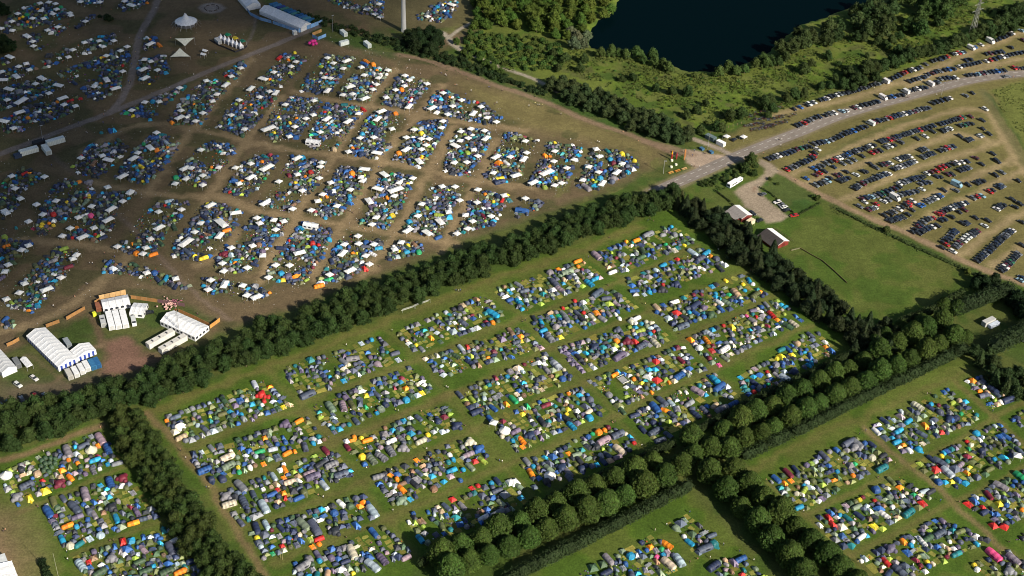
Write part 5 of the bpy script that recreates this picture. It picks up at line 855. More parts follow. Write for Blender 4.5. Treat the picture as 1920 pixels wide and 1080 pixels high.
cars(q8, 570,640, 730,600, 3, 'srl', WC); cars(q8, 860,530, 910,505, 2, 'rk', WC); cars(q8, 1010,460, 1080,430, 3, 'nns', WC); cars(q8, 955,250, 955,250, 1, 'k', W9); cars(q8, 1070,205, 1070,205, 1, 's', W9); cars(q8, 725,70, 725,70, 1, 'k', W9); cars(q8, 990,25, 990,25, 1, 'k', W9); cars(q8, 1340,350, 1340,350, 1, 'k', W9); cars(q8, 1240,660, 1370,740, 2, 'kk', W9); cars(q8, 1280,790, 1280,790, 1, 'k', W9); cars(q8, 980,825, 1085,760, 4, 'wkkk', W9); cars(q8, 625,970, 625,970, 1, 'k', W9); cars(q8, 830,1015, 830,1015, 1, 'k', W9)
WD = 'in the sixth arc of the car park'; cars(q8, 30,910, 60,880, 2, 'rm', WD); cars(q8, 110,850, 460,720, 8, 'kkwsnkwn', WD); cars(q8, 430,840, 345,875, 2, 'mk', WD); cars(q8, 210,955, 210,955, 1, 'k', WD); cars(q8, 30,1020, 90,990, 2, 'kn', WD); cars(q8, 400,1070, 480,1050, 2, 'kn', WD)
cars(q9, 50,480, 130,440, 2, 'kr', WD); cars(q9, 80,400, 200,290, 4, 'kkng', WD); cars(q9, 230,250, 290,200, 3, 'nnn', WD); cars(q9, 240,550, 240,550, 1, 'w', WD); cars(q9, 290,480, 350,410, 3, 'gsm', WD); cars(q9, 420,370, 500,290, 3, 'www', WD); cars(q9, 560,270, 660,200, 4, 'gkkm', WD); cars(q9, 430,90, 470,70, 3, 'knk', WD); cars(q9, 770,112, 770,112, 1, 'w', WD)
WE = 'in the seventh arc of the car park'; cars(q9, 640,715, 1020,380, 11, 'kkknsnkkknk', WE); cars(q9, 1040,350, 1240,190, 7, 'kkgsknw', WE); WF = 'in the last arc of the car park'; cars(q9, 1060,880, 1340,590, 10, 'kkwmkGkkks', WF); cars(q9, 1400,990, 1370,1030, 2, 'nl', WF); cars(q9, 1400,50, 1400,50, 1, 'k', WF); cars(q9, 1400,440, 1400,440, 1, 'k', WF)
yz = (1340,280,7.2); WY = 'in the gravel yard'; cars(yz, 655,600, 655,600, 1, 'g', WY, 10, -3); cars(yz, 850,710, 850,710, 1, 'w', WY, 10, -3); cars(yz, 905,745, 905,745, 1, 's', WY, 10, -3); cars(yz, 935,775, 935,775, 1, 'w', WY, 10, -3); cars(yz, 970,820, 970,820, 1, 'k', WY, 10, -3); cars(yz, 1075,890, 1075,890, 1, 'r', WY, 10, -2); cars(yz, 605,960, 605,960, 1, 'k', WY, 10, -4); cars(yz, 510,860, 510,860, 1, 'k', WY)
sz = (0,600,6.545); WS = 'on the service yard at lower left'; cars(sz, 420,712, 420,712, 1, 'w', WS, 10, 8); cars(sz, 218,792, 218,792, 1, 'w', WS, 10, 7); cars(sz, 268,965, 268,965, 1, 's', WS, 5, 9); cars(sz, 438,940, 438,940, 1, 'r', WS, 4, 9); cars(sz, 550,930, 550,930, 1, 's', WS, 7, 9); cars(sz, 120,1010, 120,1010, 1, 'b', WS, 10, 7); cars(sz, 5,1040, 5,1040, 1, 'b', WS, 10, 7)
ez = (1220,230,8); cars(ez, 1250,255, 1250,255, 1, 'k', 'behind the white trailer by the road', 10, -6); cars(ez, 1385,220, 1385,220, 1, 'k', 'behind the white trailer by the road', 10, -3); cars((1780,560,10.3), 1420,795, 1420,795, 1, 'w', 'at the right edge beyond the avenue'); cars(q3, 1150,1025, 1150,1025, 1, 's', 'driving on the road', 10, -1); cars((160,530,6.354), 578,470, 578,470, 1, 'V', 'on the grass between the marquees', 2, 10); cars((160,530,6.354), 765,350, 765,350, 1, 'k', 'on the grass between the marquees', 10, -2)
# ------------------------------------------------------------------ buildings, marquees, containers
def mesh_child(root, name, d, color=(1, 1, 1), parent=None): return link(name, tomesh(name, d), parent or root, color)
def root_at(name, x, y, rz, label, cat, group=None, z=0):
    o = link(name, None); o.location = (x, y, z); o.rotation_euler = (0, 0, rz); return setp(o, label, cat, group)
def quad_frame(px4, h):                                     # four eave corners (photo pixels at height h) -> centre, heading, length, width
    q = PP(px4, h)[:, :2]; c = q.mean(0); e = (q[3] + q[2]) / 2 - (q[0] + q[1]) / 2; f = (q[1] + q[2]) / 2 - (q[0] + q[3]) / 2
    return c, math.atan2(e[1], e[0]), np.hypot(*e), np.hypot(*f)
def marquee(name, px4, h, rise, bays, label, wall='plain', roofc=(.68,.69,.70), gables=(1, 1), cat='marquee', wallc=(.66,.67,.68)):
    c, rz, L, w = quad_frame(px4, h); t = root_at(name, c[0], c[1], rz, label, cat); x, y = L / 2, w / 2; d = MB(); r = h + rise; s = MB()
    for b in range(bays):
        a0, a1 = -x + L * b / bays, -x + L * (b + 1) / bays; am = (a0 + a1) / 2; tt = (1, 1, 1) if b % 2 else (.95, .955, .96); sag = .12
        for sy in (-1, 1):
            d.add([(a0, sy * y * 1.02, h), (am, sy * y * 1.02, h - sag * .4), (am, 0, r - sag), (a0, 0, r)], [(0, 1, 2, 3)], FAB, tt); d.add([(am, sy * y * 1.02, h - sag * .4), (a1, sy * y * 1.02, h), (a1, 0, r), (am, 0, r - sag)], [(0, 1, 2, 3)], FAB, tt)
    for b in range(bays + 1):
        a0 = -x + L * b / bays
        for sy in (-1, 1): s.bar((a0, sy * y * 1.02, h + .04), (a0, 0, r + .04), .07, n=4, mat=METAL, tint=(.55, .55, .57))
    mesh_child(t, 'roof', d.data(), roofc); mesh_child(t, 'roof_beams', s.data())
    wl = MB(); win = MB(); per = [((-x, -y), (x, -y)), ((x, -y), (x, y)), ((x, y), (-x, y)), ((-x, y), (-x, -y))]
    for (p0, p1) in per:
        ln = math.hypot(p1[0] - p0[0], p1[1] - p0[1]); n = max(2, int(ln / (1.0 if wall == 'stripe' else 2.4)))
        for k in range(n):
            u = [(p0[0] + (p1[0] - p0[0]) * f, p0[1] + (p1[1] - p0[1]) * f) for f in (k / n, (k + 1) / n)]
            tt = (.03, .06, .30) if wall == 'stripe' and k % 2 else wallc
            wl.add([(*u[0], 0), (*u[1], 0), (*u[1], h), (*u[0], h)], [(0, 1, 2, 3)], FAB, tt)
            if wall == 'window':
                nx_, ny_ = (p1[1] - p0[1]) / ln * .03, -(p1[0] - p0[0]) / ln * .03; m = [(u[0][0] + (u[1][0] - u[0][0]) * f + nx_, u[0][1] + (u[1][1] - u[0][1]) * f + ny_) for f in (.2, .8)]
                win.add([(*m[0], h * .35), (*m[1], h * .35), (*m[1], h * .72), ((m[0][0] + m[1][0]) / 2, (m[0][1] + m[1][1]) / 2, h * .86), (*m[0], h * .72)], [(0, 1, 2, 3, 4)], GLASS, (.03, .035, .05))
    for k, sx in enumerate((-1, 1)):
        if gables[k]: wl.add([(sx * x, -y, h), (sx * x, y, h), (sx * x, 0, r - .03)], [(0, 1, 2)], FAB, wallc)
    wo = mesh_child(t, 'wall', wl.data())
    for k in range(0, len(win.v), 5): mesh_child(t, 'window', MB().add(win.v[k:k + 5], [(0, 1, 2, 3, 4)], GLASS, (.03, .035, .05)).data(), parent=wo)
    return t
marquee('marquee', [Z(sz,320,195), Z(sz,560,95), Z(sz,945,470), Z(sz,715,580)], 2.8, 2.0, 10, 'longest white marquee with grey roof seams on the service yard', 'stripe')
marquee('marquee', [Z(sz,868,378), Z(sz,1088,275), Z(sz,1178,362), Z(sz,945,468)], 2.8, 1.8, 3, 'short white marquee with blue striped sides joined to the longest marquee', 'stripe')
marquee('marquee', [Z(sz,-190,420), Z(sz,-20,330), Z(sz,200,578), Z(sz,25,650)], 2.8, 1.8, 7, 'greyish white marquee cut by the left edge of the photo', 'plain', (.50,.51,.52))
def canopy(px4, label, group=None, h=2.4, cl=(.68,.69,.7)):
    c, rz, L, w = quad_frame(px4, h); t = root_at('canopy', c[0], c[1], rz, label, 'canopy', group); x, y = L / 2, w / 2
    mesh_child(t, 'roof', MB().add([(-x, -y, h), (x, -y, h), (x, y, h), (-x, y, h), (-x, 0, h + .9), (x, 0, h + .9)], [(0, 1, 5, 4), (2, 3, 4, 5), (1, 2, 5), (0, 4, 3)], FAB).data(), cl)
    for a in (-1, 1):
        for b in (-1, 1): mesh_child(t, 'leg', MB().bar((a * (x - .1), b * (y - .1), 0), (a * (x - .1), b * (y - .1), h), .06, n=5).data(), (.7, .7, .7))
    return t
canopy([Z(sz,245,482), Z(sz,318,452), Z(sz,408,550), Z(sz,328,588)], 'open white canopy on legs beside the grey container, service yard')
kz = (160,530,6.354)
marquee('marquee', [Z(kz,178,205), Z(kz,215,308), Z(kz,535,245), Z(kz,505,140)], 2.8, 1.0, 4, 'wide white marquee in front of the plywood fence with three cabins before it', 'window')
marquee('marquee', [Z(kz,572,238), Z(kz,528,368), Z(kz,700,378), Z(kz,735,250)], 2.4, .9, 3, 'small square white marquee with dark windows beside the three cabins', 'window')
marquee('marquee', [Z(kz,1062,335), Z(kz,888,455), Z(kz,1290,640), Z(kz,1488,525)], 2.8, 1.9, 8, 'large white marquee below the lattice mast next to the tree belt', 'window')
def box_unit(name, cat, px, py, rz, L, w, h, c, label, group=None, vents=0, flat=.0, ribs=True, door=True, topc=None, zref=None):
    q = P(px, py, h if zref is None else zref); t = root_at(name, q[0], q[1], rz, label, cat, group); x, y = L / 2, w / 2; d = MB().box(-x, x, -y, y, .12, h, MATTE)
    if ribs:
        n = int(L / .9)
        for k in range(n):
            a = -x + L * (k + .5) / n
            for s in (-1, 1): d.box(a - .16, a + .16, s * y - .05, s * y + .05, .2, h - .15, MATTE, (.82, .82, .82))
            d.box(a - .12, a + .12, -y + .1, y - .1, h - .02, h + .035, MATTE, (.9, .9, .9))
    bo = mesh_child(t, 'body', d.data(), c)
    if topc: mesh_child(t, 'roof', MB().box(-x - .05, x + .05, -y - .05, y + .05, h + .04, h + .12, MATTE).data(), topc)
    if door: mesh_child(t, 'door', MB().box(x, x + .05, -y * .8, y * .8, .25, h - .2, MATTE).data(), tuple(v * .6 for v in c), bo)
    for k in range(vents): mesh_child(t, 'roof_vent', MB().box(-x + L * (k + .7) / (vents + .6) - .35, -x + L * (k + .7) / (vents + .6) + .35, -.8, .8, h + .02, h + .2, GLASS).data(), (.05, .05, .06))
    return t
WHT, GRY, CBL = (.62,.63,.64), (.22,.25,.27), (.03,.13,.27)
box_unit('shipping_container', 'container', *Z(sz,822,258), H1, 6, 2.44, 2.6, GRY, 'grey green container standing between the two striped marquees')
box_unit('shipping_container', 'container', *Z(sz,200,500), H1, 6, 2.44, 2.6, (.14,.15,.16), 'dark grey container beside the open white canopy')
for k, (x, y, c, lb) in enumerate([(842,640,(.42,.41,.38),'dirty grey container, lowest of the row below the longest marquee'), (918,612,WHT,'white container, second from left below the longest marquee'), (990,575,WHT,'white container with a dark window below the longest marquee'), (1055,540,WHT,'white container directly left of the blue containers'), (1125,520,CBL,'blue container touching the white container row'), (1185,500,(.02,.10,.24),'darker blue container, last of the row below the longest marquee')]):
    box_unit('shipping_container', 'container', *Z(sz, x, y), H1 - .05, 6, 2.4, 2.6, c, lb, 'containers below the longest marquee')
for k, (x, y) in enumerate([(292,425), (374,415), (458,402)]): box_unit('portable_cabin', 'cabin', *Z(kz, x, y), heading(*Z(kz, x, y), 2.6, 10), 12.2, 2.9, 2.8, (.70,.71,.72), ['left', 'middle', 'right'][k] + ' one of the three long white cabins side by side', 'three long white cabins', ribs=False)
box_unit('portable_cabin', 'cabin', *Z(kz,205,435), heading(*Z(kz,205,435), 2.6, 10), 7, 2.5, 2.6, (.42,.43,.43), 'shorter grey cabin left of the three long white ones', ribs=False, vents=1)
box_unit('shed', 'shed', *Z(kz,157,265), heading(*Z(kz,157,265), 2.6, 10), 5, 3, 2.4, (.26,.10,.055), 'rust brown shed at the corner of the wide marquee', ribs=False)
box_unit('portable_toilet', 'toilet', *Z(kz,103,355), H2, 1.6, 1.6, 2.2, (.60,.62,.04), 'bright yellow cabin standing by the fence on the grass', ribs=False)
box_unit('long_trailer', 'trailer', *Z(kz,890,640), heading(*Z(kz,890,640), 10, -5.6), 15, 3, 3, (.50,.49,.45), 'long pale trailer with roof hatches in open sun', ribs=False, vents=3)
box_unit('long_trailer', 'trailer', *Z(kz,1040,700), heading(*Z(kz,1040,700), 10, -5.6), 15, 3, 3, (.48,.47,.44), 'long pale trailer half under the tree shadow', ribs=False, vents=3)
box_unit('long_trailer', 'trailer', *Z((1780,560,10.3),770,405), heading(1855, 600, 10, -4.8), 7.5, 2.7, 2.7, (.40,.40,.39), 'white cabin in the clearing beyond the avenue end', ribs=False)
box_unit('long_trailer', 'trailer', *Z((1780,560,10.3),870,475), heading(1864, 606, 10, -4.8), 6.5, 2.0, 1.9, (.45,.50,.58), 'low blue-grey unit right beside the white cabin', ribs=False)
lz = (0,240,8)
for x, y, hd, lb in [(425,310,H2,'ribbed white toilet block nearest the left edge'), (825,165,H2,'ribbed white toilet block standing on the gravel path side'), (690,292,H1,'ribbed white toilet block turned across the other two')]: box_unit('toilet_block', 'toilet block', *Z(lz, x, y), hd, 10.5 if hd == H2 else 8.5, 3.2, 2.9, (.56,.60,.57), lb, 'toilet blocks at the left')
box_unit('crew_container', 'container', *Z(lz,260,390), H2, 4, 3, 2.2, (.03,.045,.08), 'dark blue unit at the end of the toilet blocks', ribs=False); box_unit('crew_container', 'container', *Z(lz,580,190), H2, 7, 3.4, 2.0, (.02,.022,.028), 'black unit behind the toilet blocks', ribs=False)
mz = (440,0,6.857)
marquee('beer_marquee', [Z(mz,310,130), Z(mz,455,75), Z(mz,985,300), Z(mz,850,362)], 3, 2.0, 12, 'long whitish marquee behind the light blue hoarding', 'plain')
marquee('beer_marquee', [Z(mz,30,-60), Z(mz,190,-100), Z(mz,325,42), Z(mz,160,100)], 3, 2.0, 5, 'whitish marquee cut by the top edge of the photo', 'plain')
for k in range(11): box_unit('shipping_container', 'container', *Z(mz, 500 + k * 47, 42 + k * 20.5), H2, 6, 2.4, 2.4, [CBL, (.05,.16,.30), (.03,.06,.22), (.07,.20,.15), (.02,.12,.22), CBL, (.07,.22,.2), (.02,.1,.25), (.04,.14,.3), (.06,.2,.25), CBL][k], f'{ordn(k + 1)} container from left in the blue and green row behind the long marquee', 'containers behind the long marquee')
for x, y, hd, lb in [(1400,400,H1,'white container furthest back near the floodlight mast'), (1405,525,H2,'white container turned towards the camp below the mast'), (1705,545,H1,'white container standing alone right of the others')]: box_unit('shipping_container', 'container', *Z(mz, x, y), hd, 6.2, 2.6, 2.8, (.55,.60,.58), lb, 'white containers by the mast')
box_unit('kiosk', 'kiosk', *Z(mz,770,395), H1, 2.4, 2.4, 2.8, (.62,.63,.62), 'small white kiosk at the corner of the light blue hoarding', ribs=False)
box_unit('trailer_box', 'trailer', *Z(ez,1058,280), heading(*Z(ez,1058,280), 10, 5), 5.4, 2.6, 2.6, (.74,.74,.73), 'white box trailer beside the road entrance', ribs=False)
box_unit('site_container', 'container', *Z(ez,905,195), heading(*Z(ez,905,195), 10, 5), 6.5, 3, 2.7, (.10,.14,.15), 'dark teal container behind the white box trailer')
for x, y, k in ((770,375,'left'), (910,425,'right')): box_unit('skip', 'skip', *Z(ez, x, y), H1, 2.6, 1.9, 1.4, (.04,.11,.20), f'{k} one of two blue waste skips near the lamp', 'waste skips', ribs=False, door=False)
def fence(name, pts, h, th, c, label, gap=0.0, panel=2.6, cat='fence', post=(.3,.2,.12), rail=False):
    pl = PP(pts)[:, :2]; o = pl[0]; t = root_at(name, o[0], o[1], 0, label, cat); pn = MB(); po = MB(); rg = random.Random(len(pts))
    for a, b in zip(pl[:-1], pl[1:]):
        L = np.hypot(*(b - a)); n = max(1, int(L / panel)); u = (b - a) / L; nn = np.array([-u[1], u[0]]) * th / 2
        for k in range(n):
            if rg.random() < gap: continue
            p0 = a + u * (L * k / n) - o; p1 = a + u * (L * (k + .96) / n) - o; tt = rg.uniform(.8, 1.1)
            if rail:
                for zz in (.3, .65, 1.0): pn.bar((*p0, h * zz), (*p1, h * zz), th, n=3)
                po.box(p0[0] - .06, p0[0] + .06, p0[1] - .06, p0[1] + .06, 0, h + .08, MATTE); continue
            v = [(*(p0 - nn), 0), (*(p1 - nn), 0), (*(p1 + nn), 0), (*(p0 + nn), 0)]; mesh_child(t, 'panel', MB().add(v + [(x, y, h) for x, y, z in v], [(4, 5, 6, 7), (0, 1, 5, 4), (1, 2, 6, 5), (2, 3, 7, 6), (3, 0, 4, 7)], MATTE, (tt,) * 3).data(), c)
            po.box(p0[0] - .06, p0[0] + .06, p0[1] - .06, p0[1] + .06, 0, h + .08, MATTE)
    if pn.v: mesh_child(t, 'rails', pn.data(), c)
    mesh_child(t, 'posts', po.data(), post); return t
ORW = (.32,.165,.06)
fence('plywood_fence', [(2,655),(25,645),(49,631)], 2.0, .08, ORW, 'plywood fence left of the longest marquee', .25); fence('plywood_fence', [(87,614),(125,600),(160,580),(187,565)], 2.0, .08, ORW, 'plywood fence between longest marquee and wide marquee', .22)
fence('plywood_fence', [(187,564),(237,553)], 3.4, .1, (.52,.33,.15), 'tall pale plywood wall behind the wide marquee'); fence('plywood_fence', [(246,560),(295,567)], 2.2, .08, ORW, 'orange plywood fence right of the wide marquee')
fence('plywood_fence', [(296,567),(320,570),(347,575)], 2.0, .08, (.13,.07,.08), 'dark painted fence behind the pink heap'); fence('plywood_fence', [(335,585),(365,598),(393,612)], 2.0, .08, (.40,.19,.07), 'plywood fence behind the marquee by the mast'); fence('plywood_fence', [(394,616),(404,609),(413,602)], 2.2, .08, (.45,.22,.06), 'short plywood fence at the edge of the tree belt')
HB = (.16,.30,.52)
fence('blue_hoarding', [Z(mz,145,110), Z(mz,200,195), Z(mz,330,260), Z(mz,475,300)], 2.2, .1, HB, 'light blue hoarding in front of the beer garden, left part', cat='hoarding'); fence('blue_hoarding', [Z(mz,490,305), Z(mz,650,360), Z(mz,822,420)], 2.2, .1, HB, 'light blue hoarding in front of the long marquee', cat='hoarding'); fence('blue_hoarding', [Z(mz,822,420), Z(mz,980,360), Z(mz,1130,302)], 2.8, .1, (.18,.35,.62), 'light blue hoarding across the end of the long marquee', cat='hoarding'); fence('blue_hoarding', [Z(mz,1000,480), Z(mz,1070,515), Z(mz,1178,470)], 2.2, .1, (.16,.32,.58), 'small light blue hoarding round a wooden stall', cat='hoarding')
fence('plywood_fence', [Z(mz,1000,460), Z(mz,1120,410)], 2.2, .1, (.40,.22,.08), 'wooden back of the small blue stall')
fence('wire_fence', [Z(ez,900,160), Z(ez,1100,100), Z(ez,1300,40), Z(ez,1420,0)], 1.6, .03, (.10,.13,.10), 'thin wire fence behind the trailers by the road', 0, 3, rail=True)
# gable barns
def barn(px4, h, rise, label, c1, c2, wc, lean=3.0):
    c, rz, L, w = quad_frame(px4, h); t = root_at('barn', c[0], c[1], rz, label, 'barn'); x, y = L / 2, w / 2; r = h + rise
    for s, cc in ((1, c1), (-1, c2)):
        d = MB(); n = 14
        for k in range(n):
            a0, a1 = -x - .3 + (L + .6) * k / n, -x - .3 + (L + .6) * (k + 1) / n; tt = (1,) * 3 if k % 2 else (.93,) * 3
            d.add([(a0, s * (y + .35), h - .15), (a1, s * (y + .35), h - .15), (a1, 0, r), (a0, 0, r)], [(0, 1, 2, 3)], MATTE, tt)
        mesh_child(t, 'roof', d.data(), cc)
    mesh_child(t, 'lean_to', MB().box(-x + .2, x - 1.5, -y - lean, -y - .05, 0, h * .62, MATTE).data(), wc); mesh_child(t, 'lean_to_roof', MB().add([(-x - .1, -y - lean - .3, h * .62), (x - 1.2, -y - lean - .3, h * .62), (x - 1.2, -y - .3, h - .22), (-x - .1, -y - .3, h - .22)], [(0, 1, 2, 3)], MATTE).data(), c2)
    d = MB().box(-x, x, -y, y, 0, h - .18, MATTE)
    for s in (-1, 1): d.add([(s * x, -y, h - .18), (s * x, y, h - .18), (s * x, 0, r - .1)], [(0, 1, 2)], MATTE)
    mesh_child(t, 'wall', d.data(), wc); mesh_child(t, 'door', MB().box(x, x + .05, -1.2, 1.2, 0, 2.2, MATTE).data(), (.10,.015,.012)); mesh_child(t, 'trim', MB().bar((x + .32, -y - .3, h - .1), (x + .32, 0, r + .05), .09, n=4, mat=MATTE).bar((x + .32, 0, r + .05), (x + .32, y + .3, h - .1), .09, n=4, mat=MATTE).data(), (.7, .7, .68))
    for k in (-1, 0, 1): mesh_child(t, 'window', MB().box(k * x * .5 - .5, k * x * .5 + .5, y, y + .04, h * .4, h * .75, GLASS).data(), (.04, .05, .06))
bz = (1340,360,9)
barn([Z(bz,255,285), Z(bz,410,215), Z(bz,622,378), Z(bz,467,448)], 2.7, 1.1, 'red barn with half white, half rusty grey roof by the gravel yard', (.70,.70,.69), (.24,.22,.21), (.12,.022,.018))
barn([Z(bz,795,682), Z(bz,968,612), Z(bz,1250,822), Z(bz,1077,892)], 2.6, 1.3, 'red barn with dark roof and one white roof strip next to the conifers', (.74,.74,.73), (.055,.048,.046), (.16,.028,.02))
box_unit('cream_shed', 'shed', *Z(bz,610,470), heading(*Z(bz,610,470), 10, -6), 4.6, 3, 2.5, (.58,.50,.34), 'cream box shed with round openings beside the first barn', ribs=False)
fence('post_rail_fence', [Z(bz,1010,620), Z(bz,1330,850)], 1.1, .05, (.22,.22,.16), 'low rail fence behind the dark roofed barn', 0, 2, rail=True)
fence('jump_rail', [(1500,466),(1524,480),(1541,489),(1560,505),(1588,531)], .7, .16, (.17,.145,.06), 'brown curved rail line across the riding meadow', 0, 2.2); fence('jump_rail', [(1484,470),(1500,466)], .7, .2, (.14,.14,.08), 'short rail end on the meadow by the dark roofed barn', 0, 2)
# camper coach with caravan
cq = P(*Z(yz,280,440), 1.4); ch = heading(*Z(yz,280,440), 10, -6)
t = root_at('camper_coach', cq[0], cq[1], ch, 'white camper coach parked across the grass by the gravel yard', 'camper')
mesh_child(t, 'body', MB().box(-6.4, 1.2, -1.25, 1.25, .45, 2.9, PAINT).data(), (.76,.76,.75)); mesh_child(t, 'cab', MB().box(1.7, 5.6, -1.1, 1.1, .4, 2.3, PAINT).data(), (.76,.76,.75))

for q_ in ((-6.43, -6.38, -.95, .95, 1.3, 2.4), (-5, .5, -1.28, -1.24, 1.5, 2.2), (2.2, 4.6, -1.13, -1.08, 1.4, 2.0), (5.58, 5.62, -.9, .9, 1.3, 2.0)): mesh_child(t, 'window', MB().box(*q_, GLASS).data(), (.03,.035,.045))
mesh_child(t, 'awning', MB().box(-.6, 1.6, -2.6, -1.28, 2.2, 2.26, FAB).data(), (.7,.7,.7))
for a in (-4.8, -.6, 2.6, 4.6):
    for b in (-1, 1): mesh_child(t, 'wheel', MB().bar((a, b * .9, .42), (a, b * 1.26, .42), .42, n=9, mat=MATTE).data(), (.02,.02,.02))
# turbine
tq = P(757, 59); t = root_at('wind_turbine', tq[0], tq[1], R(200), 'tall white wind turbine tower rising out of the top of the photo', 'wind turbine')
d = MB(); n = 16
for k in range(6): d.bar((0, 0, k * 8), (0, 0, (k + 1) * 8), 1.75 - k * .14, 1.75 - (k + 1) * .14, n, METAL)
mesh_child(t, 'tower', d.data(), (.74,.75,.76)); mesh_child(t, 'door', MB().box(1.68, 1.8, -.5, .5, .3, 2.4, MATTE).data(), (.25,.27,.3)); mesh_child(t, 'nacelle', MB().box(-3.5, 3, -1.2, 1.2, 47.6, 50, PAINT).data(), (.7,.7,.7)); mesh_child(t, 'hub', MB().bar((3, 0, 48.8), (4.2, 0, 48.8), .9, .5, 10, PAINT).data(), (.7,.7,.7))
for k in range(3):
    a = R(90 + 120 * k); mesh_child(t, 'blade', MB().bar((3.6, 0, 48.8), (3.6, 14 * math.cos(a), 48.8 + 14 * math.sin(a)), .55, .12, 5, PAINT).data(), (.72,.72,.72))
# pylon
pq = P(*Z((1780,0,10.3),430,695)); t = root_at('power_pylon', pq[0], pq[1], H1, 'grey lattice power pylon above the roadside cars', 'pylon'); d = MB(); PT = (.34,.34,.32); Hh = 31
for k in range(10):
    z0, z1 = Hh * k / 10, Hh * (k + 1) / 10; r0, r1 = 1.7 * (1 - k / 12), 1.7 * (1 - (k + 1) / 12); cs = [(1, 1), (-1, 1), (-1, -1), (1, -1)]
    for i in range(4):
        a, b = cs[i], cs[(i + 1) % 4]; d.bar((a[0] * r0, a[1] * r0, z0), (a[0] * r1, a[1] * r1, z1), .13, n=4, tint=PT); d.bar((a[0] * r0, a[1] * r0, z0), (b[0] * r1, b[1] * r1, z1), .07, n=3, tint=PT); d.bar((b[0] * r0, b[1] * r0, z0), (a[0] * r1, a[1] * r1, z1), .07, n=3, tint=PT)
mesh_child(t, 'lattice', d.data()); 
for z, l in ((19, 5.5), (23.5, 4.5), (28, 3.5)): mesh_child(t, 'cross_arm', MB().bar((0, -l, z), (0, l, z), .12, n=4, tint=PT).bar((0, -l, z), (0, 0, z + 1.4), .07, n=3, tint=PT).bar((0, l, z), (0, 0, z + 1.4), .07, n=3, tint=PT).data())
# lattice mast over the service yard
pq = P(*Z(kz,1115,600)); t = root_at('lattice_mast', pq[0], pq[1], H1, 'thin red and white lattice mast standing against the large marquee', 'mast'); d = MB()
for k in range(12):
    z0, z1 = k * 1.25, (k + 1) * 1.25; cs = [(.45, 0), (-.22, .4), (-.22, -.4)]; tt = (.55, .55, .56) if k < 11 else (.6, .1, .08)
    for i in range(3): a, b = cs[i], cs[(i + 1) % 3]; d.bar((*a, z0), (*a, z1), .06, n=4, tint=tt); d.bar((*a, z0), (*b, z1), .04, n=3, tint=tt)
mesh_child(t, 'lattice', d.data()); mesh_child(t, 'antenna', MB().bar((0, 0, 15), (0, 0, 17), .05, n=4).data(), (.6,.6,.6))
def pole(name, px, py, h, label, cat, lamp=True, r=.11, c=(.5,.5,.5), hd=0, arms=1, group=None):
    q = P(px, py); t = root_at(name, q[0], q[1], hd, label, cat, group); mesh_child(t, 'pole', MB().bar((0, 0, 0), (0, 0, h), r, r * .6, 6).data(), c)
    if lamp: mesh_child(t, 'lamp_head', MB().box(-.25, 1.3, -.2, .2, h - .08, h + .15, METAL).data(), (.45,.45,.45))
    return t
pole('street_lamp', *Z(ez,855,400), 10, 'tall grey street lamp by the blue skips', 'street lamp', hd=H1); pole('street_lamp', *Z(ez,188,765), 8.5, 'grey street lamp left of the coloured totems', 'street lamp', r=.16); pole('street_lamp', *Z(zE4,975,535), 9, 'street lamp beside the road between the parked cars', 'street lamp', hd=H1)
pole('floodlight_mast', *Z(mz,1262,415), 12, 'dark floodlight mast beside the white containers', 'floodlight', hd=H2, r=.2, c=(.25,.26,.28)); pole('floodlight_mast', *Z(lz,650,215), 11, 'pale floodlight mast between the toilet blocks', 'floodlight', hd=H2, c=(.4,.42,.45)); pole('flagpole', 112, 1092, 17, 'slim cream flagpole at the bottom left corner', 'flagpole', False, .09, (.62,.60,.46)); pole('wooden_pole', *Z(bz,672,570), 7, 'slim cream pole between the cream shed and the gravel yard', 'pole', False, .08, (.6,.55,.35))
# white roofs at the lower left corner
marquee('marquee', [(-30,1068),(20,1055),(40,1092),(-20,1110)], 3, 1.0, 3, 'bright white marquee roof in the bottom left corner', 'plain', (.74,.74,.74)); box_unit('portable_cabin', 'cabin', 2, 1048, heading(2, 1048, 4, 10), 5, 4, 2.6, (.50,.52,.53), 'grey roofed cabin behind the corner marquee', ribs=False)
marquee('small_marquee', [Z(zB,283,778), Z(zB,283,798), Z(zB,358,808), Z(zB,362,788)], 2.1, .8, 3, 'small walled white marquee among the tents below the lane crossing', 'window')
marquee('small_marquee', [Z(zE,268,165), Z(zE,268,185), Z(zE,345,200), Z(zE,346,178)], 2.1, .8, 3, 'small walled white marquee at the top edge of its tent block', 'window')
# circus tent, sails, pagodas
cz = (300,0,8); q = P(*Z(cz,395,372)); t = root_at('circus_tent', q[0], q[1], 0, 'round white tent with a tall central peak and scalloped rim', 'tent'); d = MB(); n = 32; vs = []
for r, z in ((7.4, 2.6), (5.0, 3.7), (2.6, 5.0), (1.0, 7.0), (.7, 8.2)):
    for k in range(n): a = 2 * math.pi * k / n; rr = r * (1.0 if k % 2 else (.94 if r > 7 else 1)); vs.append((rr * math.cos(a), rr * math.sin(a), z - (0 if k % 2 or r < 7 else -.15)))
d.add(vs, [(j * n + k, j * n + (k + 1) % n, (j + 1) * n + (k + 1) % n, (j + 1) * n + k) for j in range(4) for k in range(n)], FAB); mesh_child(t, 'roof', d.data(), (.66,.67,.68)); d = MB(); g = MB()
for k in range(0, n, 2): a = 2 * math.pi * (k + 1) / n; d.bar((7.3 * math.cos(a), 7.3 * math.sin(a), 0), (7.4 * math.cos(a), 7.4 * math.sin(a), 2.6), .07, n=4, tint=(.6,.6,.6)); g.bar((7.4 * math.cos(a), 7.4 * math.sin(a), 2.6), (10 * math.cos(a), 10 * math.sin(a), 0), .04, n=3, tint=(.6,.6,.6))
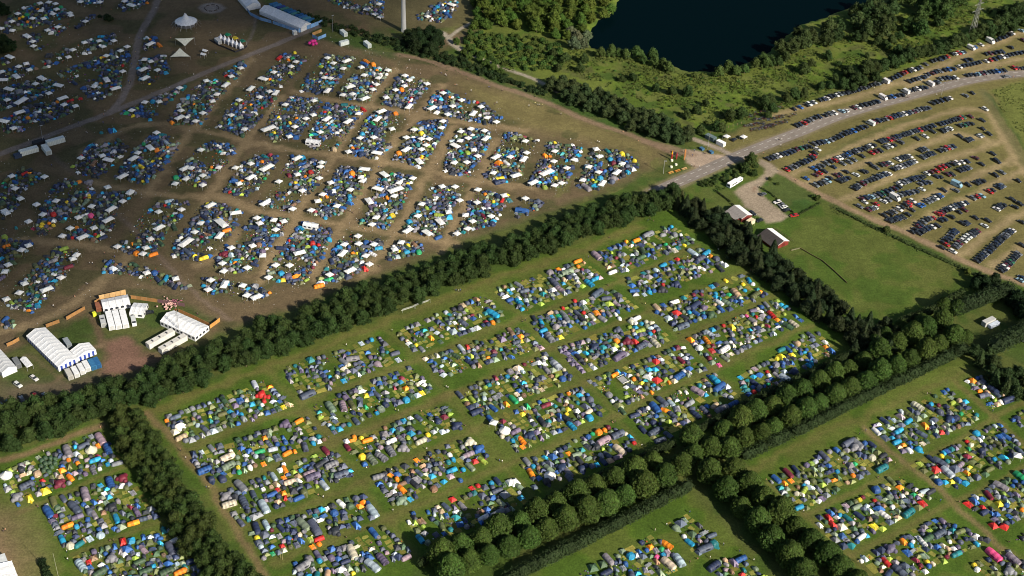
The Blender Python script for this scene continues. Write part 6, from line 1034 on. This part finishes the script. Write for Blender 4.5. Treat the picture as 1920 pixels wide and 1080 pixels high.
mesh_child(t, 'poles', d.data()); mesh_child(t, 'guy_ropes', g.data()); mesh_child(t, 'wall', MB().bar((0, 0, 0), (0, 0, 2.4), 5.8, 5.8, 20, FAB).data(), (.12,.12,.13))
def sail(pts, label):
    q = [P(*Z(cz, x, y), z) for x, y, z in pts]; c = sum(q) / 3; t = root_at('shade_sail', c[0], c[1], 0, label, 'shade sail', 'shade sails'); d = MB(); n = 8; q = [p - np.array([c[0], c[1], 0]) for p in q]; idx = {}; vs = []
    for i in range(n + 1):
        for j in range(n + 1 - i):
            u, v = i / n, j / n; w_ = 1 - u - v; p = q[0] * u + q[1] * v + q[2] * w_; cc = (q[0] + q[1] + q[2]) / 3; k = 1 - (1 - max(u, v, w_)) * .22; idx[i, j] = len(vs); vs.append(cc + (p - cc) * k)
    d.add(vs, [(idx[i, j], idx[i + 1, j], idx[i, j + 1]) for i in range(n) for j in range(n - i)] + [(idx[i + 1, j], idx[i + 1, j + 1], idx[i, j + 1]) for i in range(n) for j in range(n - i - 1)], FAB); mesh_child(t, 'sheet', d.data(), (.60,.60,.50))
    for p in q: mesh_child(t, 'mast', MB().bar((p[0], p[1], 0), (p[0], p[1], p[2] + .2), .09, n=5).data(), (.4,.4,.38))
sail([(225,577,5), (515,565,5), (375,692,2.2)], 'cream triangular shade sail pointing down, upper of two'); sail([(298,720,5), (150,855,2.2), (455,848,2.2)], 'cream triangular shade sail pointing up, lower of two')
for k in range(6):
    px, py = Z(cz, 915 + k * 59, 560 + k * 24); q = P(px, py, 2.5); t = root_at('pagoda_tent', q[0], q[1], H1, f'{ordn(k + 1)} white pagoda from the left in the row of six', 'pagoda', 'row of white pagodas'); d = MB(); r = 1.45; pts = [(-r, -r), (r, -r), (r, r), (-r, r)]
    mid = [(a * .35, b * .35, 3.7) for a, b in pts]; d.add([(*p, 2.5) for p in pts] + mid + [(0, 0, 5.4)], [(0, 1, 5, 4), (1, 2, 6, 5), (2, 3, 7, 6), (3, 0, 4, 7), (4, 5, 8), (5, 6, 8), (6, 7, 8), (7, 4, 8)], FAB); mesh_child(t, 'roof', d.data(), (.66,.66,.70)); mesh_child(t, 'wall', MB().box(-r, r, -r, r, 0, 2.5, FAB).data(), (.40,.40,.44)); mesh_child(t, 'opening', MB().box(-.7, .7, -r - .03, -r, 0, 2.0, FAB).data(), (.04,.04,.05))
for x, y, c, lb in ((1022,520,(.01,.20,.09),'bright green canopy tent behind the pagodas'), (1132,570,(.50,.38,.02),'yellow canopy tent behind the pagodas'), (1242,615,(.01,.14,.08),'dark green canopy tent behind the pagodas')): 
    a = Z(cz, x, y); canopy([(a[0]-6,a[1]),(a[0]+1,a[1]-3.5),(a[0]+6,a[1]),(a[0]-1,a[1]+3.5)], lb, 'coloured canopies', 2.6, c)
box_unit('stall_container', 'container', *Z(cz,868,590), H1, 6, 2.5, 2.4, (.40,.41,.42), 'grey stall container left of the pagodas')
fence('crowd_barrier', [Z(cz,745,610), Z(cz,880,690), Z(cz,940,710), Z(cz,1130,790), Z(cz,1240,750), Z(cz,1310,700)], 1.2, .1, (.025,.025,.03), 'black crowd barrier in front of the pagoda row', 0, 2.5, 'barrier', (.05,.05,.05))
for x, y in ((675,755),(650,810)): a = Z(cz, x, y); canopy([(a[0]-5.5,a[1]+1),(a[0]-2,a[1]-2.5),(a[0]+5.5,a[1]),(a[0]+2.5,a[1]+3)], ('upper' if y < 800 else 'lower') + ' of two small white stall canopies below the sails', 'small stall canopies', 2.3)
for k in range(8):
    a = 2 * math.pi * k / 8; c = P(397, 15.5); t = root_at('fire_bench', c[0] + 4.6 * math.cos(a), c[1] + 4.6 * math.sin(a), a + 1.57, 'dark log bench on the ' + ['right', 'upper right', 'far', 'upper left', 'left', 'lower left', 'near', 'lower right'][k] + ' side of the fire place', 'bench', 'benches round the fire place'); mesh_child(t, 'seat', MB().box(-1.1, 1.1, -.22, .22, .3, .5, MATTE).data(), (.05,.035,.03)); mesh_child(t, 'leg', MB().box(-.9, -.7, -.2, .2, 0, .3, MATTE).data(), (.05,.035,.03)); mesh_child(t, 'leg', MB().box(.7, .9, -.2, .2, 0, .3, MATTE).data(), (.05,.035,.03))
# pink inflatable, pink heap
def blob(name, pts, c, label, cat):
    q = P(*pts[0]); t = MB()
    for x, y, r in pts: p = P(x, y) - q; t.add(ICV * [r, r, r * .9] + [p[0], p[1], r * .8], ICF, FAB)
    o = link(name, tomesh(name, t.data(), True), None, c); o.location = q; setp(o, label, cat)
blob('inflatable_figure', [(*Z(mz,965,595),1.3),(*Z(mz,1000,575),1.5),(*Z(mz,1030,570),1.4),(*Z(mz,1050,600),1.2),(*Z(mz,1010,610),1.2)], (.55,.03,.22), 'hot pink inflatable shape on the trampled ground', 'inflatable')
random.seed(5); blob('pillow_heap', [(*Z(kz, 985 + random.gauss(0, 35), 270 + random.gauss(0, 28)), random.uniform(.3, .6)) for _ in range(60)], (.55,.33,.29), 'heap of pale pink cushions by the dark fence', 'heap')
blob('pillow_heap', [(*Z(kz, 1080 + random.gauss(0, 28), 235 + random.gauss(0, 14)), random.uniform(.25, .5)) for _ in range(30)], (.30,.10,.14), 'heap of dark pink bags right of the pale pink cushions', 'heap')
# coloured totems, gate arch and benches at the road entrance
def totem(px, py, h, c1, c2, label):
    q = P(px, py); t = root_at('totem', q[0], q[1], 0, label, 'sculpture', 'entrance totems'); mesh_child(t, 'shaft', MB().bar((0, 0, 0), (0, 0, h * .65), .32, .5, 6, MATTE).data(), c1); mesh_child(t, 'head', MB().bar((0, 0, h * .65), (.2, 0, h), .55, .12, 6, MATTE).data(), c2)
totem(*Z(ez,312,560), 6.5, (.30,.02,.02), (.62,.28,.01), 'red totem with a yellow top'); totem(*Z(ez,385,545), 4.6, (.25,.025,.03), (.20,.03,.04), 'plain dark red totem')
q = P(*Z(ez,500,560)); t = root_at('gate_arch', q[0], q[1], R(75), 'tall orange wooden arch over the entrance track', 'gate'); d = MB()
for k in range(9): a0, a1 = math.pi * k / 9, math.pi * (k + 1) / 9; d.bar((1.7 * math.cos(a0) + 1.7, 0, 6.2 * math.sin(a0) ** .6), (1.7 * math.cos(a1) + 1.7, 0, 6.2 * max(0, math.sin(a1)) ** .6), .26, n=5, mat=MATTE)
mesh_child(t, 'arch', d.data(), (.38,.16,.05)); mesh_child(t, 'banner', MB().box(.2, 3.2, -.05, .05, 4.0, 4.8, FAB).data(), (.22,.03,.03))
for k, (x, y, c) in enumerate([(300,755,(.50,.26,.07)), (400,728,(.50,.20,.04)), (500,698,(.50,.32,.14))]):
    q = P(*Z(ez, x, y)); t = root_at('picnic_bench', q[0], q[1], H2, ['left', 'middle', 'right'][k] + ' one of three orange wooden benches by the road', 'bench', 'orange benches'); mesh_child(t, 'tabletop', MB().box(-1.7, 1.7, -.4, .4, .7, .78, MATTE).data(), c)
    for s in (-1, 1): mesh_child(t, 'seat', MB().box(-1.7, 1.7, s * .8 - .15, s * .8 + .15, .4, .46, MATTE).data(), c); mesh_child(t, 'leg', MB().box(s * 1.3 - .06, s * 1.3 + .06, -.8, .8, 0, .7, MATTE).data(), c)
for x, y in ((318,575),(380,637),(310,672)): 
    q = P(*Z(ez, x, y)); t = root_at('white_drum', q[0], q[1], 0, ['drum at the foot of the red totem', 'right one of the two white drums on the grass', 'left one of the two white drums on the grass'][(x == 380) + 2 * (x == 310)], 'drum'); mesh_child(t, 'drum', MB().bar((0, 0, 0), (0, 0, .9), .75, .75, 12, MATTE).data(), (.7,.68,.55))
# two football goals
for k, (x0, y0, x1, y1) in enumerate([(590,395,890,290), (355,482,610,400)]):
    gz_ = (720,540,10.29); a, b = P(*Z(gz_, x0, y0)), P(*Z(gz_, x1, y1)); L = np.hypot(*(b - a)[:2]); t = root_at('football_goal', a[0], a[1], math.atan2(b[1] - a[1], b[0] - a[0]), ('right' if k == 0 else 'left') + ' one of the two football goals standing end to end by the belt', 'goal', 'football goals')
    mesh_child(t, 'frame', MB().bar((0, 0, 0), (0, 0, 2.44), .07, n=5).bar((L, 0, 0), (L, 0, 2.44), .07, n=5).bar((0, 0, 2.44), (L, 0, 2.44), .07, n=5).bar((0, 1.8, 0), (L, 1.8, 0), .05, n=4).bar((0, 0, 2.44), (0, 1.8, 0), .04, n=4).bar((L, 0, 2.44), (L, 1.8, 0), .04, n=4).data(), (.42,.44,.40)); d = MB()
    for i in range(int(L / .45)): d.bar((i * .45, 0, 2.44), (i * .45, 1.8, 0), .022, n=3, mat=FAB)
    for i in range(1, 7): d.bar((0, 1.8 * i / 7, 2.44 * (1 - i / 7)), (L, 1.8 * i / 7, 2.44 * (1 - i / 7)), .022, n=3, mat=FAB)
    mesh_child(t, 'net', d.data(), (.5,.52,.48))
# fenced tray-like court among the tents
q = P(*Z((1100,640,4.8),330,345), .5); t = root_at('picnic_court', q[0], q[1], H1, 'grey rectangular ball cage with pale frame among the tents', 'cage'); mesh_child(t, 'frame', MB().bar((-2.6,-2,1),(2.6,-2,1),.09,n=4).bar((2.6,-2,1),(2.6,2,1),.09,n=4).bar((2.6,2,1),(-2.6,2,1),.09,n=4).bar((-2.6,2,1),(-2.6,-2,1),.09,n=4).data(), (.6,.62,.5)); mesh_child(t, 'floor', MB().box(-2.4,2.4,-1.8,1.8,.1,.3,MATTE).data(), (.28,.28,.28))
# wooden poles standing among tents at the bottom
for x0, y0, x1, y1, lb in ((100,870,140,985,'left one'),(135,930,150,990,'right one')): pole('bamboo_pole', *Z(zI, x1, y1), 6, f'{lb} of two slim pale poles over tents at the bottom', 'pole', False, .09, (.6,.5,.28))
# ------------------------------------------------------------------ people
def figure(kind, seed):
    rg = random.Random(seed); b = bmesh.new(); st = rg.uniform(.1, .32) if kind == 'stand' else .1; sit = kind == 'sit'
    z = .45 if sit else .95; J = {}
    def v(n, p, r): J[n] = (b.verts.new(p), r)
    v('pel', (0, 0, z), .14); v('che', (0 if not sit else -.06, 0, z + .32), .16); v('nec', (0, 0, z + .53), .065); v('hed', (.02, 0, z + .72), .105)
    for s, n in ((1, 'l'), (-1, 'r')):
        v('hip' + n, (0, s * .09, z - .06), .10)
        if sit: v('kne' + n, (.42, s * .13, z + .02), .07); v('foo' + n, (.48, s * .13, .05), .05); v('toe' + n, (.62, s * .14, .03), .04)
        else: f = s * st; v('kne' + n, (f * .6 + .03, s * .10, .50), .068); v('foo' + n, (f, s * .11, .07), .045); v('toe' + n, (f + .15, s * .12, .03), .038)
        v('sho' + n, (0, s * .19, z + .46), .062); v('elb' + n, (-.02 + (.1 * s * st), s * .25, z + .20), .045); v('han' + n, (.14, s * .22, z - .02), .036)
    E = [('pel', 'che'), ('che', 'nec'), ('nec', 'hed')] + [(a + n, c + n) for n in 'lr' for a, c in (('hip', 'kne'), ('kne', 'foo'), ('foo', 'toe'), ('sho', 'elb'), ('elb', 'han'))] + [('pel', 'hip' + n) for n in 'lr'] + [('che', 'sho' + n) for n in 'lr']
    for a, c in E: b.edges.new((J[a][0], J[c][0]))
    me = bpy.data.meshes.new('tmp'); b.verts.index_update(); order = {n: J[n][0].index for n in J}; b.to_mesh(me); b.free(); o = bpy.data.objects.new('tmp', me); COL.objects.link(o)
    sm = o.modifiers.new('s', 'SKIN'); sk = me.skin_vertices[0].data
    for n in J: sk[order[n]].radius = (J[n][1],) * 2; sk[order[n]].use_root = n == 'pel'
    ss = o.modifiers.new('u', 'SUBSURF'); ss.levels = 1; ss.render_levels = 1
    ev = o.evaluated_get(bpy.context.evaluated_depsgraph_get()).to_mesh(); V = [tuple(q.co) for q in ev.vertices]; Fc = [tuple(p.vertices) for p in ev.polygons]
    bpy.data.objects.remove(o); d = MB(); skin = (.42, .22, .14); top = rg.choice([(.6,.6,.58), (.03,.03,.04), (.35,.03,.03), (.05,.12,.35), (.5,.45,.2), (.42,.22,.14)]); leg = rg.choice([(.02,.025,.05), (.03,.03,.03), (.2,.17,.12)]); hair = rg.choice([(.03,.02,.015), (.22,.13,.05)])
    for f in Fc:
        c = np.mean([V[i] for i in f], 0); rr = math.hypot(c[0], c[1]); hz = c[2] - z
        t_ = hair if hz > .76 else skin if hz > .52 else (skin if rr > .245 and hz < .3 else top) if hz > .02 else leg if c[2] > (.35 if not sit else .2) else (skin if rg.random() < .5 and 0 else leg)
        d.f.append(f); d.m.append(MATTE); d.t.append(t_)
    d.v = V; nm = {(.6,.6,.58): 'white top', (.03,.03,.04): 'black top', (.35,.03,.03): 'red top', (.05,.12,.35): 'blue top', (.5,.45,.2): 'yellow top', (.42,.22,.14): 'bare torso'}[top]
    return Proto('person', [('body', d.data(), -1, (1, 1, 1))], 1.7, True), nm
FIG = [figure('stand', s) for s in range(9)] + [figure('sit', s) for s in range(20, 23)]
def people(zone, txt, where):
    for tok in txt.split():
        x, y = map(float, tok.split(',')); p, nm = random.choice(FIG); px, py = Z(zone, x, y); q = P(px, py, .8)
        inst('person', p, (q[0], q[1], .0), random.uniform(0, 6.28), 1.05, (1, 1, 1), 'standing' if FIG.index((p, nm)) < 9 else 'seated', where, 'person', 'people', noun='person in ' + nm if 'bare' not in nm else 'person with bare torso')
random.seed(77)
people(zA, '878,45 910,5 798,178 782,215 763,295 765,322 740,360 722,455 735,460 728,470 590,625 583,645 580,690 440,690 390,700 1090,420 1062,410 1207,113 1225,115 330,690 345,692 485,745 843,135 1030,520 160,790 290,930 960,215 1215,298', 'walking the upper gravel paths')
people(zB, '863,340 850,375 1040,405 1065,420 1072,425 1045,412 1190,445 1120,478 1130,478 1310,490 1320,487 1388,507 1345,580 1355,578 715,300 700,320 925,415 1180,530 1210,510 690,940 705,938 715,942 1020,925 405,965', 'on the dirt track beside the big camp')
people(zC, '95,595 130,580 145,590 155,590 170,592 275,640 625,738 712,790 655,320 480,795 490,800 330,785', 'on the dirt track beside the big camp')
people(ez, '495,435 505,430 655,415 625,490 615,640 655,645 730,660 815,460 830,450 345,460', 'on the gravel at the road entrance'); people(q4, '240,290 290,280 320,285 305,385 15,515 255,795 550,970 580,960 690,310 790,290 770,330', 'on the road by the car park'); people(q2, '885,820 915,825 945,825 1405,790 350,680', 'beside the road cars'); people(q3, '1030,855 1060,850 1120,965 1260,1020 1290,1020 810,1020', 'beside the road cars')
people(zD, '505,400 520,400 485,515 588,345 645,365 420,585 300,640 255,10 1375,620 1110,680', 'on the open dirt above the service yard'); people(zE, '1125,552 1140,555 1150,552 508,860 765,778 530,105 545,112 610,205 695,415 720,325 835,945', 'on the grass by the long belt'); people(zF, '765,158 780,150 795,160 550,252 430,365 60,725 75,720 165,880 350,630 540,520 750,630 1160,325 1345,435 730,600 945,795', 'on the paths of the central field')
people(zI, '510,860 535,515 545,520 350,625 378,635 960,365 1370,430 1385,435 785,145 800,150 1175,230 770,710 640,400 930,150 410,300 1070,15 1080,20', 'on the central field paths, lower part'); people(zJ, '600,155 580,210 870,790 1000,720 805,820 1045,980 1115,975 1000,1000 1280,940 1360,990 1430,540 565,212 730,345 1190,900', 'near the avenue'); people(zH, '210,685 245,380 565,240 30,820 18,825 375,940 1045,415 1015,370 1160,580 1175,582 620,875 640,880 380,985', 'on the lower left field'); people(zK, '895,55 915,50 515,280 550,260 715,445 970,655 1075,660 905,705 620,520 200,715 505,1000 1240,870 1265,150 1180,495 1360,885', 'on the lower right field')
# bicycles parked in a mass beside the road
def bike():
    w = []
    for x in (-.55, .55):
        d = MB(); w.append(d)
        for k in range(10): a0, a1 = 2 * math.pi * k / 10, 2 * math.pi * (k + 1) / 10; d.bar((x + .34 * math.cos(a0), 0, .34 + .34 * math.sin(a0)), (x + .34 * math.cos(a1), 0, .34 + .34 * math.sin(a1)), .05, n=3, tint=(.05,.05,.05))
    f = MB()
    for a, b in (((-.55,0,.34),(-.1,0,.34)), ((-.1,0,.34),(-.25,0,.9)), ((-.25,0,.85),(.38,0,.85)), ((-.1,0,.34),(.40,0,.8)), ((.55,0,.34),(.38,0,1.0)), ((.38,-.28,1.0),(.38,.28,1.0)), ((-.38,0,.95),(-.14,0,.95)), ((-.55,0,.34),(-.24,0,.85))): f.bar(a, b, .055, n=4)
    return Proto('bicycle', [('frame', f.data(), -1, None), ('wheel', w[0].data(), -1, (1, 1, 1)), ('wheel', w[1].data(), -1, (1, 1, 1))], 1.8)
BIKE = bike()
for (x0, y0, x1, y1, n) in ((-330,880,240,700,52),(0,940,290,870,34),(-100,1060,350,960,50),(330,880,500,840,10),(-400,1050,-40,990,40),(-260,950,60,880,34),(-300,1120,120,1040,40)):
    for i in range(n):
        t_ = i / n; px, py = Z(q1, x0 + (x1 - x0) * t_ + random.uniform(-14, 14), y0 + (y1 - y0) * t_ + random.uniform(-26, 26)); q = P(px, py, .4)
        inst('bicycle', BIKE, (q[0], q[1], 0), heading(px, py, 10, 5) + random.gauss(0, .3), 1.05, random.choice([(.3,.3,.3),(.04,.04,.05),(.04,.04,.05),(.2,.04,.04),(.06,.10,.2)]), 'parked', 'in the bicycle park by the road', 'bicycle', 'parked bicycles')
emit_all()
